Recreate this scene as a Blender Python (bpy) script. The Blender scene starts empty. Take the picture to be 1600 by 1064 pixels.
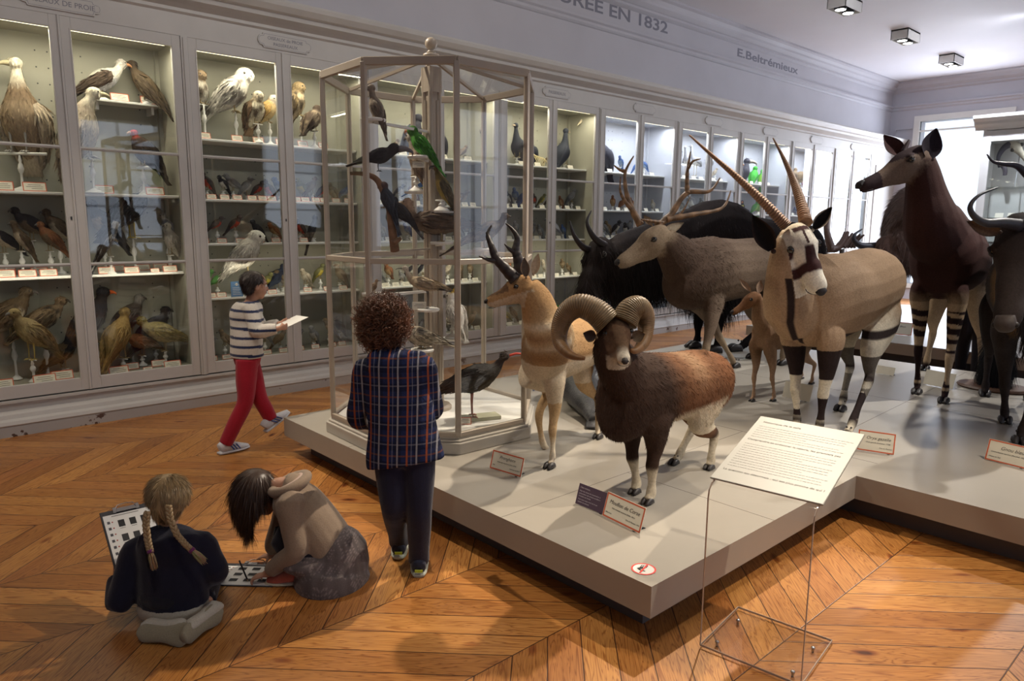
import bpy, math, random
import numpy as np
from mathutils import Vector, Matrix, kdtree
R = math.radians
PI = math.pi
SC = bpy.context.scene
COL = SC.collection

# ------------------------------------------------------------------ camera
FPX = 1117.87
YAW, PITCH, ROLL, CAMH = R(47.722), R(9.249), R(0.414), 1.6
_f = np.array([math.cos(YAW)*math.cos(PITCH), math.sin(YAW)*math.cos(PITCH), -math.sin(PITCH)])
_r = np.array([math.sin(YAW), -math.cos(YAW), 0.0])
_u = np.cross(_r, _f)
_c, _s = math.cos(ROLL), math.sin(ROLL)
CR, CU, CF = _c*_r+_s*_u, -_s*_r+_c*_u, _f
cam_d = bpy.data.cameras.new('camera')
cam = bpy.data.objects.new('camera', cam_d)
COL.objects.link(cam)
cam_d.sensor_width = 36.0
cam_d.lens = 36.0*FPX/1600.0
cam_d.clip_start = 0.05
cam.matrix_world = Matrix(((CR[0], CU[0], -CF[0], 0), (CR[1], CU[1], -CF[1], 0), (CR[2], CU[2], -CF[2], CAMH), (0, 0, 0, 1)))
SC.camera = cam
SC.view_settings.view_transform = 'Standard'
SC.view_settings.look = 'None'
SC.view_settings.gamma = 1.0
SC.view_settings.use_curve_mapping = False
SC.view_settings.exposure = 0.0

def ray(px, py):
    return CR*((px-800)/FPX) - CU*((py-532)/FPX) + CF
def onz(px, py, z=0.0):
    d = ray(px, py); return Vector(np.array([0, 0, CAMH]) + d*((z-CAMH)/d[2]))
def ony(px, py, y):
    d = ray(px, py); return Vector(np.array([0, 0, CAMH]) + d*(y/d[1]))
def onx(px, py, x):
    d = ray(px, py); return Vector(np.array([0, 0, CAMH]) + d*(x/d[0]))

# ------------------------------------------------------------------ world and lights
world = bpy.data.worlds.new('world'); SC.world = world
world.use_nodes = True
bgn = world.node_tree.nodes['Background']
bgn.inputs[0].default_value = (0.80, 0.87, 1.0, 1)
bgn.inputs[1].default_value = 1.6

def light(name, kind, loc, energy, col, target=None, size=0.1, size_y=None, spot=None, blend=0.3):
    d = bpy.data.lights.new(name, kind)
    d.energy = energy; d.color = col
    if kind == 'AREA':
        d.size = size
        if size_y: d.shape = 'RECTANGLE'; d.size_y = size_y
    else:
        d.shadow_soft_size = size
    if kind == 'SPOT':
        d.spot_size = R(spot); d.spot_blend = blend
    o = bpy.data.objects.new(name, d); COL.objects.link(o)
    o.location = loc
    if target is not None:
        o.rotation_euler = (Vector(target)-Vector(loc)).to_track_quat('-Z', 'Y').to_euler()
    return o

WARM, SOFT, DAY = (1.0, 0.80, 0.56), (1.0, 0.86, 0.68), (0.70, 0.80, 1.0)
# daylight through the windows of the long right-hand wall and the far wall
for wx in (0.5, 4.5, 8.5, 12.5):
    light('daylight', 'AREA', (wx, -4.9, 2.3), 15, DAY, (wx, 0, 1.9), 1.5, 2.8)
light('daylight', 'AREA', (17.25, 5.1, 2.2), 180, (0.8, 0.86, 1.0), (8, 4.2, 2.2), 1.5, 3.2)
# ceiling spots; the wide far pair is added fill in place of window bounce
SPOTS = [((5.0, 2.6, 4.55), (2.75, 2.25, 0.7), 980, 44), ((1.6, 5.4, 4.55), (3.0, 3.3, 0.4), 560, 46),
         ((7.2, 0.6, 4.55), (5.0, 2.2, 0.8), 700, 50), ((9.6, 1.6, 4.55), (6.8, 2.0, 1.0), 520, 50),
         ((6.0, 5.4, 4.55), (6.2, 3.6, 1.1), 420, 50), ((3.9, -0.6, 4.55), (3.2, 0.6, 0.0), 560, 60),
         ((0.2, 1.2, 4.55), (1.6, 2.4, 0.0), 90, 70), ((0.0, 4.8, 4.55), (1.2, 5.3, 0.0), 190, 60),
         ((13.0, 3.6, 4.5), (13.5, 3.6, 0.0), 640, 110), ((15.6, 3.6, 4.5), (15.6, 3.4, 0.0), 420, 110), ((11.0, 0.5, 4.5), (10.8, 2.6, 0.6), 480, 80)]
for wx in (0.8, 3.6, 6.6, 9.8, 13.2):      # added fill spots without fixtures, brightening the cabinets and frieze
    light('added_wall_fill', 'SPOT', (wx, 3.0, 4.62), 72 if wx < 9 else 70, (1, .93, .85) if wx < 9 else (.9, .92, 1), (wx+.2, 6.4, 2.3), .12, spot=125, blend=.8)
for p, t, e, a in SPOTS:
    light('ceiling_or_fill_spot', 'SPOT', p, e, SOFT if p[0] < 6 else ((1, .95, .88) if p[0] < 10 else (.82, .87, 1)), t, 0.05, spot=a, blend=0.6)

# ------------------------------------------------------------------ materials
def newmat(name):
    m = bpy.data.materials.new(name); m.use_nodes = True
    nt = m.node_tree; return m, nt, nt.nodes['Principled BSDF']
def nd(nt, t, **kw):
    n = nt.nodes.new(t)
    for k, v in kw.items(): setattr(n, k, v)
    return n
def mth(nt, op, a, b=None):
    n = nt.nodes.new('ShaderNodeMath'); n.operation = op
    for i, x in enumerate((a, b)):
        if x is None: continue
        if isinstance(x, (int, float)): n.inputs[i].default_value = x
        else: nt.links.new(x, n.inputs[i])
    return n.outputs[0]
def mixc(nt, mode, fac, a, b):
    n = nt.nodes.new('ShaderNodeMix'); n.data_type = 'RGBA'; n.blend_type = mode
    for i, x in ((0, fac), (6, a), (7, b)):
        if hasattr(x, 'node'): nt.links.new(x, n.inputs[i])
        elif isinstance(x, (int, float)): n.inputs[i].default_value = x
        else: n.inputs[i].default_value = (*x[:3], 1)
    return n.outputs[2]
def noise(nt, vec, scale, detail=3, rough=0.55, dist=0.0):
    n = nt.nodes.new('ShaderNodeTexNoise')
    n.inputs['Scale'].default_value = scale; n.inputs['Detail'].default_value = detail
    n.inputs['Roughness'].default_value = rough; n.inputs['Distortion'].default_value = dist
    if vec is not None: nt.links.new(vec, n.inputs['Vector'])
    return n.outputs['Fac']
def ramp(nt, fac, stops):
    n = nt.nodes.new('ShaderNodeValToRGB'); nt.links.new(fac, n.inputs[0])
    e = n.color_ramp.elements
    while len(e) < len(stops): e.new(0.5)
    for k, (p, c) in zip(e, stops): k.position = p; k.color = (*c[:3], 1) if not isinstance(c, (int, float)) else (c, c, c, 1)
    return n.outputs[0]
def bump(nt, bs, h, strength, dist=0.01):
    b = nt.nodes.new('ShaderNodeBump'); b.inputs['Strength'].default_value = strength
    b.inputs['Distance'].default_value = dist
    nt.links.new(h, b.inputs['Height']); nt.links.new(b.outputs[0], bs.inputs['Normal'])
MATS = {}
def paint(name, col, rough=0.55, var=0.06, scale=6.0, bmp=0.0, metal=0.0, spec=0.5):
    if name in MATS: return MATS[name]
    m, nt, bs = newmat(name)
    tc = nd(nt, 'ShaderNodeTexCoord')
    f = noise(nt, tc.outputs['Object'], scale, 4)
    nt.links.new(ramp(nt, f, [(0.25, tuple(c*(1-var*2) for c in col)), (0.75, tuple(min(1, c*(1+var)) for c in col))]), bs.inputs['Base Color'])
    bs.inputs['Roughness'].default_value = rough; bs.inputs['Metallic'].default_value = metal
    bs.inputs['Specular IOR Level'].default_value = spec
    if bmp: bump(nt, bs, noise(nt, tc.outputs['Object'], scale*8, 3), bmp, 0.004)
    MATS[name] = m; return m
def vcol(name, rough=0.8, nscale=(60, 60, 60), var=0.25, bmp=0.3, sheen=0.0, spec=0.25, big=5.0):
    """surface coloured by the 'Col' attribute, broken up by fine noise"""
    if name in MATS: return MATS[name]
    m, nt, bs = newmat(name)
    at = nd(nt, 'ShaderNodeAttribute', attribute_name='Col')
    tc = nd(nt, 'ShaderNodeTexCoord')
    mp = nd(nt, 'ShaderNodeMapping'); mp.inputs['Scale'].default_value = nscale
    nt.links.new(tc.outputs['Object'], mp.inputs[0])
    f = noise(nt, mp.outputs[0], 1.0, 4, 0.6)
    f2 = noise(nt, tc.outputs['Object'], big, 3)
    g = ramp(nt, f, [(0.3, 1-var), (0.7, 1+var*0.6)])
    g2 = ramp(nt, f2, [(0.3, 0.88), (0.7, 1.08)])
    c = mixc(nt, 'MULTIPLY', 1.0, at.outputs['Color'], g)
    c = mixc(nt, 'MULTIPLY', 1.0, c, g2)
    nt.links.new(c, bs.inputs['Base Color'])
    bs.inputs['Roughness'].default_value = rough; bs.inputs['Specular IOR Level'].default_value = spec
    bs.inputs['Sheen Weight'].default_value = sheen
    if bmp: bump(nt, bs, f, bmp, 0.004)
    MATS[name] = m; return m
def glassmat(name, tint=(1, 1, 1), refl=1.0, base=0.0):
    if name in MATS: return MATS[name]
    m = bpy.data.materials.new(name); m.use_nodes = True; nt = m.node_tree; nt.nodes.clear()
    out = nd(nt, 'ShaderNodeOutputMaterial'); tr = nd(nt, 'ShaderNodeBsdfTransparent'); gl = nd(nt, 'ShaderNodeBsdfGlossy')
    tr.inputs[0].default_value = (*tint, 1); gl.inputs['Roughness'].default_value = 0.02
    lw = nd(nt, 'ShaderNodeLayerWeight'); lw.inputs[0].default_value = 0.5
    fr = mth(nt, 'ADD', mth(nt, 'MULTIPLY', mth(nt, 'POWER', lw.outputs['Facing'], 5.0), 0.92), 0.045)
    mx = nd(nt, 'ShaderNodeMixShader')
    f = mth(nt, 'ADD', mth(nt, 'MULTIPLY', fr, refl), base)
    nt.links.new(f, mx.inputs[0]); nt.links.new(tr.outputs[0], mx.inputs[1]); nt.links.new(gl.outputs[0], mx.inputs[2])
    nt.links.new(mx.outputs[0], out.inputs[0])
    MATS[name] = m; return m
def emis(name, col, s):
    if name in MATS: return MATS[name]
    m, nt, bs = newmat(name)
    bs.inputs['Base Color'].default_value = (*col, 1)
    bs.inputs['Emission Color'].default_value = (*col, 1); bs.inputs['Emission Strength'].default_value = s
    MATS[name] = m; return m

# ------------------------------------------------------------------ mesh building
class MB:
    def __init__(s): s.v, s.f, s.c, s.m = [], [], [], []
    def add(s, vs, fs, col=(1, 1, 1), mi=0):
        o = len(s.v)
        s.v += [tuple(p) for p in vs]
        if len(vs) and isinstance(col, list): s.c += col
        else: s.c += [tuple(col[:3])]*len(vs)
        s.f += [tuple(i+o for i in f) for f in fs]; s.m += [mi]*len(fs)
    def box(s, a, b, col=(1, 1, 1), mi=0):
        x0, y0, z0 = a; x1, y1, z1 = b
        s.add([(x0, y0, z0), (x1, y0, z0), (x1, y1, z0), (x0, y1, z0), (x0, y0, z1), (x1, y0, z1), (x1, y1, z1), (x0, y1, z1)],
              [(0, 3, 2, 1), (4, 5, 6, 7), (0, 1, 5, 4), (1, 2, 6, 5), (2, 3, 7, 6), (3, 0, 4, 7)], col, mi)
    def obox(s, c, u, v, w, col=(1, 1, 1), mi=0):
        """box at centre c with half vectors u, v, w"""
        c, u, v, w = Vector(c), Vector(u), Vector(v), Vector(w)
        P = [c-u-v-w, c+u-v-w, c+u+v-w, c-u+v-w, c-u-v+w, c+u-v+w, c+u+v+w, c-u+v+w]
        s.add(P, [(0, 3, 2, 1), (4, 5, 6, 7), (0, 1, 5, 4), (1, 2, 6, 5), (2, 3, 7, 6), (3, 0, 4, 7)], col, mi)
    def loft(s, st, n=14, sub=3, side=None, mi=0, cap=True):
        """st: list of (point, side radius, up radius, colour); rings are round about the path"""
        P = [Vector(x[0]) for x in st]; N = len(P)
        A = np.array([[*x[0], x[1], x[2], *x[3][:3]] for x in st], float)
        rows = []
        for i in range(N-1):
            p0 = A[max(i-1, 0)]; p1 = A[i]; p2 = A[i+1]; p3 = A[min(i+2, N-1)]
            for k in range(sub):
                t = k/sub
                q = 0.5*((2*p1)+(-p0+p2)*t+(2*p0-5*p1+4*p2-p3)*t*t+(-p0+3*p1-3*p2+p3)*t**3)
                q[3:5] = np.maximum(q[3:5], np.minimum(p1[3:5], p2[3:5])*0.7)
                q[5:] = p1[5:]*(1-t)+p2[5:]*t
                rows.append(q)
        rows.append(A[-1].copy())
        rows = np.array(rows); M = len(rows)
        vs, cs, fs = [], [], []
        last = Vector(side) if side is not None else None
        for i in range(M):
            t = Vector(rows[min(i+1, M-1)][:3])-Vector(rows[max(i-1, 0)][:3])
            if t.length < 1e-9: t = Vector((0, 0, 1))
            t.normalize()
            if last is None:
                ref = Vector((0, 0, 1)) if abs(t.z) < 0.9 else Vector((1, 0, 0))
                last = t.cross(ref)
            sd = last - t*last.dot(t)
            if sd.length < 1e-4: sd = t.orthogonal()
            sd.normalize()
            if side is None: last = sd
            up = sd.cross(t)
            c = Vector(rows[i][:3])
            for k in range(n):
                a = 2*PI*k/n
                vs.append(c+sd*(math.cos(a)*rows[i][3])+up*(math.sin(a)*rows[i][4]))
                cs.append(tuple(np.clip(rows[i][5:], 0, 1)))
        for i in range(M-1):
            for k in range(n):
                k2 = (k+1) % n
                fs.append((i*n+k, i*n+k2, (i+1)*n+k2, (i+1)*n+k))
        if cap:
            fs.append(tuple(range(n-1, -1, -1))); fs.append(tuple((M-1)*n+k for k in range(n)))
        s.add(vs, fs, cs, mi)
    def tube(s, pts, r, col=(1, 1, 1), n=8, sub=2, mi=0):
        rr = r if isinstance(r, (list, tuple)) else [r]*len(pts)
        cc = col if isinstance(col, list) else [col]*len(pts)
        s.loft([(p, a, a, c) for p, a, c in zip(pts, rr, cc)], n=n, sub=sub, mi=mi)
    def ball(s, c, r, col=(1, 1, 1), n=12, mi=0, rot=None):
        rx, ry, rz = r if isinstance(r, (tuple, list)) else (r, r, r)
        c = Vector(c); vs = []; m = max(6, n//2)
        for i in range(1, m):
            th = PI*i/m
            for k in range(n):
                a = 2*PI*k/n
                p = Vector((rx*math.sin(th)*math.cos(a), ry*math.sin(th)*math.sin(a), rz*math.cos(th)))
                if rot is not None: p = rot @ p
                vs.append(c+p)
        t = Vector((0, 0, rz)); b = -t
        if rot is not None: t = rot @ t; b = rot @ b
        vs += [c+t, c+b]; T = len(vs)-2; B = T+1; fs = []
        for k in range(n):
            k2 = (k+1) % n
            fs.append((T, k, k2)); fs.append((B, (m-2)*n+k2, (m-2)*n+k))
            for i in range(m-2): fs.append((i*n+k, (i+1)*n+k, (i+1)*n+k2, i*n+k2))
        s.add(vs, fs, col, mi)
    def lathe(s, prof, c=(0, 0, 0), n=16, col=(1, 1, 1), mi=0):
        vs, fs = [], []
        for r, z in prof:
            for k in range(n):
                a = 2*PI*k/n; vs.append((c[0]+r*math.cos(a), c[1]+r*math.sin(a), c[2]+z))
        for i in range(len(prof)-1):
            for k in range(n):
                k2 = (k+1) % n; fs.append((i*n+k, i*n+k2, (i+1)*n+k2, (i+1)*n+k))
        fs.append(tuple(range(n-1, -1, -1))); fs.append(tuple((len(prof)-1)*n+k for k in range(n)))
        s.add(vs, fs, col, mi)
    def prism(s, poly, z0, z1, col=(1, 1, 1), mi=0):
        n = len(poly)
        vs = [(x, y, z0) for x, y in poly]+[(x, y, z1) for x, y in poly]
        fs = [tuple(range(n-1, -1, -1)), tuple(range(n, 2*n))]
        fs += [(i, (i+1) % n, n+(i+1) % n, n+i) for i in range(n)]
        s.add(vs, fs, col, mi)
    def extr(s, prof, x0, x1, axis=0, col=(1, 1, 1), mi=0):
        """profile of (a, z) swept along an axis: axis 0 sweeps X with a=Y, axis 1 sweeps Y with a=X"""
        n = len(prof)
        f = (lambda x, a, z: (x, a, z)) if axis == 0 else (lambda x, a, z: (a, x, z))
        vs = [f(x0, a, z) for a, z in prof]+[f(x1, a, z) for a, z in prof]
        fs = [tuple(range(n)), tuple(range(2*n-1, n-1, -1))]+[(i, n+i, n+(i+1) % n, (i+1) % n) for i in range(n)]
        s.add(vs, fs, col, mi)
    def mesh(s, name, mats, smooth=False):
        me = bpy.data.meshes.new(name)
        me.from_pydata(s.v, [], s.f)
        for m in (mats if isinstance(mats, (list, tuple)) else [mats]): me.materials.append(m)
        if any(s.m): me.polygons.foreach_set('material_index', s.m)
        at = me.color_attributes.new('Col', 'FLOAT_COLOR', 'POINT')
        at.data.foreach_set('color', np.c_[np.array(s.c, float), np.ones(len(s.v))].ravel())
        me.polygons.foreach_set('use_smooth', [smooth]*len(s.f))
        me.update(); me.validate()
        return me
    def build(s, name, mats, parent=None, smooth=False, **kw):
        return link(name, s.mesh(name, mats, smooth), parent, **kw)

def link(name, me, parent=None, **kw):
    o = bpy.data.objects.new(name, me); COL.objects.link(o)
    if parent is not None:
        o.parent = parent
        o.matrix_parent_inverse = parent_inv(parent)
    tag(o, **kw); return o
def wmat(o):
    m = Matrix.LocRotScale(o.location, o.rotation_euler, o.scale)
    return wmat(o.parent) @ o.matrix_parent_inverse @ m if o.parent else m
def parent_inv(p):
    return wmat(p).inverted()
def tag(o, label=None, cat=None, group=None, kind=None):
    if label: o['label'] = label
    if cat: o['category'] = cat
    if group: o['group'] = group
    if kind: o['kind'] = kind
    return o
def thing(name, label, cat, loc=(0, 0, 0), rz=0.0, group=None):
    o = bpy.data.objects.new(name, None); COL.objects.link(o)
    o.location = loc; o.rotation_euler = (0, 0, rz); o.empty_display_size = 0.05
    return tag(o, label, cat, group)
def shift(mb, off):
    """express world-space vertices relative to an origin"""
    ox, oy, oz = off
    mb.v = [(x-ox, y-oy, z-oz) for x, y, z in mb.v]; return mb
def copytree(o, parent=None, loc=None, rz=None, label=None, group=None, scale=None):
    c = o.copy(); COL.objects.link(c)
    if parent is not None: c.parent = parent
    if loc is not None: c.location = loc
    if rz is not None: c.rotation_euler = (0, 0, rz)
    if scale is not None: c.scale = (scale,)*3
    if label: c['label'] = label
    if group: c['group'] = group
    for ch in list(o.children): copytree(ch, c)
    return c
def bevel(o, w=0.004, seg=2):
    m = o.modifiers.new('bevel', 'BEVEL'); m.width = w; m.segments = seg; m.limit_method = 'ANGLE'; m.angle_limit = R(40)
    return o

def fuse(mb, name, mats, voxel=0.012, smooth=6, parent=None, recolor=None, **kw):
    """union the pieces of mb into one continuous skin; colours follow the nearest source piece"""
    me0 = mb.mesh('tmp', mats)
    o = bpy.data.objects.new('tmp', me0); COL.objects.link(o)
    r = o.modifiers.new('r', 'REMESH'); r.mode = 'VOXEL'; r.voxel_size = voxel; r.use_smooth_shade = True
    if smooth:
        sm = o.modifiers.new('s', 'SMOOTH'); sm.factor = 0.5; sm.iterations = smooth
    dg = bpy.context.evaluated_depsgraph_get(); dg.update()
    me = bpy.data.meshes.new_from_object(o.evaluated_get(dg)); me.name = name
    bpy.data.objects.remove(o)
    n = len(me.vertices); co = np.empty(n*3); me.vertices.foreach_get('co', co); co = co.reshape(-1, 3)
    kd = kdtree.KDTree(len(mb.v))
    for i, p in enumerate(mb.v): kd.insert(p, i)
    kd.balance()
    C = np.empty((n, 3)); src = np.array(mb.c, float)
    for i in range(n):
        hs = kd.find_n(co[i], 3); w = np.array([1/(h[2]+1e-4) for h in hs])
        C[i] = (src[[h[1] for h in hs]]*w[:, None]).sum(0)/w.sum()
    if recolor is not None: C = recolor(co, C)
    for a in list(me.color_attributes): me.color_attributes.remove(a)
    at = me.color_attributes.new('Col', 'FLOAT_COLOR', 'POINT')
    at.data.foreach_set('color', np.c_[np.clip(C, 0, 1), np.ones(n)].ravel())
    me.materials.clear()
    for m in (mats if isinstance(mats, (list, tuple)) else [mats]): me.materials.append(m)
    me.polygons.foreach_set('use_smooth', [True]*len(me.polygons))
    me.polygons.foreach_set('material_index', [0]*len(me.polygons))
    return link(name, me, parent, **kw)

def strands(src, name, mat, n, length, width, flow, parent=None, mask=None, seed=1, droop=0.0, jitter=0.35, lift=0.25, colvar=0.18, segs=2, colf=None, curl=0.0, **kw):
    """hair blades grown on a mesh object; flow(co, no) gives the lie of the coat"""
    rng = np.random.default_rng(seed)
    me = src.data; me.calc_loop_triangles()
    T = np.empty(len(me.loop_triangles)*3, int); me.loop_triangles.foreach_get('vertices', T); T = T.reshape(-1, 3)
    co = np.empty(len(me.vertices)*3); me.vertices.foreach_get('co', co); co = co.reshape(-1, 3)
    cc = np.empty(len(me.vertices)*4); me.color_attributes['Col'].data.foreach_get('color', cc); cc = cc.reshape(-1, 4)[:, :3]
    a, b, c = co[T[:, 0]], co[T[:, 1]], co[T[:, 2]]
    nr = np.cross(b-a, c-a); ar = np.linalg.norm(nr, axis=1); nr = nr/np.maximum(ar[:, None], 1e-12)
    ctr = (a+b+c)/3
    w = ar.copy()
    if mask is not None: w = w*mask(ctr, nr)
    w = w/w.sum()
    idx = rng.choice(len(T), n, p=w)
    u = rng.random((n, 2)); fl = u.sum(1) > 1; u[fl] = 1-u[fl]
    p = a[idx]+(b-a)[idx]*u[:, :1]+(c-a)[idx]*u[:, 1:]
    no = nr[idx]
    L = (length(p) if callable(length) else np.full(n, length))*(0.65+0.7*rng.random(n))
    d = flow(p, no); d = d-no*(d*no).sum(1)[:, None]
    d = d/np.maximum(np.linalg.norm(d, axis=1)[:, None], 1e-6)
    d = d+no*lift+rng.normal(0, jitter, (n, 3)); d /= np.linalg.norm(d, axis=1)[:, None]
    sd = np.cross(d, no+rng.normal(0, .5, (n, 3))); sd /= np.maximum(np.linalg.norm(sd, axis=1)[:, None], 1e-6)
    K = segs+1; rows = []
    q = p-no*0.002; cur = d.copy()
    ph = rng.random(n)*6.28
    for k in range(K):
        t = k/segs
        wd = width*(1-t)**0.7*0.5
        if k < segs: rows += [q-sd*wd, q+sd*wd]
        else: rows += [q]
        cur = cur+np.array([0, 0, -droop]); cur /= np.linalg.norm(cur, axis=1)[:, None]
        if curl:
            o1 = np.cross(cur, sd); cur = cur+(sd*np.cos(ph+k*1.9)[:, None]+o1*np.sin(ph+k*1.9)[:, None])*curl
            cur /= np.linalg.norm(cur, axis=1)[:, None]
        q = q+cur*(L/segs)[:, None]
    V = np.stack(rows, 1)            # n, 2*segs+1, 3
    nv = V.shape[1]; base = np.arange(n)[:, None]*nv
    F4 = [np.stack([base[:, 0]+2*k, base[:, 0]+2*k+1, base[:, 0]+2*k+3, base[:, 0]+2*k+2], 1) for k in range(segs-1)]
    F3 = np.stack([base[:, 0]+2*(segs-1), base[:, 0]+2*segs-1, base[:, 0]+2*segs], 1)
    f4 = np.concatenate(F4) if F4 else np.zeros((0, 4), int)
    m2 = bpy.data.meshes.new(name)
    nf = len(f4)+len(F3)
    m2.vertices.add(n*nv); m2.vertices.foreach_set('co', V.reshape(-1))
    loops = np.concatenate([f4.reshape(-1), F3.reshape(-1)]); m2.loops.add(len(loops)); m2.loops.foreach_set('vertex_index', loops)
    m2.polygons.add(nf)
    st = np.concatenate([np.arange(len(f4))*4, len(f4)*4+np.arange(len(F3))*3]); m2.polygons.foreach_set('loop_start', st)
    m2.update(calc_edges=True)
    cidx = cc[T[idx]].mean(1)
    if colf is not None: cidx = colf(p, cidx, rng)
    cv = cidx*(1+rng.normal(0, colvar, (n, 1)))
    at = m2.color_attributes.new('Col', 'FLOAT_COLOR', 'POINT')
    C = np.repeat(np.clip(cv, 0.003, 1)[:, None, :], nv, 1).reshape(-1, 3)
    at.data.foreach_set('color', np.c_[C, np.ones(len(C))].ravel())
    m2.materials.append(mat)
    return link(name, m2, parent, **kw)

def text(s, size, col_mat, parent, loc, u, v, name='lettering', align='LEFT', ext=0.0004, shear=0.0, sx=1.0, bold=0.0):
    """lettering lying in the plane spanned by u (reading direction) and v (up)"""
    cu = bpy.data.curves.new(name, 'FONT'); cu.body = s; cu.size = size; cu.align_x = align
    cu.extrude = ext; cu.shear = shear; cu.resolution_u = 3; cu.offset = bold
    o = bpy.data.objects.new('tmp', cu); COL.objects.link(o)
    dg = bpy.context.evaluated_depsgraph_get(); dg.update()
    me = bpy.data.meshes.new_from_object(o.evaluated_get(dg)); me.name = name
    bpy.data.objects.remove(o); bpy.data.curves.remove(cu)
    me.materials.clear(); me.materials.append(col_mat)
    u = Vector(u).normalized(); v = Vector(v).normalized(); w = u.cross(v)
    M = Matrix(((u.x*sx, v.x, w.x, loc[0]), (u.y*sx, v.y, w.y, loc[1]), (u.z*sx, v.z, w.z, loc[2]), (0, 0, 0, 1)))
    me.transform(M)
    return me
def join_meshes(name, mes, mat, parent, **kw):
    mb = MB()
    for me in mes:
        mb.add([v.co[:] for v in me.vertices], [tuple(p.vertices) for p in me.polygons])
        bpy.data.meshes.remove(me)
    return mb.build(name, mat, parent, **kw)
# ------------------------------------------------------------------ room
M_WALL = paint('wall_paint', (0.50, 0.49, 0.53), 0.6, 0.03, 1.5)
M_WOOD = paint('cabinet_paint', (0.54, 0.525, 0.50), 0.45, 0.04, 3.0, 0.05)
M_CEIL = paint('ceiling_paint', (0.74, 0.74, 0.78), 0.7, 0.02, 1.0)
M_INT = paint('cabinet_interior_lamplit', (0.35, 0.34, 0.275), 0.7, 0.05, 2.0)  # near cabinets: warm lamplight put into the paint colour as khaki
M_POD = paint('podium_laminate', (0.345, 0.315, 0.27), 0.42, 0.02, 5.0)
M_PODS = paint('podium_side', (0.40, 0.375, 0.33), 0.5, 0.03, 5.0)
M_DARK = paint('dark_plinth', (0.10, 0.09, 0.09), 0.6)
M_BLACK = paint('black_paint', (0.015, 0.015, 0.018), 0.4)
M_WHITE = paint('white_paint', (0.75, 0.74, 0.70), 0.4, 0.03)
M_GLASS = glassmat('thin_glass', (0.96, 0.975, 0.97), 0.9, 0.0)
M_CASEGL = glassmat('case_glass', (0.98, 0.985, 0.985), 1.2, 0.01)
M_ACRYL = glassmat('acrylic', (0.96, 0.955, 0.94), 0.9, 0.01)
M_INK = paint('ink', (0.10, 0.09, 0.08), 0.8, 0.0)
M_PAINTLET = paint('grey_lettering', (0.20, 0.20, 0.24), 0.7, 0.0)

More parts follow.
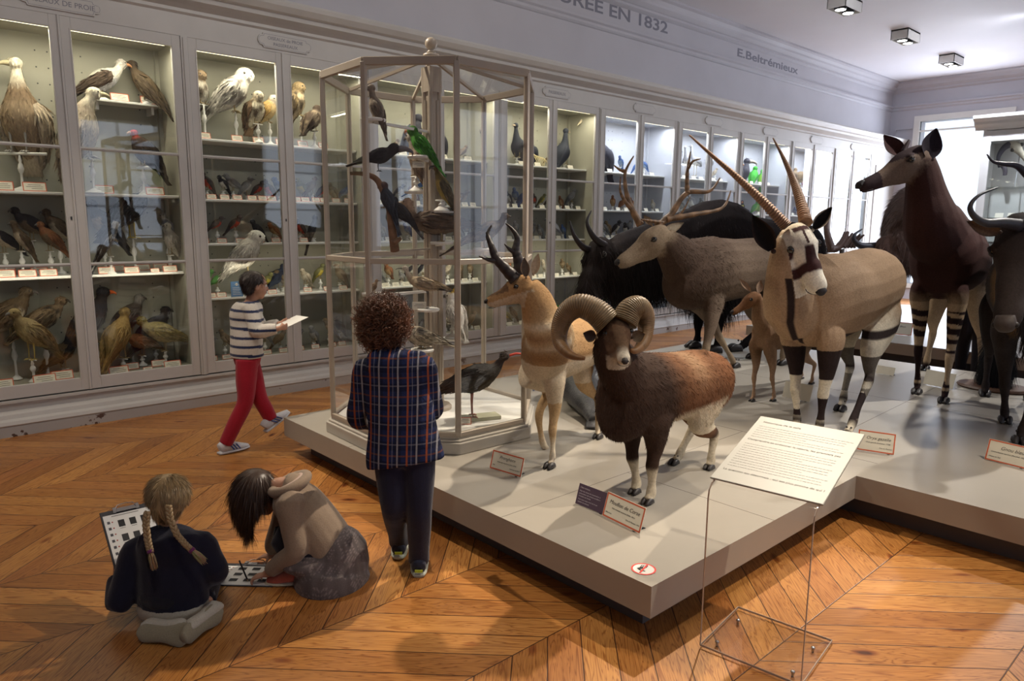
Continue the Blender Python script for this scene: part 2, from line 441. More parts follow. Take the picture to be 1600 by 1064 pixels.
def chevron_floor():
    m, nt, bs = newmat('pine_chevron_floor')
    tc = nd(nt, 'ShaderNodeTexCoord'); sp = nd(nt, 'ShaderNodeSeparateXYZ'); nt.links.new(tc.outputs['Object'], sp.inputs[0])
    X, Y = sp.outputs[0], sp.outputs[1]
    yy = mth(nt, 'DIVIDE', mth(nt, 'ADD', Y, 50*0.635-1.18), 0.635)
    band = mth(nt, 'FLOOR', yy); fr = mth(nt, 'FRACT', yy)
    par = mth(nt, 'MODULO', band, 2.0)              # 0: boards at 45 deg, 1: boards at 135 deg
    sgn = mth(nt, 'SUBTRACT', mth(nt, 'MULTIPLY', par, 2.0), 1.0)
    yl = mth(nt, 'MULTIPLY', fr, 0.635)
    fold = mth(nt, 'ADD', mth(nt, 'MULTIPLY', sgn, yl), mth(nt, 'MULTIPLY', mth(nt, 'SUBTRACT', 1.0, par), 0.635))
    uu = mth(nt, 'DIVIDE', mth(nt, 'ADD', mth(nt, 'ADD', X, fold), 40.0), 0.186)
    bi = mth(nt, 'FLOOR', uu); bf = mth(nt, 'FRACT', uu)
    # distance to board edge and to seam
    e1 = mth(nt, 'MINIMUM', bf, mth(nt, 'SUBTRACT', 1.0, bf))
    e2 = mth(nt, 'MULTIPLY', mth(nt, 'MINIMUM', fr, mth(nt, 'SUBTRACT', 1.0, fr)), 4.8)
    ed = mth(nt, 'MINIMUM', e1, e2)
    gap = ramp(nt, ed, [(0.008, 0.0), (0.024, 1.0)])
    cb = nd(nt, 'ShaderNodeCombineXYZ'); nt.links.new(bi, cb.inputs[0]); nt.links.new(band, cb.inputs[1])
    wn = nd(nt, 'ShaderNodeTexWhiteNoise'); wn.noise_dimensions = '3D'; nt.links.new(cb.outputs[0], wn.inputs['Vector'])
    rnd = wn.outputs['Value']
    # along-board coordinate
    along = mth(nt, 'SUBTRACT', mth(nt, 'MULTIPLY', sgn, X), Y)
    across = mth(nt, 'ADD', mth(nt, 'MULTIPLY', sgn, Y), X)
    gv = nd(nt, 'ShaderNodeCombineXYZ')
    nt.links.new(mth(nt, 'MULTIPLY', along, 0.9), gv.inputs[0]); nt.links.new(mth(nt, 'MULTIPLY', across, 11.0), gv.inputs[1])
    nt.links.new(mth(nt, 'MULTIPLY', rnd, 37.0), gv.inputs[2])
    g1 = noise(nt, gv.outputs[0], 1.3, 3, 0.5, 0.9)
    rings = mth(nt, 'FRACT', mth(nt, 'MULTIPLY', g1, 13.0))
    rings = mth(nt, 'ABSOLUTE', mth(nt, 'SUBTRACT', rings, 0.5))
    fine = nd(nt, 'ShaderNodeCombineXYZ')
    nt.links.new(mth(nt, 'MULTIPLY', along, 5.0), fine.inputs[0]); nt.links.new(mth(nt, 'MULTIPLY', across, 130.0), fine.inputs[1]); nt.links.new(rnd, fine.inputs[2])
    g2 = noise(nt, fine.outputs[0], 1.0, 2)
    base = ramp(nt, rnd, [(0.0, (0.34, 0.135, 0.030)), (0.35, (0.46, 0.20, 0.050)), (0.7, (0.54, 0.255, 0.068)), (1.0, (0.40, 0.155, 0.040))])
    c = mixc(nt, 'MULTIPLY', 1.0, base, ramp(nt, rings, [(0.02, (0.62, 0.48, 0.36)), (0.22, (1.0, 1.0, 1.0)), (0.5, (1.08, 1.08, 1.08))]))
    c = mixc(nt, 'MULTIPLY', 1.0, c, ramp(nt, g2, [(0.3, (0.86, 0.84, 0.82)), (0.7, (1.06, 1.06, 1.06))]))
    # knots
    kv = nd(nt, 'ShaderNodeTexVoronoi'); kv.inputs['Scale'].default_value = 1.0; kv.feature = 'F1'
    kc = nd(nt, 'ShaderNodeCombineXYZ')
    nt.links.new(mth(nt, 'MULTIPLY', along, 1.5), kc.inputs[0]); nt.links.new(mth(nt, 'MULTIPLY', across, 3.6), kc.inputs[1]); nt.links.new(mth(nt, 'MULTIPLY', rnd, 9.0), kc.inputs[2])
    nt.links.new(kc.outputs[0], kv.inputs['Vector'])
    c = mixc(nt, 'MULTIPLY', 1.0, c, ramp(nt, kv.outputs['Distance'], [(0.04, (0.22, 0.12, 0.08)), (0.085, (0.6, 0.42, 0.3)), (0.13, (1, 1, 1))]))
    wear = noise(nt, tc.outputs['Object'], 1.1, 4)
    c = mixc(nt, 'MULTIPLY', 1.0, c, ramp(nt, wear, [(0.3, (0.80, 0.78, 0.76)), (0.7, (1.05, 1.05, 1.05))]))
    c = mixc(nt, 'MULTIPLY', 1.0, c, ramp(nt, gap, [(0.0, (0.10, 0.06, 0.04)), (1.0, (1, 1, 1))]))
    nt.links.new(c, bs.inputs['Base Color'])
    nt.links.new(ramp(nt, wear, [(0.3, 0.30), (0.7, 0.46)]), bs.inputs['Roughness'])
    bump(nt, bs, mth(nt, 'ADD', gap, mth(nt, 'MULTIPLY', g2, 0.12)), 0.35, 0.002)
    return m
M_FLOOR = chevron_floor()
XB, XF, YR, YL, ZC = -3.0, 17.4, -5.0, 6.6, 4.72
def S(name, mb, mat, smooth=False): return mb.build(name, mat, None, smooth, kind='structure')

b = MB(); b.box((XB, YR, -0.06), (XF+1, YL+.6, 0)); S('floor', b, M_FLOOR)
b = MB(); b.box((XB, YR, ZC), (XF+.2, YL+.6, ZC+.1)); S('ceiling', b, M_CEIL)
b = MB(); b.box((XB, YL, 3.3), (XF+.2, YL+.2, ZC)); b.box((XB, 7.0, 0), (XF+.2, 7.2, 3.5)); S('wall_left', b, M_WALL)
b = MB(); b.box((XB-.2, YR, 0), (XB, YL+.6, ZC)); S('wall_back', b, M_WALL)
# far wall around its tall window
wy0, wy1, wz0, wz1 = 4.35, 5.98, 0.35, 3.86
b = MB(); b.box((XF, YR, 0), (XF+.3, wy0, ZC)); b.box((XF, wy1, 0), (XF+.3, YL+.6, ZC)); b.box((XF, wy0, wz1), (XF+.3, wy1, ZC)); b.box((XF, wy0, 0), (XF+.3, wy1, wz0)); S('wall_far', b, M_WALL)
b = MB()
for y0, y1, z0, z1 in ((wy0-.12, wy0, wz0-.1, wz1+.12), (wy1, wy1+.12, wz0-.1, wz1+.12), (wy0, wy1, wz1, wz1+.12), (wy0, wy1, wz0-.1, wz0), (wy0, wy1, wz1-.22, wz1-.19)):
    b.box((XF-.04, y0, z0), (XF+.06, y1, z1))
wf = S('window_1', b, M_WHITE)
b = MB(); b.box((XF+.02, wy0, wz0), (XF+.03, wy1, wz1)); b.build('window_pane', M_GLASS, wf)
b = MB(); pass
for y0, y1, z0, z1 in ((6.121, 6.459, 3.72, 3.76), (6.121, 6.459, 2.0, 2.04), (6.10, 6.12, 2, 3.76), (6.46, 6.48, 2, 3.76)): b.box((XF-.03, y0, z0), (XF-.01, y1, z1))
S('trim_1', b, M_WALL)
# right wall with four tall windows
b = MB(); xs = [(-.3, 1.3), (3.7, 5.3), (7.7, 9.3), (11.7, 13.3)]
px0 = XB
for a0, a1 in xs:
    b.box((px0, YR-.3, 0), (a0, YR, ZC)); b.box((a0, YR-.3, 0), (a1, YR, .9)); b.box((a0, YR-.3, 3.8), (a1, YR, ZC)); px0 = a1
b.box((px0, YR-.3, 0), (XF, YR, ZC)); S('wall_right', b, M_WALL)
for i, (a0, a1) in enumerate(xs):
    b = MB()
    for x in (a0, (a0+a1)/2-.03, a1-.06): b.box((x, YR-.1, .9), (x+.06, YR-.04, 3.8))
    for z in (.9, 1.9, 2.85, 3.74): b.box((a0, YR-.1, z), (a1, YR-.04, z+.05))
    S('window_%d' % (i+2), b, M_WHITE)
# mouldings
def mould(name, prof, x0, x1, axis=0, mat=None):
    b = MB(); b.extr(prof, x0, x1, axis); return S(name, b, mat or M_WALL)
# ceiling cornice, left and far
def corn(y, s): return [(y, ZC), (y+s*.20, ZC), (y+s*.20, ZC-.03), (y+s*.16, ZC-.05), (y+s*.13, ZC-.09), (y+s*.12, ZC-.12), (y+s*.07, ZC-.16), (y+s*.05, ZC-.17), (y+s*.05, ZC-.20), (y+s*.02, ZC-.22), (y, ZC-.23)]
mould('trim_2', corn(YL, -1), XB, XF)
mould('trim_3', corn(XF, -1), YR, YL, 1)
def band(y, s): return [(y, 4.24), (y+s*.05, 4.23), (y+s*.055, 4.20), (y+s*.03, 4.18), (y+s*.03, 4.15), (y+s*.015, 4.13), (y, 4.12)]
mould('trim_4', band(YL, -1), XB, XF)
mould('trim_5', band(XF, -1), YR, YL, 1)
# cabinet entablature
YF = 6.42
mould('trim_6', [(YL+.4, 3.10), (YF-.015, 3.10), (YF-.015, 3.27), (YF-.04, 3.285), (YF-.04, 3.31), (YF-.09, 3.335), (YF-.15, 3.355), (YF-.16, 3.39), (YF-.20, 3.40), (YF-.24, 3.44), (YF-.25, 3.47), (YF-.24, 3.49), (YL+.4, 3.49)], XB, XF, 0, M_WOOD)
M_PEEL = None
def peel():
    m, nt, bs = newmat('chipped_paint')
    tc = nd(nt, 'ShaderNodeTexCoord'); f = noise(nt, tc.outputs['Object'], 7.0, 5, 0.65)
    f2 = noise(nt, tc.outputs['Object'], 0.9, 2)
    k = mth(nt, 'ADD', f, mth(nt, 'MULTIPLY', f2, 0.25))
    nt.links.new(ramp(nt, k, [(0.745, (0.42, 0.40, 0.38)), (0.76, (0.10, 0.055, 0.04))]), bs.inputs['Base Color'])
    bs.inputs['Roughness'].default_value = .6; return m
mould('baseboard_left', [(YL, 0), (YF-.09, 0), (YF-.09, .075), (YL, .075)], XB, XF, 0, peel())
mould('trim_7', [(YL, .075), (YF-.085, .075), (YF-.095, .09), (YF-.085, .115), (YF-.06, .13), (YF-.05, .16), (YF-.03, .175), (YF, .18), (YF, .235), (YF-.025, .24), (YF-.025, .26), (YL, .265)], XB, XF, 0, M_WOOD)
b = MB(); b.box((16.05, YF-.01, .26), (XF, YF+.05, 3.1)); b.box((16.3, YF-.03, .4), (17.2, YF-.01, 2.9)); S('trim_8', b, M_WOOD)

# lettering painted on the upper wall
def wall_text(s, x_end, z, h, x_start=None):
    me = text(s, h, M_PAINTLET, None, (0, 0, 0), (1, 0, 0), (0, 0, 1), ext=0.0006, bold=0.004)
    xs_ = [v.co.x for v in me.vertices]; w = max(xs_)-min(xs_)
    k = (x_end-x_start)/w if x_start is not None else 1
    me.transform(Matrix.Translation((x_end-max(xs_)*k, YL-.001, z)) @ Matrix.Diagonal((k, 1, 1, 1)))
    return me
o = link('wall_lettering', wall_text('PURÉE EN 1832', 9.0, 4.335, 0.215, 6.55)); o['kind'] = 'structure'
o = link('wall_lettering', wall_text('E.Beltrémieux', 12.97, 4.32, 0.175, 10.9)); o['kind'] = 'structure'

# ceiling spot boxes
def spot_box(x, y, label, s=1.0):
    t = thing('ceiling_spotlight', label, 'ceiling light', (x, y, ZC), R(0), 'square twin spotlights on the ceiling')
    b = MB(); w, d, h = .26, .13, .15
    for a in ((-w, -d, -h, w, -d+.01, 0), (-w, d-.01, -h, w, d, 0), (-w, -d, -h, -w+.01, d, 0), (w-.01, -d, -h, w, d, 0), (-w, -d, -.02, w, d, 0)):
        b.box((x+a[0], y+a[1], ZC+a[2]), (x+a[3], y+a[4], ZC+a[5]))
    b.build('housing', M_WHITE, t)
    b = MB(); b.box((x-w+.015, y-d+.015, ZC-.05), (x+w-.015, y+d-.015, ZC-.045)); b.build('inner_plate', M_BLACK, t)
    for sx in (-.12, .12):
        b = MB(); b.lathe([(.0, -.16), (.075, -.155), (.085, -.12), (.06, -.06), (.03, -.045)], (x+sx, y, ZC), 16); l = b.build('lamp_head', M_BLACK, t, True)
        b = MB(); b.lathe([(.0, -.004), (.068, -.002), (.068, .0)], (x+sx, y, ZC-.158), 16)
        b.build('lens', emis('lamp_glow', (1, .97, .9), 14 if sx < 0 else 1.5), l)
spot_box(10.55, 4.75, 'square white twin spotlight on the ceiling, nearest of the three')
spot_box(12.95, 4.8, 'square white twin spotlight on the ceiling, middle of the three')
spot_box(15.35, 4.85, 'square white twin spotlight nearest the far wall')

# ------------------------------------------------------------------ podiums
PT, PB = 0.26, 0.13
def podium(name, label, poly, inset, joints=()):
    x0, y0 = poly[0]
    t = thing(name, label, 'podium', (x0, y0, 0))
    b = MB(); b.prism(poly, PB, PT); o = b.build('deck', M_POD, t)
    b = MB(); b.prism(inset, 0, PB); b.build('recessed_base', M_DARK, t)
    b = MB()
    for (ax, ay, bx, by) in joints:
        d = Vector((bx-ax, by-ay, 0)).normalized(); n = Vector((-d.y, d.x, 0))*.0012
        c = Vector(((ax+bx)/2, (ay+by)/2, PT+.0002)); b.obox(c, Vector((bx-ax, by-ay, 0))/2, n, (0, 0, .0004))
    if joints: b.build('joint_lines', paint('joint_dark', (.12, .11, .10), .8), t)
    return t
PX0, PY0, PX1, PY1, PXC, PYE = 2.075, 1.494, 7.65, 4.64, 3.90, -3.2
poly = [(PX0, PY0), (PXC, PY0), (PXC, PYE), (PX1, PYE), (PX1, PY1), (PX0, PY1)]
i_ = .13
ins = [(PX0+i_, PY0+i_), (PXC+i_, PY0+i_), (PXC+i_, PYE+i_), (PX1-i_, PYE+i_), (PX1-i_, PY1-i_), (PX0+i_, PY1-i_)]
podium('display_podium', 'large low pale grey L-shaped podium carrying the hoofed animals and the glass case', poly, ins,
       [(PX0, 2.35, 4.2, 2.35), (PX0, 3.75, PX1, 3.75), (3.0, PY0, 3.0, 2.35), (3.6, 1.86, 8.0-.4, 2.0), (4.2, 1.5, 4.2, 3.75), (5.9, 1.0, 5.9, PY1)])
poly = [(8.86, -1.0), (13.4, -1.0), (13.4, 5.0), (8.86, 5.0)]
podium('display_podium', 'second low pale podium beyond the okapi with the bison on it', poly, [(9.0, -.86), (13.26, -.86), (13.26, 4.86), (9.0, 4.86)], [(8.9, 2.2, 13.3, 2.2)])
# thin vertical joints on the near faces
# no-touching sticker at the corner
t = thing('warning_sticker', 'round red and white no touching sticker on the front corner of the podium', 'sticker', (2.17, 1.60, PT))
b = MB(); b.lathe([(.048, 0), (.048, .0012)], (2.165, 1.60, PT), 28); b.build('disc', M_WHITE, t)
b = MB()
for k in range(28):
    a0, a1 = 2*PI*k/28, 2*PI*(k+1)/28
    P = [(2.165+r*math.cos(a), 1.60+r*math.sin(a), PT+.0016) for a in (a0, a1) for r in (.042, .049)]
    b.add(P, [(0, 1, 3, 2)])
b.obox((2.165, 1.60, PT+.0024), (.036, .010, 0), (-.001, .0035, 0), (0, 0, .0004)); b.build('red_ring', paint('sticker_red', (.75, .05, .04), .5), t)
b = MB()
b.obox((2.160, 1.612, PT+.002), (.012, -.004, 0), (.002, .006, 0), (0, 0, .0003))
for k in range(4): b.obox((2.176+.004*k, 1.620-.006*k, PT+.002), (.010, .003, 0), (-.0005, .0016, 0), (0, 0, .0003))
b.obox((2.150, 1.596, PT+.002), (.003, -.012, 0), (.003, .0008, 0), (0, 0, .0003)); b.build('hand_sign', M_BLACK, t)
# cabinet plaques
def plaque(x0, x1, lines, label, z=3.185):
    t = thing('name_plaque', label, 'plaque', ((x0+x1)/2, YF-.015, z-.05), 0, 'cartouche plaques above the display cabinets')
    h = .055 if len(lines) == 1 else .062
    def outline(g):
        w = (x1-x0)/2-g; hh = h-g; c = (x0+x1)/2; r = .03
        P = []
        for cx, cz, a0 in ((c+w-r, z+hh-r*.6, 90), (c+w, z, 70), (c+w-r, z-hh+r*.6, 0)):
            pass
        pts = [(c-w+.05, z-hh), (c+w-.05, z-hh), (c+w-.045, z-hh+.018), (c+w-.02, z-hh+.022), (c+w-.005, z-.02), (c+w, z), (c+w-.005, z+.02), (c+w-.02, z+hh-.022), (c+w-.045, z+hh-.018), (c+w-.05, z+hh),
               (c-w+.05, z+hh), (c-w+.045, z+hh-.018), (c-w+.02, z+hh-.022), (c-w+.005, z+.02), (c-w, z), (c-w+.005, z-.02), (c-w+.02, z-hh+.022), (c-w+.045, z-hh+.018)]
        return pts
    b = MB(); o = outline(0); n = len(o); yb = YF-.015
    vs = [(x, yb, zz) for x, zz in o]+[(x, yb-.014, zz) for x, zz in o]
    b.add(vs, [tuple(range(n)), tuple(range(2*n-1, n-1, -1))]+[(i, n+i, n+(i+1) % n, (i+1) % n) for i in range(n)])
    b.build('board', M_WOOD, t)
    b = MB(); o2 = outline(.008); o3 = outline(.0105); yy = yb-.0145
    b.add([(x, yy, zz) for x, zz in o2]+[(x, yy, zz) for x, zz in o3], [(i, (i+1) % n, n+(i+1) % n, n+i) for i in range(n)])
    b.build('border_line', M_PAINTLET, t)
    if lines:
        ms = []
        for k, s in enumerate(lines):
            sz = .052 if len(lines) == 1 else .04
            ms.append(text(s, sz, M_PAINTLET, None, ((x0+x1)/2, yb-.0148, z-sz*.36+(.024 if len(lines) > 1 else 0)-k*.047), (1, 0, 0), (0, 0, 1), align='CENTER'))
        join_meshes('lettering', ms, M_PAINTLET, t)
plaque(1.03, 1.56, ['OISEAUX DE PROIE'], 'small cartouche plaque lettered OISEAUX DE PROIE above the leftmost cabinet')
plaque(2.78, 3.29, ['OISEAUX de PROIE', 'PASSEREAUX'], 'small cartouche plaque lettered OISEAUX de PROIE PASSEREAUX')
plaque(6.28, 6.78, ['PASSEREAUX'], 'small cartouche plaque just right of the glass case top')
for i, (x, w) in enumerate(((8.02, 'second'), (9.76, 'third'), (11.5, 'fourth'), (13.23, 'fifth'), (14.97, 'sixth'))):
    plaque(x, x+.5, [], 'small blurred cartouche plaque, %s to the right of the glass case' % w)
# ------------------------------------------------------------------ wall cabinets
UW = 1.737
SH = {0: [1.82, 1.17], 1: [2.32, 1.80, 1.41, .92]}
YB = 6.96
M_INT2 = paint('cabinet_interior_daylit', (0.40, 0.41, 0.45), 0.7, 0.04, 2.0)  # far cabinets: same interior paint, cool daylight put into its colour
def cabinet(n, label, shelves, warm):
    x0 = .392+UW*n; x1 = x0+UW-.0006; xm = (x0+x1)/2+.015
    t = thing('display_cabinet', label, 'display cabinet', (x0, YF, .27), 0, 'glazed wall cabinets along the left wall')
    b = MB()
    b.box((x0, YF+.02, .27), (x0+.03, YB, 3.1)); b.box((x1-.03, YF+.02, .27), (x1, YB, 3.1)); b.box((x0+.03, YB-.03, .27), (x1-.03, YB, 3.1))
    b.box((x0+.03, YF+.02, .27), (x1-.03, YB-.03, .34)); b.box((x0+.03, YF+.02, 3.05), (x1-.03, YB-.03, 3.1))
    for sx in (x0+.03, x1-.06): b.box((sx, YB-.07, .34), (sx+.03, YB-.03, 3.05))
    for xx in (x0+.34, x0+.80, xm, x1-.62, x1-.2):
        for z in np.arange(.55, 3.0, .125): b.lathe([(.006, 0), (.006, .002)], (0, 0, 0), 6) if False else b.obox((xx, YB-.031, z), (.005, 0, 0), (0, .001, 0), (0, 0, .005), mi=1)
    b.build('carcass', [M_INT if warm else M_INT2, M_BLACK], t)
    b = MB(); b.box((x0, YF-.02, .27), (x0+.055, YF+.019, 3.1)); b.box((x0+.016, YF-.03, .27), (x0+.04, YF-.02, 3.09)); b.build('pilaster', M_WOOD, t)
    for z in shelves:
        b = MB(); b.box((x0+.032, YF+.16, z-.022), (x1-.032, YB-.032, z)); bevel(b.build('shelf', M_WHITE, t), .004, 1)
    for s in (0, 1):
        d0, d1 = (x0+.058, xm-.002) if s == 0 else (xm+.002, x1-.002)
        b = MB(); ya, yb = YF-.012, YF+.02
        w = .068
        b.box((d0, ya, .272), (d0+w, yb, 3.10)); b.box((d1-w, ya, .272), (d1, yb, 3.10))
        b.box((d0+w, ya, .272), (d1-w, yb, .37)); b.box((d0+w, ya, 3.01), (d1-w, yb, 3.10))
        for z in (1.265, 2.15): b.box((d0+w, ya, z-.012), (d1-w, yb, z+.012)); b.box((d0+w, ya-.006, z-.004), (d1-w, ya, z+.004))
        b.box((d0+w-.012, ya-.004, .36), (d0+w, ya, 3.02)); b.box((d1-w, ya-.004, .36), (d1-w+.012, ya, 3.02))
        if s == 0: b.box((d1-.014, ya-.012, .272), (d1+.001, ya, 3.10))
        o = b.build('door', M_WOOD, t); bevel(o, .003, 1)
        b = MB(); b.box((d0+w-.005, YF+.002, .365), (d1-w+.005, YF+.006, 3.015)); b.build('glass', M_GLASS, o)
        if s == 0:
            b = MB(); b.obox((d1-.034, ya-.001, 1.62), (.005, 0, 0), (0, .003, 0), (0, 0, .012)); b.build('keyhole', M_BLACK, o)
    b = MB(); b.box((x0+.1, YF+.035, 3.02), (x1-.1, YF+.075, 3.05)); b.build('lamp_strip', emis('strip_glow', (1, .88, .62) if warm else (.9, .93, 1), 4), t)
    c = (1, .90, .70) if warm else (.86, .90, 1)
    light('cabinet_lamp', 'AREA', (xm, YF+.09, 3.0), 12 if warm else 24, c, (xm, YF+.22, .3), 1.5, .05)
    light('cabinet_lamp', 'AREA', (xm, YF+.06, 1.2), (1.6 if n < 2 else 3.0), c, (xm, YF+.5, .8), 1.5, .04)
names = ['leftmost', 'second', 'third', 'fourth', 'fifth', 'sixth', 'seventh', 'eighth', 'ninth']
for n in range(9):
    lb = {0: 'leftmost glazed two-door wall cabinet filled with mounted birds of prey',
          1: 'glazed wall cabinet behind the walking boy with the snowy owls',
          2: 'glazed wall cabinet seen behind the octagonal glass case'}.get(n, '%s two-door glazed wall cabinet from the left, full of small mounted birds' % names[n])
    cabinet(n, lb, SH.get(n, SH[1]), n < 4)
# cabinet at the right with a skeleton, seen end-on beyond the wildebeest
def right_bookcase():
    t = thing('display_cabinet', 'tall glazed cabinet in front of the right end of the far wall', 'display cabinet', (14.0, 3.83, 0))
    x0, x1, y0, y1 = 14.0, 14.6, 1.3, 3.83
    b = MB(); b.box((x0-.004, y1-.12, .1), (x0+.05, y1-.041, 3.174)); b.box((x1-.04, y0+.003, .004), (x1-.002, y1-.042, 3.172))
    b.box((x0, y1-.04, 0), (x1, y1, 3.18)); b.box((x0+.001, y0+.002, .002), (x1-.041, y1-.041, .5)); b.box((x0+.001, y0+.002, 3.0), (x1-.041, y1-.041, 3.17)); b.build('carcass', M_WOOD, t)
    b = MB(); b.extr([(x0, 3.18), (x0-.03, 3.22), (x0-.10, 3.27), (x0-.12, 3.31), (x0-.2, 3.36), (x0-.2, 3.41), (x1, 3.41), (x1, 3.18)], y0, y1+.12, 1); b.build('cornice', M_WOOD, t)
    for z in (1.35, 1.75, 2.25): 
        b = MB(); b.box((x0+.1, y0+.05, z-.01), (x1-.04, y1-.05, z+.01)); b.build('glass_shelf', M_GLASS, t)
    b = MB(); b.box((x0+.02, y0+.1, .5), (x0+.025, y1-.12, 3.0)); b.build('glass', M_GLASS, t)
    light('cabinet_lamp', 'AREA', (14.3, 3.0, 2.97), 14, (.85, .9, 1), (14.3, 3.0, 0), 1.2, .3)
right_bookcase()

# ------------------------------------------------------------------ octagonal glass case
OC, ORR, OA, ZT, ZB = (2.785, 3.835), .672, 2.716, 2.475, PT
def octa(r): return [(OC[0]+r*math.cos(OA+k*PI/4), OC[1]+r*math.sin(OA+k*PI/4)) for k in range(8)]
M_FRAME = paint('case_frame_paint', (0.41, 0.35, 0.28), 0.38, 0.04, 6)
M_FRAMEB = paint('case_base_paint', (0.44, 0.41, 0.36), 0.45, 0.04, 6)
case = thing('octagonal_glass_case', 'tall octagonal glass case with pale painted frame and ball finial, birds inside', 'glass case', (OC[0], OC[1], PT))
b = MB(); b.prism(octa(ORR+.045), PT+.0008, PT+.07); b.prism(octa(ORR+.03), PT+.07, PT+.085); b.prism(octa(ORR+.012), PT+.085, PT+.10); bevel(b.build('plinth', M_FRAMEB, case), .005, 2)
b = MB(); b.prism(octa(ORR-.02), PT+.10, PT+.104); b.build('floor_board', M_WHITE, case)
V8 = octa(ORR); zlo, zhi = PT+.10, ZT
def bar(b, p, q, w, h, up=(0, 0, 1)):
    p, q = Vector(p), Vector(q); d = (q-p); L = d.length/2; d.normalize(); s = d.cross(Vector(up)).normalized(); u = s.cross(d)
    b.obox((p+q)/2, d*L, s*w, u*h)
for k in range(8):
    x, y = V8[k]; rad = Vector((x-OC[0], y-OC[1], 0)).normalized(); tg = Vector((-rad.y, rad.x, 0))
    b = MB(); b.obox((x, y, (zlo+zhi)/2), rad*.012, tg*.017, (0, 0, (zhi-zlo)/2)); b.obox(Vector((x, y, (zlo+zhi)/2))-rad*.014, rad*.006, tg*.009, (0, 0, (zhi-zlo)/2)); bevel(b.build('post', M_FRAME, case), .004, 1)
    x2, y2 = V8[(k+1) % 8]
    for z, h in ((zlo+.012, .014), (1.385, .016), (zhi, .022)):
        b = MB(); bar(b, (x, y, z), (x2, y2, z), .013, h); bevel(b.build('rail', M_FRAME, case), .003, 1)
    b = MB()
    for z0, z1 in ((zlo, 1.385), (1.385, zhi)):
        b.add([(x, y, z0), (x2, y2, z0), (x2, y2, z1), (x, y, z1)], [(0, 1, 2, 3)])
    b.build('side_glass', M_CASEGL, case)
    b = MB(); bar(b, (x, y, zhi), (OC[0], OC[1], zhi+.150), .009, .009); b.build('roof_rib', M_FRAME, case)
b = MB(); c = (OC[0], OC[1], zhi+.158)
b.add([(x, y, zhi+.008) for x, y in V8]+[c], [(k, (k+1) % 8, 8) for k in range(8)]); b.build('roof_glass', M_CASEGL, case)
b = MB(); b.lathe([(.05, 0), (.05, .02), (.03, .026)], (OC[0], OC[1], zhi+.150), 20); b.lathe([(.0, .026), (.028, .028), (.029, .034), (.018, .040), (.017, .048), (.026, .054), (.035, .066), (.039, .082), (.036, .099), (.026, .113), (.012, .120), (0, .121)], (OC[0], OC[1], zhi+.150), 24)
b.build('finial', M_FRAME, case, True)
# fluted square column inside
b = MB(); cx, cy = OC; hw = .034
zc0, zc1 = PT+.104, zhi+.09
for sx, sy in ((1, 1), (1, -1), (-1, 1), (-1, -1)):
    b.lathe([(.014, 0), (.014, zc1-zc0)], (cx+sx*hw, cy+sy*hw, zc0), 10)
b.box((cx-hw, cy-hw, zc0), (cx+hw, cy+hw, zc1))
for s in (-1, 1):
    for k in (-.5, .5):
        b.lathe([(.011, 0), (.011, zc1-zc0-.2)], (cx+s*hw, cy+k*.038, zc0), 8); b.lathe([(.011, 0), (.011, zc1-zc0-.2)], (cx+k*.038, cy+s*hw, zc0), 8)
b.box((cx-hw-.012, cy-hw-.012, zc1-.15), (cx+hw+.012, cy+hw+.012, zc1)); b.lathe([(.115, 0), (.115, .02), (.10, .035)], (cx, cy, zc0), 20)
b.build('column', M_FRAME, case)
# shelf brackets and small shelves on the column
def at_case(px, py, dy):
    """point on the vertical plane through the case axis facing the camera, moved dy towards the camera"""
    n = Vector((OC[0], OC[1], 0)).normalized(); d = Vector(ray(px, py)); o = Vector((0, 0, CAMH))
    k = (n.dot(Vector((OC[0], OC[1], 0)))-dy)/n.dot(d)
    return o+d*k
def column_shelf(px, py, dy, name='bracket_shelf'):
    p = at_case(px, py, dy); b = MB()
    b.lathe([(.07, -.012), (.075, 0), (.07, .006)], (p.x, p.y, p.z), 18)
    bar(b, (p.x, p.y, p.z-.012), (OC[0], OC[1], p.z-.02), .010, .008); b.build(name, M_WHITE, case)
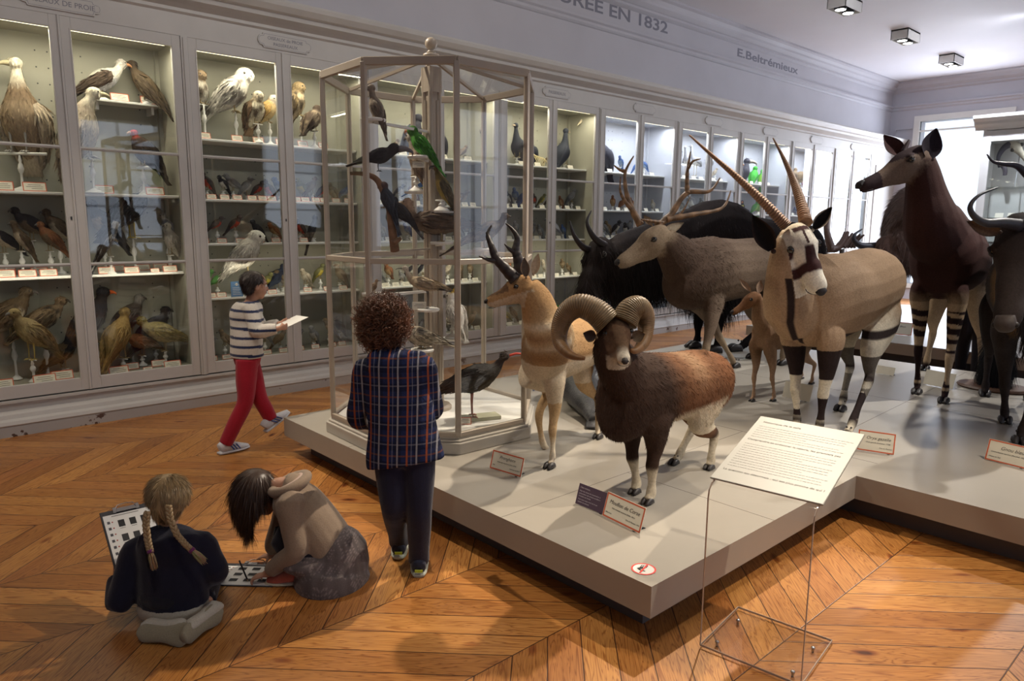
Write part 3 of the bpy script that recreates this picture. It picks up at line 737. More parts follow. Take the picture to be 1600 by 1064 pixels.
# ------------------------------------------------------------------ birds, stands and cards
M_FEATH = vcol('feathers', 0.75, (70, 70, 25), 0.30, 0.35)
M_HORN = vcol('beak_and_legs', 0.45, (50, 50, 50), 0.10, 0.05, spec=.5)
rnd = random.Random(7)
def bird_parts(bl=.2, br=.05, pitch=45, neck=.03, hr=.028, tail=.09, tw=.022, beak=.025, bk=.007, hook=0.0, leg=.05, back=(.2, .15, .1), belly=(.5, .42, .3), head=None, wing=None,
               tailc=None, bcol=(.1, .09, .08), lcol=(.3, .22, .1), pat=None, patc=(.05, .04, .03), hyaw=0, naim=None, crest=None, seed=1, nn=12, hook_n=0.0, wsp=1.0):
    head = head or back; wing = wing or back; tailc = tailc or wing
    p = R(pitch); d = Vector((math.cos(p), 0, math.sin(p))); vn = Vector((math.sin(p), 0, -math.cos(p)))
    C0 = Vector((0, 0, leg))-vn*br*.75+d*bl*.08
    B = MB(); rg = random.Random(seed)
    f0 = C0+d*bl*.5
    nd_ = Vector(naim).normalized() if naim else (d+Vector((0, 0, .9))).normalized()
    hc = f0+nd_*(neck+hr*.5)
    st = [(C0-d*bl*.56, br*.22, br*.16, back), (C0-d*bl*.36, br*.62, br*.5, back), (C0-d*bl*.1, br*.95, br*.92, back), (C0+d*bl*.16, br, br, back),
          (C0+d*bl*.36, br*.78, br*.8, back), (f0+nd_*neck*.15, max(hr*.8, br*.5), max(hr*.8, br*.48), back), (f0+nd_*neck*.7, hr*.78, hr*.78, head), (hc, hr*.6, hr*.6, head)]
    B.loft(st, nn, 3, side=(0, 1, 0))
    B.ball(hc, (hr*1.08, hr*.9, hr*.95), head, nn)
    def rc(q, c):
        v = Vector(q)-C0; w = v.dot(vn); a = v.dot(d)
        if a < bl*.42 and w > br*.08: c = belly
        if pat and a < bl*.5:
            if pat == 'spot' and rg.random() < .35: c = patc
            elif pat == 'bar' and math.sin(a*2*PI/(bl*.11)) > .35 and w > 0: c = patc
            elif pat == 'streak' and rg.random() < .3 and w > 0: c = patc
        return c
    B.c = [rc(q, c) for q, c in zip(B.v, B.c)]
    T = MB(); e = C0-d*bl*.5
    T.loft([(e+d*.02, tw*.8, tw*.5, tailc), (e-d*tail*.5, tw, .007, tailc), (e-d*tail, tw*1.15, .005, tuple(x*.7 for x in tailc))], 8, 2, side=(0, 1, 0))
    W = []
    for s in (-1, 1):
        w = MB()
        y = Vector((0, s*br*.80*wsp, 0))
        w.loft([(C0+d*bl*.34+y*.75, br*.16, br*.30, wing), (C0+d*bl*.18+y*1.05-vn*br*.1, br*.22, br*.62, wing), (C0-d*bl*.15+y*1.08-vn*br*.18, br*.2, br*.6, wing),
                (C0-d*bl*.5+y*.7-vn*br*.2, br*.13, br*.36, tuple(x*.8 for x in wing)), (C0-d*(bl*.62+tail*.45)+y*.35-vn*br*.12, .004, br*.08, tuple(x*.5 for x in wing))], 10, 3, side=(0, 1, 0))
        if pat in ('spot', 'bar'): w.c = [patc if rg.random() < .3 else c for c in w.c]
        W.append(w)
    cy, sy = math.cos(R(hyaw)), math.sin(R(hyaw)); fd = Vector((cy, sy, -.08))
    K = MB(); q = hc+fd*hr*.8
    K.loft([(q, bk, bk*1.15, bcol), (q+fd*beak*.5+Vector((0, 0, hook*.15)), bk*.75, bk*.85, bcol), (q+fd*beak*.92-Vector((0, 0, hook*.35)), bk*.35, bk*.4, bcol), (q+fd*beak*(1-.1*(hook > 0))-Vector((0, 0, hook)), bk*.08, bk*.1, tuple(x*.6 for x in bcol))], 8, 3)
    E_ = MB(); sd = Vector((-sy, cy, 0))
    for s in (-1, 1): E_.ball(hc+fd*hr*.55+sd*s*hr*.62+Vector((0, 0, hr*.2)), hr*.15, (.01, .008, .005), 8)
    if crest:
        for k in range(5): B.loft([(hc+Vector((-.2*hr, (k-2)*.1*hr, hr*.6)), hr*.16, hr*.16, crest), (hc+Vector((-.9*hr-.1*k*hr, (k-2)*.25*hr, hr*1.5)), hr*.14, hr*.1, crest), (hc+Vector((-1.2*hr-.3*k*hr, (k-2)*.4*hr, hr*(2.3-.1*k))), .001, .001, crest)], 6, 2)
    G = MB()
    for s in (-1, 1):
        y = s*br*.38; lr = max(.0022, br*.05)
        G.tube([(0, y, leg+br*.35), (-.004, y, leg*.55), (0, y, lr)], [lr*2.4, lr*1.1, lr], lcol, 6)
        for a in (-25, 0, 25, 180):
            l = br*(.42 if a != 180 else .28)
            G.tube([(0, y, lr), (l*.6*math.cos(R(a)), y+l*.6*math.sin(R(a)), lr*1.2), (l*math.cos(R(a)), y+l*math.sin(R(a)), -lr*.6)], [lr, lr*.9, lr*.3], lcol, 5, 1)
    return B, T, W, K, E_, G
M_EYE = paint('glass_eye', (.01, .008, .006), .08, 0, spec=.8)
def big_bird(label, cat='bird', voxel=.007, group=None, name='mounted_bird', **k):
    B, T, W, K, E_, G = bird_parts(**k)
    t = thing(name, label, cat, group=group)
    o = fuse(B, 'body', M_FEATH, voxel, 3, t)
    bl_, p_ = k.get('bl', .2), R(k.get('pitch', 45)); fl = lambda p, no: np.tile([-math.cos(p_), 0, -math.sin(p_)], (len(p), 1))
    strands(o, 'plumage', M_FEATH, 1300, bl_*.085, bl_*.030, fl, t, None, 31, .02, .12, .06, .22, 2, kind='stuff')
    T.build('tail', M_FEATH, t, True)
    for w in W:
        wo = w.build('wing', M_FEATH, t, True); strands(wo, 'wing_feathers', M_FEATH, 260, bl_*.17, bl_*.045, fl, wo, None, 32, .0, .06, .03, .25, 2, kind='stuff')
    K.build('beak', M_HORN, t, True)
    for side in (E_,): side.build('eyes', M_EYE, t, True)
    n = len(G.v)//2; 
    for h in (0, 1):
        g = MB(); nf = len(G.f)//2
        g.v = G.v[h*n:(h+1)*n]; g.c = G.c[h*n:(h+1)*n]; g.f = [tuple(i-h*n for i in f) for f in G.f[h*nf:(h+1)*nf]]; g.m = [0]*nf
        g.build('leg', M_HORN, t, True)
    return t
def small_bird_mesh(**k):
    k.setdefault('nn', 8)
    B, T, W, K, E_, G = bird_parts(**k)
    m = MB()
    for x, mi in [(B, 0), (T, 0)]+[(w, 0) for w in W]+[(K, 1), (E_, 1), (G, 1)]:
        m.add(x.v, x.f, list(x.c), mi)
    return m.mesh('mounted_bird', [M_FEATH, M_HORN], True)
def place(t, p, rz, s=1.0):
    t.location = p; t.rotation_euler = (0, 0, R(rz)); t.scale = (s, s, s); return t

# turned stands: the bird stands on the cross bar, top at z = h
def stand_mb(h, bar_l=.10, r=.05, bar_r=.011):
    b = MB(); k = h
    b.lathe([(r, 0), (r, .006), (r*.8, .014), (r*.35, .03), (.010, .04), (.009, k*.45), (.016, k*.5), (.022, k*.58), (.016, k*.68), (.008, k*.74), (.013, k*.8), (.008, k*.86), (.007, k-bar_r*1.6)], (0, 0, 0), 14)
    b.loft([((0, -bar_l, k-bar_r), bar_r, bar_r, (1, 1, 1)), ((0, bar_l, k-bar_r), bar_r, bar_r, (1, 1, 1))], 10, 2)
    return b
ST = {}
def stand(h, label, p, rz, bar_l=.10, r=.05, group='turned white perches under the birds', dark=False):
    key = (round(h, 2), round(bar_l, 2), round(r, 3), dark)
    if key not in ST: ST[key] = stand_mb(h, bar_l, r, .011 if bar_l > .05 else .005).mesh('perch_stand', M_DARK if dark else M_WHITE, True)
    o = link('perch_stand', ST[key]); o.location = p; o.rotation_euler = (0, 0, R(rz)); return tag(o, label, 'bird stand', group)
M_CARD = paint('card_paper', (0.78, 0.73, 0.60), .7, .03)
M_RED = paint('card_red_border', (0.62, 0.13, 0.06), .7, .03)
def card_mb(w, h, lean=.35, lines=True, red=True):
    b = MB(); u = Vector((1, 0, 0)); v = Vector((0, math.sin(lean), math.cos(lean))); n = u.cross(v)
    c = v*h/2
    b.obox(c, u*w/2, v*h/2, n*.0012, mi=0)
    if red:
        e = h*.045
        for cc, a, bb in ((c+v*(h/2-e), u*w/2, v*e), (c-v*(h/2-e), u*w/2, v*e), (c+u*(w/2-e), u*e, v*h/2), (c-u*(w/2-e), u*e, v*h/2)):
            b.obox(cc+n*.0016, a, bb, n*.0003, mi=1)
    if lines:
        for k, (ww, oo) in enumerate(((.28, 0), (.36, 0), (.24, .1))): b.obox(c+v*h*(.2-.2*k)+u*w*oo+n*.0016, u*w*ww, v*h*.022, n*.0002, mi=2)
    b.add([c+v*h*.3-n*.001, c+v*h*.3-n*.001+u*.004, Vector((0, h*math.sin(lean)+h*.35, 0)), Vector((.004, h*math.sin(lean)+h*.35, 0))], [(0, 1, 3, 2)], mi=0)
    return b
CM = {}
def card(p, label, w=.115, h=.06, rz=0, group='label cards in the wall cabinets', red=True, lines=True):
    key = (w, h, red, lines)
    if key not in CM: CM[key] = card_mb(w, h, .35, lines, red).mesh('label_card', [M_CARD, M_RED, M_INK])
    o = link('label_card', CM[key]); o.location = p; o.rotation_euler = (0, 0, R(rz)); return tag(o, label, 'label card', group)

RAPT = dict(bl=.30, br=.085, hr=.042, neck=.05, tail=.17, tw=.04, beak=.035, bk=.014, hook=.018, leg=.09)
def cab_bird(px, py_feet, Y, shelf_z, rz, label, s=1.0, stand_label=None, bar=.07, sr=.045, vox=.008, minh=.03, name='mounted_bird', cat='bird', **k):
    """a large mounted bird whose feet show at (px, py_feet), on its own stand on the shelf"""
    q = ony(px, py_feet, Y); h = max(minh, q.z-shelf_z)
    t = big_bird(label, cat, vox, 'large mounted birds in the wall cabinets', name, **k)
    place(t, (q.x, Y, shelf_z+h+.001), rz, s)
    wd = label.split(',')[0].split()[:10]
    while wd[-1] in ('the', 'a', 'of', 'on', 'with', 'behind', 'and', 'in', 'beside', 'near', 'at', 'between', 'to', 'from', 'high'): wd.pop()
    stand(h, (stand_label or 'turned white stand under the '+' '.join(wd)), (q.x, Y, shelf_z+.001), rz, bar, sr)
    return t
# --- leftmost cabinet
Y1 = 6.72
VULT = dict(bl=.46, br=.145, hr=.05, neck=.20, tail=.16, tw=.07, beak=.075, bk=.02, hook=.02, leg=.16, back=(.22, .15, .09), belly=(.33, .24, .15), head=(.72, .66, .52), wing=(.45, .37, .27), bcol=(.55, .48, .3), lcol=(.35, .33, .3))
cab_bird(30, 238, Y1, 1.82, -128, 'griffon vulture facing out with pale bald neck, wings hunched, far left', 1.0, 'turned white stand under the far left griffon vulture', .20, .09, pitch=82, hyaw=-60, naim=(0, 0, 1), wsp=1.15, **VULT)
cab_bird(143, 247, 6.60, 1.82, -20, 'griffon vulture with white head looking right, beside the dark red-headed vulture', .95, 'turned white stand under the right-looking griffon vulture', .08, .07, pitch=72, naim=(.55, 0, 1), hyaw=10, **{**VULT, 'neck': .13, 'belly': (.45, .38, .28), 'back': (.4, .33, .25), 'hr': .055, 'leg': .10})
q = ony(166, 190, 6.82)
for zc_ in (1,):
    t = thing('wall_bracket_shelf', 'short bracket shelf high in the leftmost cabinet carrying two birds', 'shelf', (1.85, 6.85, 2.57))
    b = MB(); b.box((1.50, 6.72, 2.56), (2.05, YB-.031, 2.58)); bevel(b.build('board', M_WHITE, t), .004, 1)
    b = MB(); b.box((1.56, 6.78, 2.50), (1.58, YB-.031, 2.56)); b.box((1.98, 6.78, 2.50), (2.0, YB-.031, 2.56)); b.build('brackets', M_WHITE, t)
cab_bird(160, 158, 6.80, 2.581, 0, 'black and white vulture with orange face on the high bracket shelf', .95, 'turned white stand under the orange-faced vulture', .05, .05, pitch=34, **{**RAPT, 'bl': .34, 'neck': .07, 'back': (.62, .6, .52), 'belly': (.6, .6, .6), 'head': (.7, .66, .6), 'wing': (.10, .07, .05), 'tailc': (.5, .48, .42), 'bcol': (.6, .28, .12), 'beak': .05, 'leg': .05})
cab_bird(228, 163, 6.78, 2.581, 135, 'dark brown raptor seen from behind, tail drooping, on the high bracket shelf', .95, 'turned white stand under the drooping brown raptor', .05, .05, pitch=52, **{**RAPT, 'bl': .34, 'br': .075, 'back': (.12, .085, .05), 'belly': (.14, .10, .06), 'wing': (.11, .08, .05), 'tail': .2, 'leg': .05, 'beak': .04})
cab_bird(223, 260, 6.70, 1.82, 190, 'blackish vulture with small red head on a cross-bar stand', .9, 'turned white cross-bar stand under the red-headed vulture', .09, .05, pitch=55, **{**RAPT, 'bl': .30, 'br': .095, 'neck': .04, 'back': (.05, .03, .022), 'belly': (.05, .03, .022), 'head': (.45, .06, .05), 'wing': (.04, .028, .02), 'hr': .034, 'bcol': (.6, .4, .3), 'tail': .2, 'leg': .06})
F1 = dict(RAPT)
def rap(px, py, Y, z, rz, label, s, pitch=50, **k):
    d = dict(RAPT); d.update(k); cab_bird(px, py, Y, z, rz, label, s, pitch=pitch, bar=.05, sr=.04, **d)
br1, br2, blk, pale, rust = (.13, .09, .05), (.20, .14, .08), (.03, .028, .03), (.50, .42, .30), (.28, .12, .05)
rap(7, 395, 6.78, 1.17, 200, 'dark slate falcon cut by the left edge, middle shelf', .62, 40, back=blk, belly=pale)
rap(33, 392, 6.66, 1.17, 200, 'slim brown falcon with pale breast, lower middle shelf', .62, 62, back=br1, belly=pale, bl=.30, br=.065)
rap(50, 375, 6.85, 1.17, 200, 'dark-backed falcon leaning left behind the slim falcon', .75, 35, back=blk, belly=br2)
rap(78, 392, 6.66, 1.17, 200, 'rusty brown kestrel leaning left on the middle shelf', .62, 50, back=rust, belly=br2)
rap(92, 380, 6.84, 1.17, 190, 'speckled pale-breasted falcon behind the rusty kestrel', .75, 48, back=br1, belly=pale, pat='streak')
rap(162, 380, 6.80, 1.17, 190, 'blue-black hawk with pale buff breast perched on a low stump', .95, 55, back=(.04, .045, .06), belly=(.42, .33, .22))
rap(208, 372, 6.74, 1.17, 15, 'large dark eagle with big white head and yellow legs', 1.2, 42, back=blk, belly=(.1, .08, .07), head=(.66, .64, .6), lcol=(.55, .4, .05), leg=.12)
rap(172, 400, 6.62, 1.17, 15, 'long black and white raptor leaning steeply up to the right', .8, 58, back=blk, belly=blk, head=(.5, .48, .45), tail=.3, br=.05, pat='bar', patc=(.5, .48, .45))
rap(262, 375, 6.82, 1.17, 200, 'small white kite with dark wings, behind the other white kite', .62, 62, back=(.2, .2, .22), belly=(.65, .63, .58), head=(.6, .58, .55))
rap(266, 398, 6.68, 1.17, 195, 'small pale grey and white kite standing upright', .72, 70, back=(.32, .30, .26), belly=(.66, .63, .55), head=(.6, .58, .5), tail=.12)
rap(20, 530, 6.80, .345, -20, 'large heavily streaked brown buzzard at the far left of the bottom shelf', 1.15, 45, back=br1, belly=pale, pat='streak')
rap(70, 530, 6.76, .345, 15, 'speckled brown buzzard leaning right on the bottom shelf', 1.0, 32, back=br2, belly=pale, pat='spot')
rap(50, 562, 6.60, .345, 205, 'yellowish hawk standing tall in front of the buzzards', 1.0, 48, back=(.24, .18, .08), belly=(.42, .34, .16), lcol=(.5, .38, .1), leg=.14)
rap(100, 575, 6.86, .345, 30, 'dark brown bird with long tail behind the yellowish hawk', .8, 30, back=br1, belly=br1)
rap(150, 535, 6.82, .345, 5, 'black caracara with bright orange beak on the bottom shelf', 1.25, 55, back=(.02, .018, .02), belly=(.02, .018, .02), wing=(.02, .018, .02), bcol=(.75, .14, .02), beak=.05)
rap(192, 560, 6.60, .345, 30, 'golden brown hawk upright with spread stance on a stand', 1.05, 58, back=(.3, .2, .07), belly=(.42, .3, .12), pat='streak', leg=.12)
rap(205, 525, 6.86, .345, 20, 'grey-headed dark harrier behind the golden brown hawk', 1.0, 45, back=(.09, .07, .06), belly=(.3, .26, .22), head=(.3, .28, .26))
rap(222, 555, 6.76, .345, 200, 'small rusty falcon crouching between larger hawks', .75, 25, back=rust, belly=(.25, .15, .08))
rap(243, 545, 6.84, .345, 15, 'slate black goshawk leaning right with small crest', 1.05, 42, back=(.035, .03, .035), belly=(.06, .05, .05))
rap(258, 548, 6.66, .345, 175, 'yellow-streaked hawk with long wings at the right of the bottom shelf', 1.0, 25, back=(.3, .24, .08), belly=(.45, .36, .15), pat='streak')
# --- owls and others in the second cabinet
OWL = dict(bl=.28, br=.088, hr=.058, neck=.0, tail=.10, tw=.05, beak=.012, bk=.008, hook=.012, leg=.05)
def owl(px, py, Y, z, rz, label, s, pitch=60, **k):
    d = dict(OWL); d.update(k); cab_bird(px, py, Y, z, rz, label, s, pitch=pitch, bar=.05, sr=.045, **d)
wh = (.58, .55, .48)
owl(318, 163, 6.68, 2.32, -60, 'barred brown owl half hidden by the door frame', .95, 75, back=br2, belly=(.5, .46, .38), pat='spot', patc=(.08, .06, .04))
owl(368, 176, 6.70, 2.32, -25, 'large snowy owl with black flecks, leaning right on the top shelf', 1.35, 48, back=wh, belly=wh, head=(.66, .64, .57), wing=wh, pat='spot', patc=(.16, .14, .12), hyaw=-40)
owl(403, 193, 6.62, 2.32, -75, 'speckled brown owl with pale face beside the snowy owl', .95, 62, back=(.3, .22, .12), belly=(.62, .56, .42), head=(.55, .48, .36), wing=(.22, .14, .08), pat='spot', patc=(.1, .07, .04), hr=.055)
owl(421, 192, 6.74, 2.32, -30, 'tawny barn owl with heart-shaped white face', .85, 52, back=(.5, .33, .12), belly=(.6, .45, .22), head=(.72, .66, .55), hyaw=-30, hr=.06)
owl(470, 182, 6.70, 2.32, -40, 'large eagle owl with ear tufts near the glass case', 1.05, 72, back=(.28, .2, .1), belly=(.5, .4, .26), pat='spot', patc=(.07, .05, .03), hyaw=10)
owl(491, 205, 6.64, 2.32, 20, 'dark brown owl perched low on a branch near the glass case', .85, 50, back=(.1, .07, .05), belly=(.2, .15, .1), pat='spot', patc=(.35, .27, .18))
owl(388, 425, 6.60, .92, -20, 'lone snowy owl with faint grey flecks behind the walking boy', 1.3, 50, back=wh, belly=wh, head=(.66, .64, .57), wing=wh, pat='spot', patc=(.5, .46, .4), hyaw=-10)
cab_bird(489, 372, 6.66, 1.41, 35, 'glossy black long-tailed bird leaning up to the right', .62, None, .03, .03, pitch=58, **{**RAPT, 'br': .05, 'tail': .32, 'tw': .02, 'back': blk, 'belly': blk, 'hook': 0.0, 'beak': .05, 'bk': .008})
cab_bird(433, 452, 6.78, .92, 20, 'slate blue crow-like bird leaning right on the lower shelf', .7, None, .03, .03, pitch=38, **{**RAPT, 'back': (.03, .04, .07), 'belly': (.04, .05, .08), 'hook': 0.0, 'tail': .2})
# blue sign
t = thing('information_sign', 'small blue information sign standing beside the lone snowy owl', 'sign', (2.62, 6.6, .92))
q = ony(372, 485, 6.58); b = MB(); b.box((q.x-.055, 6.58, .921), (q.x+.055, 6.584, 1.06)); b.build('board', paint('sign_blue', (.10, .22, .42), .6), t)
b = MB(); b.box((q.x-.008, 6.579, 1.02), (q.x+.008, 6.58, 1.045)); b.box((q.x-.018, 6.579, 1.03), (q.x+.018, 6.58, 1.036)); [b.box((q.x-.04, 6.579, .94+.015*k), (q.x+.04-.01*(k % 3), 6.58, .943+.015*k)) for k in range(5)]; b.build('print', M_WHITE, t)

# cards seen clearly in the two near cabinets: (px, py of foot, shelf, Y, width)
CARDS = [(55, 296, 1.82, 6.62, .155), (3, 296, 1.82, 6.62, .155), (163, 298, 1.82, 6.62, .145), (243, 300, 1.82, 6.62, .145), (191, 196, 2.58, 6.745, .14), (237, 200, 2.58, 6.745, .14),
         (8, 424, 1.17, 6.60, .13), (43, 424, 1.17, 6.60, .12), (76, 424, 1.17, 6.60, .12), (8, 405, 1.17, 6.90, .13), (60, 405, 1.17, 6.90, .12), (167, 420, 1.17, 6.60, .125), (206, 419, 1.17, 6.60, .115), (242, 417, 1.17, 6.60, .07), (266, 417, 1.17, 6.60, .115),
         (182, 399, 1.17, 6.90, .12), (222, 397, 1.17, 6.90, .12), (250, 396, 1.17, 6.90, .12),
         (2, 590, .341, 6.50, .15), (70, 590, .341, 6.50, .155), (97, 578, .341, 6.58, .155), (186, 575, .341, 6.50, .15), (231, 568, .341, 6.50, .075), (270, 566, .341, 6.50, .14), (205, 560, .341, 6.66, .12), (248, 558, .341, 6.66, .12)]
for i, (px, py, z, Y, w) in enumerate(CARDS):
    wh_ = {1.82: 'upper shelf', 2.58: 'high bracket shelf', 1.17: 'middle shelf', .341: 'bottom'}[z]
    same = sorted(c[0] for c in CARDS if c[2] == z and c[3] == Y); k = same.index(px)
    card((ony(px, py, Y).x, Y, z+.001), 'red-edged label card, %s from left, %s %s, leftmost cabinet' % (['first', 'second', 'third', 'fourth', 'fifth', 'sixth', 'seventh', 'eighth'][k], 'back of' if Y in (6.90, 6.66) else ('mid depth of' if Y == 6.58 else 'front of'), ('the '+wh_)), w, w*.48)

for i, px in enumerate((322, 372, 405, 440, 474, 506)):
    card((ony(px, 235, 6.60).x, 6.60, 2.321), 'red-edged label card, %s from left, on the owl shelf of the second cabinet' % ['first', 'second', 'third', 'fourth', 'fifth', 'sixth'][i], .10, .055)
# --- small birds filling the shelves
PAL = [('brown', dict(back=(.16, .11, .06), belly=(.36, .28, .18))), ('black', dict(back=blk, belly=(.05, .045, .05))), ('yellow-breasted', dict(back=(.2, .2, .08), belly=(.6, .48, .08))),
       ('red-breasted', dict(back=(.08, .06, .05), belly=(.5, .06, .03))), ('blue', dict(back=(.06, .12, .3), belly=(.2, .28, .4))), ('grey', dict(back=(.2, .2, .2), belly=(.45, .43, .4))),
       ('green', dict(back=(.08, .26, .06), belly=(.2, .36, .07))), ('black and white', dict(back=(.03, .03, .035), belly=(.6, .58, .52))), ('rusty', dict(back=(.25, .1, .04), belly=(.4, .25, .12))), ('pale', dict(back=(.42, .36, .27), belly=(.6, .55, .45)))]
PROT = {}
for i, (nm, kk) in enumerate(PAL):
    PROT[nm] = [small_bird_mesh(bl=.105, br=.03, pitch=40+12*j, neck=.008, hr=.02, tail=.06+.03*((i+j) % 2), tw=.013, beak=.018, bk=.005, leg=.03, seed=i*3+j, **kk) for j in (0, 1)]
TALL = {'heron-like': small_bird_mesh(bl=.20, br=.06, pitch=25, neck=.16, hr=.025, tail=.05, beak=.07, bk=.007, leg=.16, back=(.3, .3, .32), belly=(.6, .58, .55), naim=(.25, 0, 1)),
        'black hornbill-like': small_bird_mesh(bl=.32, br=.10, pitch=66, neck=.04, hr=.05, tail=.2, tw=.05, beak=.16, bk=.03, hook=.05, leg=.05, back=(.025, .025, .035), belly=(.03, .03, .04), bcol=(.2, .17, .14)),
        'long-necked dark': small_bird_mesh(bl=.26, br=.09, pitch=60, neck=.14, hr=.035, tail=.12, beak=.07, bk=.012, leg=.06, back=(.03, .035, .05), belly=(.05, .05, .07), bcol=(.4, .3, .2), naim=(.1, 0, 1)),
        'green parrot-like': small_bird_mesh(bl=.18, br=.055, pitch=60, neck=.01, hr=.036, tail=.16, tw=.03, beak=.022, bk=.014, hook=.02, leg=.03, back=(.06, .42, .05), belly=(.25, .55, .05), bcol=(.6, .5, .4)),
        'red parrot-like': small_bird_mesh(bl=.20, br=.06, pitch=66, neck=.01, hr=.04, tail=.2, tw=.03, beak=.025, bk=.016, hook=.024, leg=.03, back=(.5, .05, .05), belly=(.5, .06, .05), bcol=(.6, .5, .4), wing=(.2, .05, .1)),
        'orange-billed toucan-like': small_bird_mesh(bl=.20, br=.06, pitch=55, neck=.01, hr=.04, tail=.14, tw=.03, beak=.12, bk=.022, hook=.02, leg=.03, back=(.02, .02, .025), belly=(.7, .6, .1), bcol=(.8, .25, .02)),
        'white gull-like': small_bird_mesh(bl=.20, br=.055, pitch=30, neck=.03, hr=.03, tail=.08, beak=.04, bk=.008, leg=.06, back=(.45, .46, .5), belly=(.75, .75, .72)),
        'brown duck-like': small_bird_mesh(bl=.26, br=.08, pitch=12, neck=.08, hr=.035, tail=.06, beak=.05, bk=.012, leg=.05, back=(.2, .14, .08), belly=(.35, .27, .18))}
ORD = ['first', 'second', 'third', 'fourth', 'fifth', 'sixth', 'seventh', 'eighth', 'ninth', 'tenth', 'eleventh', 'twelfth', 'thirteenth', 'fourteenth']
SHN = {2.32: 'top', 1.80: 'second', 1.41: 'third', .92: 'fourth', .341: 'bottom'}
FC = {}
def fill(n, z, x0, x1, step, kinds, scale=1.0, Y=6.72, st_h=.06, cards=True, tall=False, skip=()):
    xs_ = []; x = x0+rnd.uniform(0, step*.4)
    while x < x1:
        xs_.append(x); x += step*rnd.uniform(.75, 1.25)
    for i, x in enumerate(xs_):
        nm = kinds[(i+rnd.randrange(3)) % len(kinds)]
        me = TALL[nm] if nm in TALL else rnd.choice(PROT[nm])
        s = scale*rnd.uniform(.85, 1.2); h = st_h*rnd.choice((.7, 1, 1.5)) if st_h else 0
        rz = rnd.choice((200, 180, -20, 10, -60, 215)); yy = Y+rnd.uniform(-.03, .05)
        k_ = FC.get((n, z), 0); FC[(n, z)] = k_+1; w = ORD[min(k_, 13)]; cab = names[n]
        if h:
            bar_l = .045 if nm in TALL else .022
            h = round(h, 2); stand(h, 'small turned stand under the %s bird, %s shelf, %s cabinet from left' % (w, SHN[z], cab), (x, yy, z+.001), rz, bar_l, .022+.015*(nm in TALL))
        o = link('mounted_bird', me); o.location = (x, yy, z+h+.002); o.rotation_euler = (0, 0, R(rz)); o.scale = (s, s, s)
        tag(o, '%s %s bird, %s from left on the %s shelf of the %s cabinet' % ('tall' if nm in TALL else 'small', nm, w, SHN[z], cab), 'bird', 'mounted birds on the %s shelf of the %s wall cabinet' % (SHN[z], cab))
        if cards: card((x+rnd.uniform(-.02, .02), YF+.185, z+.001), '%s label card on the %s shelf edge, %s cabinet from left' % (w, SHN[z], cab), .10 if tall else .085, .045, 0, 'label cards on the shelf edges', n < 2, n < 3)
sm = ['brown', 'black', 'yellow-breasted', 'grey', 'rusty', 'black and white', 'blue', 'pale', 'red-breasted', 'brown']
fill(1, 1.80, 2.26, 3.80, .125, ['brown', 'red-breasted', 'blue', 'yellow-breasted', 'black and white', 'grey'], 1.25, 6.70, .05)
fill(1, 1.41, 2.28, 3.30, .15, ['grey', 'brown', 'red-breasted', 'black', 'rusty'], 1.2, 6.72, .07)
fill(1, .92, 2.28, 2.5, .10, ['green', 'blue', 'red-breasted'], 1.2, 6.72, .06)
fill(1, .92, 2.9, 3.8, .17, ['brown', 'yellow-breasted', 'pale'], 1.3, 6.72, .07)
fill(1, .341, 2.3, 3.8, .16, ['brown', 'grey', 'black'], 1.2, 6.66, .08)
for z, kk, sc_, stp in ((2.32, ['black hornbill-like', 'brown', 'brown duck-like', 'long-necked dark'], 1.0, .34), (1.80, sm, 1.1, .15), (1.41, sm[::-1], 1.1, .16), (.92, sm, 1.2, .15), (.341, ['brown', 'pale', 'grey'], 1.2, .18)):
    fill(2, z, 4.02, 5.5, stp, kk, sc_, 6.72, .06, tall=z > 2)
for z, kk, sc_, stp in ((2.32, ['long-necked dark', 'black hornbill-like', 'brown'], .95, .32), (1.80, sm[2:], 1.2, .16), (1.41, ['blue', 'white gull-like', 'grey'], 1.1, .22), (.92, sm, 1.2, .16), (.341, ['yellow-breasted', 'green', 'brown'], 1.2, .2)):
    fill(3, z, 5.72, 7.2, stp, kk, sc_, 6.72, .06, tall=z > 2)
for z, kk, sc_, stp in ((2.32, ['long-necked dark', 'black hornbill-like', 'blue'], 1.15, .30), (1.80, ['rusty', 'pale', 'brown'], 1.2, .26), (1.41, ['rusty', 'brown', 'black and white', 'grey'], 1.4, .15), (.92, sm, 1.3, .2), (.341, ['yellow-breasted', 'green', 'rusty'], 1.3, .2)):
    fill(4, z, 7.45, 8.95, stp, kk, sc_, 6.72, .06, tall=z > 2)
for z, kk, sc_, stp in ((2.32, ['white gull-like', 'heron-like', 'pale'], .9, .27), (1.80, ['blue', 'grey', 'white gull-like'], 1.0, .24), (1.41, ['white gull-like', 'black and white', 'brown'], .95, .2), (.92, sm, 1.2, .24)):
    fill(5, z, 9.2, 10.7, stp, kk, sc_, 6.72, .06, tall=z > 2)
for z, kk, sc_, stp in ((2.32, ['orange-billed toucan-like', 'orange-billed toucan-like', 'black hornbill-like'], 1.15, .26), (1.80, ['orange-billed toucan-like', 'black'], .9, .3), (1.41, ['blue', 'black', 'grey'], 1.2, .25)):
    fill(6, z, 10.95, 11.7, stp, kk, sc_, 6.72, .05, tall=z > 2)
for z, kk, sc_, stp in ((2.32, ['green parrot-like'], 1.2, .22), (1.80, ['green parrot-like', 'yellow-breasted'], 1.0, .27), (1.41, ['blue', 'green'], 1.3, .25)):
    fill(6, z, 11.85, 12.4, stp, kk, sc_, 6.70, .05, tall=z > 2)
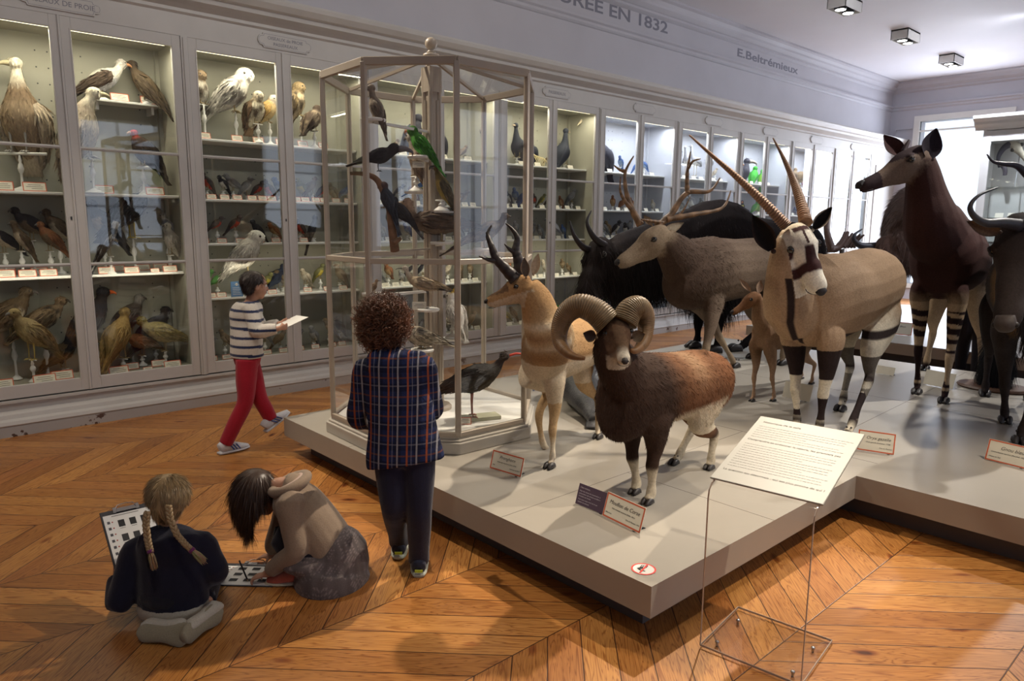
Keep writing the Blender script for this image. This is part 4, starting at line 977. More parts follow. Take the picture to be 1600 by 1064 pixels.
for z, kk, sc_, stp in ((2.32, ['red parrot-like', 'red parrot-like', 'brown duck-like'], 1.25, .28), (1.80, ['red parrot-like', 'blue'], 1.0, .33), (1.41, ['blue', 'black'], 1.3, .33)):
    fill(7, z, 12.7, 14.15, stp, kk, sc_, 6.72, .05, tall=z > 2)
for z, kk, sc_, stp in ((2.32, ['long-necked dark', 'brown duck-like'], 1.1, .35), (1.80, ['heron-like', 'white gull-like'], 1.0, .35), (1.41, ['blue', 'black'], 1.3, .4)):
    fill(8, z, 14.4, 15.9, stp, kk, sc_, 6.72, .05, tall=z > 2)
# bird skeleton in the fifth cabinet
t = thing('bird_skeleton', 'tall pale bird skeleton with long curved neck in the cabinet right of the glass case', 'skeleton', (7.2, 6.7, 2.321))
M_BONE = vcol('bone', .6, (30, 30, 30), .12, .05)
sk = lambda px, py: ony(px, py, 6.7)
bn = (.66, .58, .42)
b = MB(); b.tube([sk(921, 215), sk(914, 210), sk(911, 202), sk(914, 192), sk(911, 187)], [.022, .016, .013, .012, .014], bn, 8); b.build('neck', M_BONE, t, True)
b = MB(); b.ball(sk(911, 186), (.035, .03, .03), bn, 10); b.tube([sk(911, 186), sk(906, 192), sk(902, 196)], [.025, .014, .004], bn, 8); b.build('skull', M_BONE, t, True)
b = MB()
for k in range(7):
    q = sk(915+k*1.7, 216+k*2.6); b.tube([q+Vector((0, -.0, .05)), q+Vector((-.03, -.09, 0)), q+Vector((-.01, -.05, -.09)), q+Vector((.0, 0, -.12))], .007, bn, 5)
    b.tube([q+Vector((0, 0, .05)), q+Vector((.03, .07, 0)), q+Vector((.01, .04, -.09)), q+Vector((0, 0, -.12))], .007, bn, 5)
b.tube([sk(914, 214), sk(925, 222), sk(930, 236)], [.02, .022, .012], bn, 8); b.build('rib_cage', M_BONE, t, True)
for dx in (-4, 4):
    b = MB(); b.tube([sk(920+dx, 232), sk(917+dx, 245), sk(921+dx, 255), Vector((sk(919+dx, 262).x, 6.7, 2.34))], [.014, .009, .008, .009], bn, 7); b.build('leg', M_BONE, t, True)
xb = sk(919, 262).x; b = MB(); b.box((xb-.14, 6.6, 2.321), (xb+.14, 6.8, 2.335)); b.build('base', M_WHITE, t)
# bird skeleton fragments in the fourth cabinet
t = thing('bird_skeleton', 'small yellowish bird skeleton behind the right edge of the glass case', 'skeleton', (6.3, 6.7, 2.321))
b = MB(); q = ony(842, 228, 6.7); q.z = 2.40
for k in range(6): b.tube([q+Vector((.03*k-.08, 0, .04)), q+Vector((.03*k-.09, -.05, -.01)), q+Vector((.03*k-.07, 0, -.07))], .006, (.6, .5, .28), 5)
b.tube([q+Vector((-.14, 0, .08)), q+Vector((-.06, 0, .05)), q+Vector((.1, 0, .02)), q+Vector((.16, 0, -.03))], [.02, .012, .012, .008], (.6, .5, .28), 7)
for k in (-.02, .03): b.tube([q+Vector((k, k, -.05)), Vector((q.x+k, 6.7+k, 2.322))], .005, (.6, .5, .28), 5, 1)
b.build('bones', M_BONE, t, True)
# --- birds inside the octagonal case
def case_bird(px, py, dy, rz, label, s=1.0, shelf=True, st=None, **k):
    p = at_case(px, py, dy)
    t = big_bird(label, 'bird', .006, 'birds in the octagonal glass case', **k)
    if st:
        stand(st, 'turned white stand under the '+label.split(' in the')[0].split(',')[0], (p.x, p.y, p.z-st), rz+90, .04, .05); 
        b = MB(); b.lathe([(.075, -.012), (.08, 0), (.07, .0)], (p.x, p.y, p.z-st-.001), 18); bar(b, (p.x, p.y, p.z-st-.008), (OC[0], OC[1], p.z-st-.01), .008, .006); b.build('bracket_shelf', M_WHITE, case)
    elif shelf: column_shelf(px, py+1, dy)
    return place(t, (p.x, p.y, p.z+.001), rz, s)
PAR = dict(bl=.17, br=.05, hr=.034, neck=.012, tail=.15, tw=.028, beak=.022, bk=.013, hook=.02, leg=.025)
case_bird(655, 244, .12, 130, 'green parrot with orange-brown head inside the glass case', 1.0, pitch=52, **{**PAR, 'back': (.05, .22, .02), 'belly': (.07, .3, .03), 'wing': (.05, .24, .02), 'head': (.06, .2, .03), 'bcol': (.5, .2, .1)})
case_bird(650, 275, -.1, 110, 'tall pale speckled hawk behind the green parrot', 1.0, st=.10, pitch=68, **{**RAPT, 'bl': .24, 'br': .06, 'back': (.35, .28, .2), 'belly': (.6, .5, .38), 'wing': (.45, .33, .22), 'head': (.4, .36, .3), 'pat': 'spot', 'patc': (.2, .14, .1), 'leg': .03})
case_bird(583, 186, .38, 130, 'pale brown bird hanging near the top left of the glass case', .9, pitch=72, **{**RAPT, 'bl': .16, 'br': .045, 'hr': .026, 'tail': .12, 'tw': .02, 'back': (.25, .2, .15), 'belly': (.42, .36, .28), 'leg': .03})
case_bird(592, 268, .42, -35, 'black hornbill-like bird with large grey beak on the branch', 1.0, shelf=False, pitch=18, **{**RAPT, 'bl': .15, 'br': .045, 'hr': .034, 'neck': .01, 'tail': .12, 'back': (.03, .027, .028), 'belly': (.03, .027, .028), 'bcol': (.12, .11, .12), 'beak': .085, 'bk': .018, 'hook': .03, 'leg': .05, 'lcol': (.05, .05, .05)})
case_bird(601, 325, .40, 120, 'dark bird with red cheek clinging upright to the branch', .8, shelf=False, pitch=70, **{**PAR, 'back': (.04, .045, .06), 'belly': (.05, .05, .06), 'head': (.08, .05, .05), 'tail': .18})
case_bird(625, 346, .36, 130, 'black bird with long ragged tail on the lower branch', .8, shelf=False, pitch=50, **{**PAR, 'back': (.04, .035, .035), 'belly': (.05, .04, .04), 'tail': .16})
case_bird(690, 312, .10, 150, 'olive and yellow bird with long brown tail, upright on a small stand', .85, st=.07, pitch=66, **{**RAPT, 'bl': .24, 'br': .05, 'back': (.2, .15, .05), 'belly': (.4, .3, .08), 'wing': (.12, .1, .06), 'tail': .24, 'tw': .02, 'hr': .026, 'leg': .03})
case_bird(662, 298, -.2, -20, 'small yellow bird with blue wing behind the column', .8, pitch=30, **{**PAR, 'bl': .12, 'br': .035, 'hr': .022, 'back': (.5, .42, .04), 'belly': (.6, .5, .06), 'wing': (.1, .2, .45)})
case_bird(690, 378, .10, 135, 'brown goose-like bird with long pale neck and bill', 1.0, shelf=True, pitch=6, **{**RAPT, 'bl': .32, 'br': .075, 'hr': .032, 'neck': .10, 'beak': .08, 'bk': .012, 'hook': 0, 'back': (.12, .08, .055), 'belly': (.2, .15, .1), 'head': (.5, .36, .25), 'wing': (.11, .075, .05), 'naim': (.35, 0, 1), 'bcol': (.5, .42, .3), 'leg': .06, 'tail': .12})
case_bird(757, 388, .12, -40, 'long brown pheasant-like bird with speckled back facing right', .95, pitch=28, **{**RAPT, 'bl': .24, 'br': .055, 'hr': .026, 'neck': .05, 'beak': .025, 'bk': .008, 'hook': 0, 'back': (.12, .085, .06), 'belly': (.1, .07, .05), 'pat': 'spot', 'patc': (.25, .2, .14), 'leg': .06, 'tail': .22, 'tw': .025})
case_bird(668, 482, .30, 130, 'buff wading bird with black and white striped head on a round shelf', .95, pitch=14, **{**RAPT, 'bl': .20, 'br': .045, 'hr': .019, 'neck': .08, 'beak': .05, 'bk': .005, 'hook': .01, 'back': (.38, .3, .2), 'belly': (.5, .4, .28), 'head': (.55, .5, .42), 'wing': (.4, .32, .22), 'tailc': (.04, .035, .03), 'leg': .12, 'lcol': (.05, .045, .04), 'naim': (.55, 0, 1), 'tail': .07})
case_bird(707, 505, -.02, 100, 'white cockatoo with raised yellow crest on a turned stand', 1.05, st=.10, pitch=64, **{**PAR, 'bl': .19, 'br': .055, 'back': (.78, .76, .7), 'belly': (.7, .68, .64), 'wing': (.75, .73, .68), 'head': (.78, .76, .7), 'crest': (.7, .5, .05), 'bcol': (.12, .12, .12), 'tail': .1, 'hyaw': 40})
case_bird(585, 458, .40, 0, 'small brown bird with raised bill at the left of the case', .8, pitch=50, **{**PAR, 'bl': .08, 'br': .025, 'hr': .014, 'beak': .03, 'bk': .003, 'hook': 0, 'tail': .05, 'back': (.3, .2, .12), 'belly': (.4, .3, .2)})
case_bird(660, 545, .22, 170, 'boldly black and cream striped bird just behind the boy in the checked shirt', 1.1, pitch=20, **{**PAR, 'bl': .2, 'br': .055, 'back': (.55, .48, .36), 'belly': (.5, .44, .34), 'wing': (.5, .44, .33), 'pat': 'spot', 'patc': (.03, .025, .02)})
ibis_p = at_case(738, 643, .32)
t = big_bird('black bald ibis with long curved red bill standing on a board in the glass case', 'bird', .006, 'birds in the octagonal glass case', pitch=22, bl=.30, br=.085, hr=.030, neck=.10, tail=.10, tw=.045, beak=.15, bk=.008, hook=.13, leg=.17,
             back=(.018, .018, .02), belly=(.02, .02, .022), head=(.04, .03, .03), wing=(.02, .02, .023), bcol=(.62, .06, .04), lcol=(.3, .11, .08), naim=(.75, 0, 1))
place(t, (ibis_p.x, ibis_p.y, PT+.13), -33)
t = thing('bird_board', 'pale green wooden board under the black ibis', 'board', (ibis_p.x, ibis_p.y, PT+.105))
b = MB(); u = Vector((math.cos(R(-20)), math.sin(R(-20)), 0)); v = Vector((-u.y, u.x, 0)); b.obox((ibis_p.x+.05, ibis_p.y-.01, PT+.1175), u*.13, v*.055, (0, 0, .0122)); bevel(b.build('board', paint('pale_green', (.42, .42, .30), .6), t), .004)
q = at_case(727, 655, .42); card((q.x, q.y, PT+.105), 'small white label card in front of the black ibis', .075, .045, -38, 'label cards in the glass case')
q = at_case(655, 484, .34); card((q.x, q.y, q.z), 'cream label card under the buff wading bird', .085, .05, -38, 'label cards in the glass case', False)
q = at_case(654, 262, .16); card((q.x, q.y, q.z), 'cream label card under the green parrot', .075, .04, -38, 'label cards in the glass case', False)
# dead branch
t = thing('dead_branch', 'bare brown dead branch in the left half of the glass case', 'branch', tuple(at_case(615, 392, .38)))
bc = (.2, .11, .06); Pb = lambda x, y, d=.40: at_case(x, y, d)
b = MB(); b.tube([Pb(617, 392, .36), Pb(612, 355), Pb(608, 325), Pb(598, 298), Pb(588, 280), Pb(570, 272), Pb(547, 271)], [.028, .024, .02, .02, .018, .014, .010], bc, 9, 4); b.build('trunk', vcol('bark', .8, (20, 20, 20), .35, .4), t, True)
b = MB(); b.tube([Pb(614, 380), Pb(622, 375), Pb(627, 372)], [.02, .015, .008], bc, 8); b.build('stub', MATS['bark'], t, True)
b = MB(); bar(b, Pb(617, 392, .36), (OC[0], OC[1], Pb(617, 392).z), .012, .006); b.build('support_bar', M_FRAME, t)
# ------------------------------------------------------------------ mounted mammals
M_COAT = vcol('short_coat', .85, (90, 90, 90), .22, .35, .0, .15)
M_SHAG = vcol('long_hair', .8, (120, 120, 120), .25, .2, .0, .25)
M_SKIN = vcol('hide_detail', .6, (60, 60, 60), .15, .25, 0, .35)
M_HOOF = paint('hoof_horn', (.035, .03, .03), .45, .2, 20)
def horn_mat(name, col, rough=.45):
    return vcol(name, rough, (40, 40, 40), .25, .3, 0, .4)
M_HORNK = horn_mat('keratin', None)
V3 = Vector
def camdepth(p): return float(np.dot(np.array(p)-np.array([0, 0, CAMH]), CF))
def dp(px, py, d): return Vector(np.array([0, 0, CAMH])+ray(px, py)*d)
class Frame:
    """animal-local axes: s forward, l to the animal's left, h above its ground"""
    def __init__(s, x, y, ang, z=PT):
        s.o = V3((x, y, z)); a = R(ang); s.u = V3((math.cos(a), math.sin(a), 0)); s.w = V3((-math.sin(a), math.cos(a), 0)); s.z = z
    def __call__(s, a, l, h): return s.o+s.u*a+s.w*l+V3((0, 0, h))
    def px(s, x, y, l=0.0):
        d = V3(ray(x, y)); c = V3((0, 0, CAMH)); k = (s.w.dot(s.o+s.w*l-c))/s.w.dot(d); return c+d*k
    def loc(s, p): q = V3(p)-s.o; return (q.dot(s.u), q.dot(s.w), q.z)
def limb(B, pts, rs, cols, side, n=12, sub=4):
    cols = cols if isinstance(cols, list) else [cols]*len(pts)
    B.loft([(p, r if not isinstance(r, tuple) else r[0], r if not isinstance(r, tuple) else r[1], c) for p, r, c in zip(pts, rs, cols)], n, sub, side=side)
def fore(B, F, top, G, H, k, cols, bend=0.0):
    """foreleg from shoulder point top to ground point G; k scales thickness"""
    t, g = V3(top), V3(G); f = F.u
    at = lambda h, off=0.0: g.lerp(t, min(1, h/H)*.9)*1 if False else V3((g.x+(t.x-g.x)*h/H, g.y+(t.y-g.y)*h/H, F.z+h))+f*off
    ctr = V3(t)-F.w*((t-F.o).dot(F.w)*.45)
    P = [ctr+V3((0, 0, .20*k)), t, at(H*.80, -.01), at(H*.62, -.015), at(H*.48), at(H*.40, .006+bend), at(H*.35, .004+bend), at(H*.22), at(H*.10, .002), at(H*.06, .012), at(H*.028, .035)]
    rr = [(.02, .03), (.062, .12), (.056, .09), (.042, .055), (.03, .036), (.031, .036), (.027, .03), (.018, .022), (.025, .03), (.02, .024), (.026, .03)]
    limb(B, P, [(a*k, b*k) for a, b in rr], ([cols[0]]+cols) if isinstance(cols, list) else cols, F.w)
    return at(0, .045*1)
def hind(B, F, top, G, H, k, cols):
    t, g = V3(top), V3(G); f = F.u
    at = lambda h, off=0.0: V3((g.x+(t.x-g.x)*h/H, g.y+(t.y-g.y)*h/H, F.z+h))+f*off
    ctr = V3(t)-F.w*((t-F.o).dot(F.w)*.45)
    P = [ctr+V3((0, 0, .22*k))-F.u*.04*k, t, at(H*.82, .03), at(H*.66, .06), at(H*.52, .0), at(H*.44, -.06), at(H*.39, -.075), at(H*.33, -.06), at(H*.20, -.02), at(H*.10, -.004), at(H*.06, .01), at(H*.028, .032)]
    rr = [(.02, .03), (.08, .15), (.080, .15), (.062, .10), (.038, .055), (.027, .038), (.027, .04), (.024, .03), (.019, .025), (.026, .031), (.02, .025), (.027, .032)]
    limb(B, P, [(a*k, b*k) for a, b in rr], ([cols[0]]+cols) if isinstance(cols, list) else cols, F.w)
    return at(0, .04)
def hooves(F, G, k, parent, dirv=None, mat=None, name='hoof'):
    f = dirv or F.u; w = V3((-f.y, f.x, 0)); b = MB()
    for s in (-1, 1):
        c = V3(G)+w*s*.017*k; z0 = V3(G).z
        b.loft([(c-f*.022*k+V3((0, 0, .004)), .015*k, .004, (1, 1, 1)), (c-f*.01*k+V3((0, 0, .018*k)), .018*k, .018*k, (1, 1, 1)), (c+f*.02*k+V3((0, 0, .02*k)), .017*k, .02*k, (1, 1, 1)), (c+f*.055*k+V3((0, 0, .008*k)), .010*k, .0075*k, (1, 1, 1))], 10, 3, side=w)
        b.ball(V3(G)-f*.024*k+w*s*.012*k+V3((0, 0, .055*k)), (.006*k,)*3, n=7)
    lo = min(v[2] for v in b.v); dz = V3(G).z+.001-lo
    b.v = [(x, y, z+dz) for x, y, z in b.v]
    return b.build(name, mat or M_HOOF, parent, True)
class Head:
    """skull from poll p along direction d (unit), dorsal vector u; L length"""
    def __init__(s, p, d, u, L):
        s.p = V3(p); s.d = V3(d).normalized(); s.u = (V3(u)-s.d*V3(u).dot(s.d)).normalized(); s.w = s.u.cross(s.d); s.L = L
    def __call__(s, a, l, h): return s.p+s.d*(a*s.L)+s.w*(l*s.L)+s.u*(h*s.L)
    def loc(s, co):
        q = np.asarray(co)-np.array(s.p); return (q@np.array(s.d)/s.L, q@np.array(s.w)/s.L, q@np.array(s.u)/s.L)
def skull(B, h, wf=1.0, hf=1.0, col=(1, 1, 1), muz=1.0):
    L = h.L
    st = [(-.08, -.02, .13, .14), (.04, -.01, .19, .19), (.18, -.03, .215, .215), (.32, -.05, .205, .21), (.46, -.075, .155, .175), (.60, -.09, .12, .145), (.74, -.10, .105, .125), (.86, -.11, .108, .118), (.95, -.12, .092, .10), (1.0, -.125, .05, .06)]
    B.loft([(h(a, 0, o), rw*L*wf*(muz if a > .5 else 1), rh*L*hf*(muz if a > .5 else 1), col) for a, o, rw, rh in st], 16, 3, side=h.w)
    # jaw, cheeks, brows
    B.loft([(h(.14, 0, -.20*hf), .09*L*wf, .08*L, col), (h(.34, 0, -.23*hf), .085*L*wf, .07*L, col), (h(.6, 0, -.20*hf), .065*L*wf, .05*L, col), (h(.88, 0, -.185*hf), .06*L*wf*muz, .045*L, col)], 12, 3, side=h.w)
    for s in (-1, 1):
        B.ball(h(.27, s*.155*wf, .06*hf), (.055*L,)*3, col, 10)
def headparts(h, parent, wf=1.0, nose=(.03, .025, .025), eye_r=.032, muz=1.0, mouth=True, hf=1.0, nosew=1.0):
    L = h.L
    for s in (-1, 1):
        b = MB(); c = h(.285, s*.196*wf, .035*hf); b.ball(c, (eye_r*L*1.05,)*3, n=14); o = b.build('eye', M_EYE, parent, True)
        b = MB()
        for k in (-1, 1):
            b.tube([h(.22, s*.19*wf, .035*hf), h(.285, s*.226*wf, .035*hf+k*.034), h(.35, s*.188*wf, .03*hf)], [.006*L, .011*L, .006*L], (.03, .022, .018), 6, 4)
        b.build('eyelid', M_SKIN, o, True)
    b = MB(); n = nose
    b.loft([(h(.93, 0, -.035), .05*L*muz*nosew, .02*L*muz, n), (h(1.0, 0, -.07), .062*L*muz*nosew, .045*L*muz, n), (h(1.03, 0, -.115), .04*L*muz*nosew, .03*L*muz, n)], 12, 3, side=h.w)
    for s in (-1, 1): b.ball(h(1.0, s*.055*muz*nosew, -.075), (.020*L*muz,)*3, tuple(x*.3 for x in n), 8)
    b.build('nose', M_SKIN, parent, True)
    if mouth:
        b = MB(); b.tube([h(.86, .094*wf*muz, -.200*hf), h(.92, .09*wf*muz, -.195*hf), h(.975, .05*wf*muz, -.185*hf), h(1.0, 0, -.176*hf), h(.975, -.05*wf*muz, -.185*hf), h(.92, -.09*wf*muz, -.195*hf), h(.86, -.094*wf*muz, -.200*hf)], .006*L, (.03, .02, .018), 6, 3)
        b.build('mouth_line', M_SKIN, parent, True)
def ear(base, tip, face, w, colb, coli, parent, cup=.35, name='ear'):
    """leaf-shaped cupped ear; face is the way the opening looks"""
    base, tip, face = V3(base), V3(tip), V3(face); ax = (tip-base); L = ax.length; ax.normalize()
    face = (face-ax*face.dot(ax)).normalized(); sd = ax.cross(face)
    b = MB(); NU, NV = 9, 7
    prof = [.42, .72, .92, 1.0, .96, .82, .60, .34, .04]
    for inner in (0, 1):
        vs, cs = [], []
        for i in range(NU):
            t = i/(NU-1); ww = w*prof[i]
            for j in range(NV):
                a = (j/(NV-1)-.5)*2
                q = base+ax*(L*t)+sd*(a*ww)+face*(cup*w*(a*a)*(1-.4*t)*1.6)+face*(.0035 if inner else -.0015)
                vs.append(q); cs.append(coli if inner and abs(a) < .9 else colb)
        fs = [(i*NV+j, i*NV+j+1, (i+1)*NV+j+1, (i+1)*NV+j) for i in range(NU-1) for j in range(NV-1)]
        if inner: fs = [f[::-1] for f in fs]
        b.add(vs, fs, cs)
    b.ball(base-ax*w*.2, (w*.26,)*3, colb, 10)
    return b.build(name, M_COAT, parent, True)
def horn(pts, r0, r1, col, parent, name='horn', ridges=0, depth=.12, flat=1.0, side=None, ridge_to=1.0, tipcol=None, n=14, power=1.0):
    P = np.array([tuple(p) for p in pts], float); N = len(P); seg = []
    M = max(40, ridges*6)
    for q in range(M+1):
        t = q/M*(N-1); i = min(int(t), N-2); f = t-i
        p0, p1, p2, p3 = P[max(i-1, 0)], P[i], P[i+1], P[min(i+2, N-1)]
        c = 0.5*((2*p1)+(-p0+p2)*f+(2*p0-5*p1+4*p2-p3)*f*f+(-p0+3*p1-3*p2+p3)*f**3)
        u = q/M; r = r0+(r1-r0)*u**power
        k = 1.0; cc = np.array(col)
        if tipcol: cc = cc*(1-u)+np.array(tipcol)*u
        if ridges and u < ridge_to:
            w = math.sin(u/ridge_to*ridges*2*PI); k = 1+depth*w*(1-.6*u/ridge_to); cc = cc*(1+.35*w)
        seg.append((tuple(c), r*k, r*k*flat, tuple(np.clip(cc, 0, 1))))
    b = MB(); b.loft(seg, n, 1, side=side); return b.build(name, M_HORNK, parent, True)
def smooth01(x): return np.clip(x, 0, 1)
def lerpc(C, m, col):
    m = np.clip(m, 0, 1)[:, None]; return C*(1-m)+np.array(col)*m
def sstep(x, a, b): return np.clip((x-a)/(b-a), 0, 1)
def flow_along(F, fwd=-1.0, down=.35):
    u = np.array(F.u)*fwd
    return lambda p, no: np.tile(u+np.array([0, 0, -down]), (len(p), 1))

# ================= mouflon
def mouflon():
    F = Frame(2.76, 2.09, 187.5)
    t = thing('mouflon', 'brown mouflon ram with thick curled horns standing at the front of the podium', 'mouflon', (2.9, 2.1, PT))
    dk, br_, wt, rs_ = (.045, .025, .017), (.13, .058, .026), (.58, .50, .37), (.17, .070, .029)
    B = MB(); X = F.px
    B.loft([(X(1122, 606), .07, .11, rs_), (X(1112, 598), .135, .165, rs_), (X(1088, 597), .165, .180, rs_), (X(1055, 602), .175, .175, rs_), (X(1020, 608), .17, .185, br_), (X(990, 616), .155, .20, br_), (X(968, 626), .13, .20, dk), (X(955, 628), .08, .15, dk)], 18, 4, side=F.w)
    pol = X(962, 507, .01); toc = (V3((0, 0, 0))-V3((pol.x, pol.y, 0))).normalized(); rt = V3(CR)
    B.loft([(X(985, 600), .12, .17, dk), (X(966, 570), .10, .15, dk), (X(956, 545), .085, .115, dk), (pol+V3((0, 0, -.02))-toc*.02, .07, .08, br_)], 14, 4, side=rt)
    h = Head(pol+V3((0, 0, .0))+toc*.0, toc*.19+rt*.045+V3((0, 0, -.120)), V3((0, 0, 1))+toc*.6, .225)
    skull(B, h, 1.28, 1.1, (.14, .085, .052), .98)
    # legs
    G1, G2 = onz(1012, 787, PT), onz(992, 771, PT)
    fl, hl = [dk, dk, dk, dk, dk, wt, wt, wt, wt, wt], [br_, br_, br_, br_, dk, wt, wt, wt, wt, wt, wt]
    fore(B, F, F(.02, .09, .44), G1-F.u*.03, .46, 1.05, fl); fore(B, F, F(.0, -.09, .44), G2-F.u*.03, .46, 1.05, fl)
    G3 = onz(1108, 733, PT); hind(B, F, X(1100, 612, .08), G3-F.u*.03, .46, 1.0, hl)
    G4 = F(-.60, -.10, 0); hind(B, F, X(1100, 612, -.08), G4, .46, 1.0, hl)
    def rc(co, C):
        a, b_, c = h.loc(co); q = co-np.array(F.o); s = q@np.array(F.u); l = q@np.array(F.w); z = co[:, 2]-PT
        hm = (a > .0) & (a < 1.15) & (abs(b_) < .3) & (abs(c) < .45)
        w = sstep(a, .66, .82)*np.maximum(sstep(-c, -.1, .0), sstep(a, .8, .9)); C = np.where(hm[:, None], lerpc(C, w, (.55, .50, .41)), C)
        C = np.where((hm & (c < -.2) & (a > .5))[:, None], lerpc(C, sstep(a, .55, .8), (.42, .36, .27)), C)
        C = np.where((hm & (a > .1) & (a < .5) & (abs(b_) > .12))[:, None], C*np.array([.75, .7, .7]), C)
        body = (z > .24) & (s < .05) & (~hm)
        C = np.where((body & (z < .44) & (s > -.70) & (s < -.12))[:, None], lerpc(C, sstep(.43-z, 0, .03), wt), C)
        sad = np.exp(-((s+.34)/.10)**2-((z-.66)/.12)**2); C = np.where(body[:, None], lerpc(C, sad*.5, (.36, .24, .14)), C)
        chest = sstep(s, -.16, .0)*(z > .3)*(~hm); C = lerpc(C, chest, dk)
        C = np.where(((z < .36) & (z > .02) & (s > -.16) & (l*0 == 0))[:, None], lerpc(C, sstep(z, .22, .25), dk), C)
        return C
    o = fuse(B, 'body', M_COAT, .009, 5, t, rc)
    pn, hw = np.array(h.p), np.array(h.d)
    def mask(p, no):
        a, b_, c = h.loc(p); z = p[:, 2]-PT; onhead = (a > .05) & (a < 1.2) & (abs(b_) < .35) & (abs(c) < .5)
        return np.where(onhead, .25, 1.0)*np.where(z < .30, .15, 1)
    def ln(p):
        z = p[:, 2]-PT; a, b_, c = h.loc(p); s = (p-np.array(F.o))@np.array(F.u)
        r = np.where(z < .3, .008, .030); r = np.where((s > -.02) & (z > .26) & (z < .50), .026, r); return np.where((a > .05) & (a < 1.2) & (abs(b_) < .35) & (abs(c) < .5), .008, r)
    strands(o, 'coat', M_SHAG, 42000, ln, .0030, flow_along(F, -.8, .9), t, mask, 3, .12, .14, .10, .16, 2, kind='stuff')
    headparts(h, t, 1.28, hf=1.1, eye_r=.05, muz=.98)
    dH = camdepth(h(.05, 0, .1)); hc = (.17, .12, .062)
    L = [(950, 506, 0), (932, 488, .01), (906, 478, .03), (885, 490, .06), (875, 512, .07), (875, 534, .05), (884, 549, 0), (897, 557, -.04), (914, 560, -.06)]
    horn([dp(x, y, dH+d) for x, y, d in L], .064, .008, hc, t, ridges=52, depth=.035, ridge_to=.75, tipcol=(.2, .1, .04), side=CF, power=1.3)
    Rr = [(975, 504, 0), (984, 486, .01), (997, 480, .03), (1007, 492, .06), (1009, 510, .07), (1007, 530, .05), (1000, 542, 0), (992, 548, -.04), (985, 547, -.05)]
    horn([dp(x, y, dH+d) for x, y, d in Rr], .060, .007, hc, t, ridges=46, depth=.035, ridge_to=.75, tipcol=(.2, .1, .04), side=CF, power=1.3)
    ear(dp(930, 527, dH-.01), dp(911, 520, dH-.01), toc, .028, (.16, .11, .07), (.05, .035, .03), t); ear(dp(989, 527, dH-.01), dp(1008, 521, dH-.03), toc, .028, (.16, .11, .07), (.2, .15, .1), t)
    for G in (G1, G2, G3): hooves(F, G+(F.u*-.005), .8, t)
    hooves(F, G4+F.u*.03, .8, t)
mouflon()

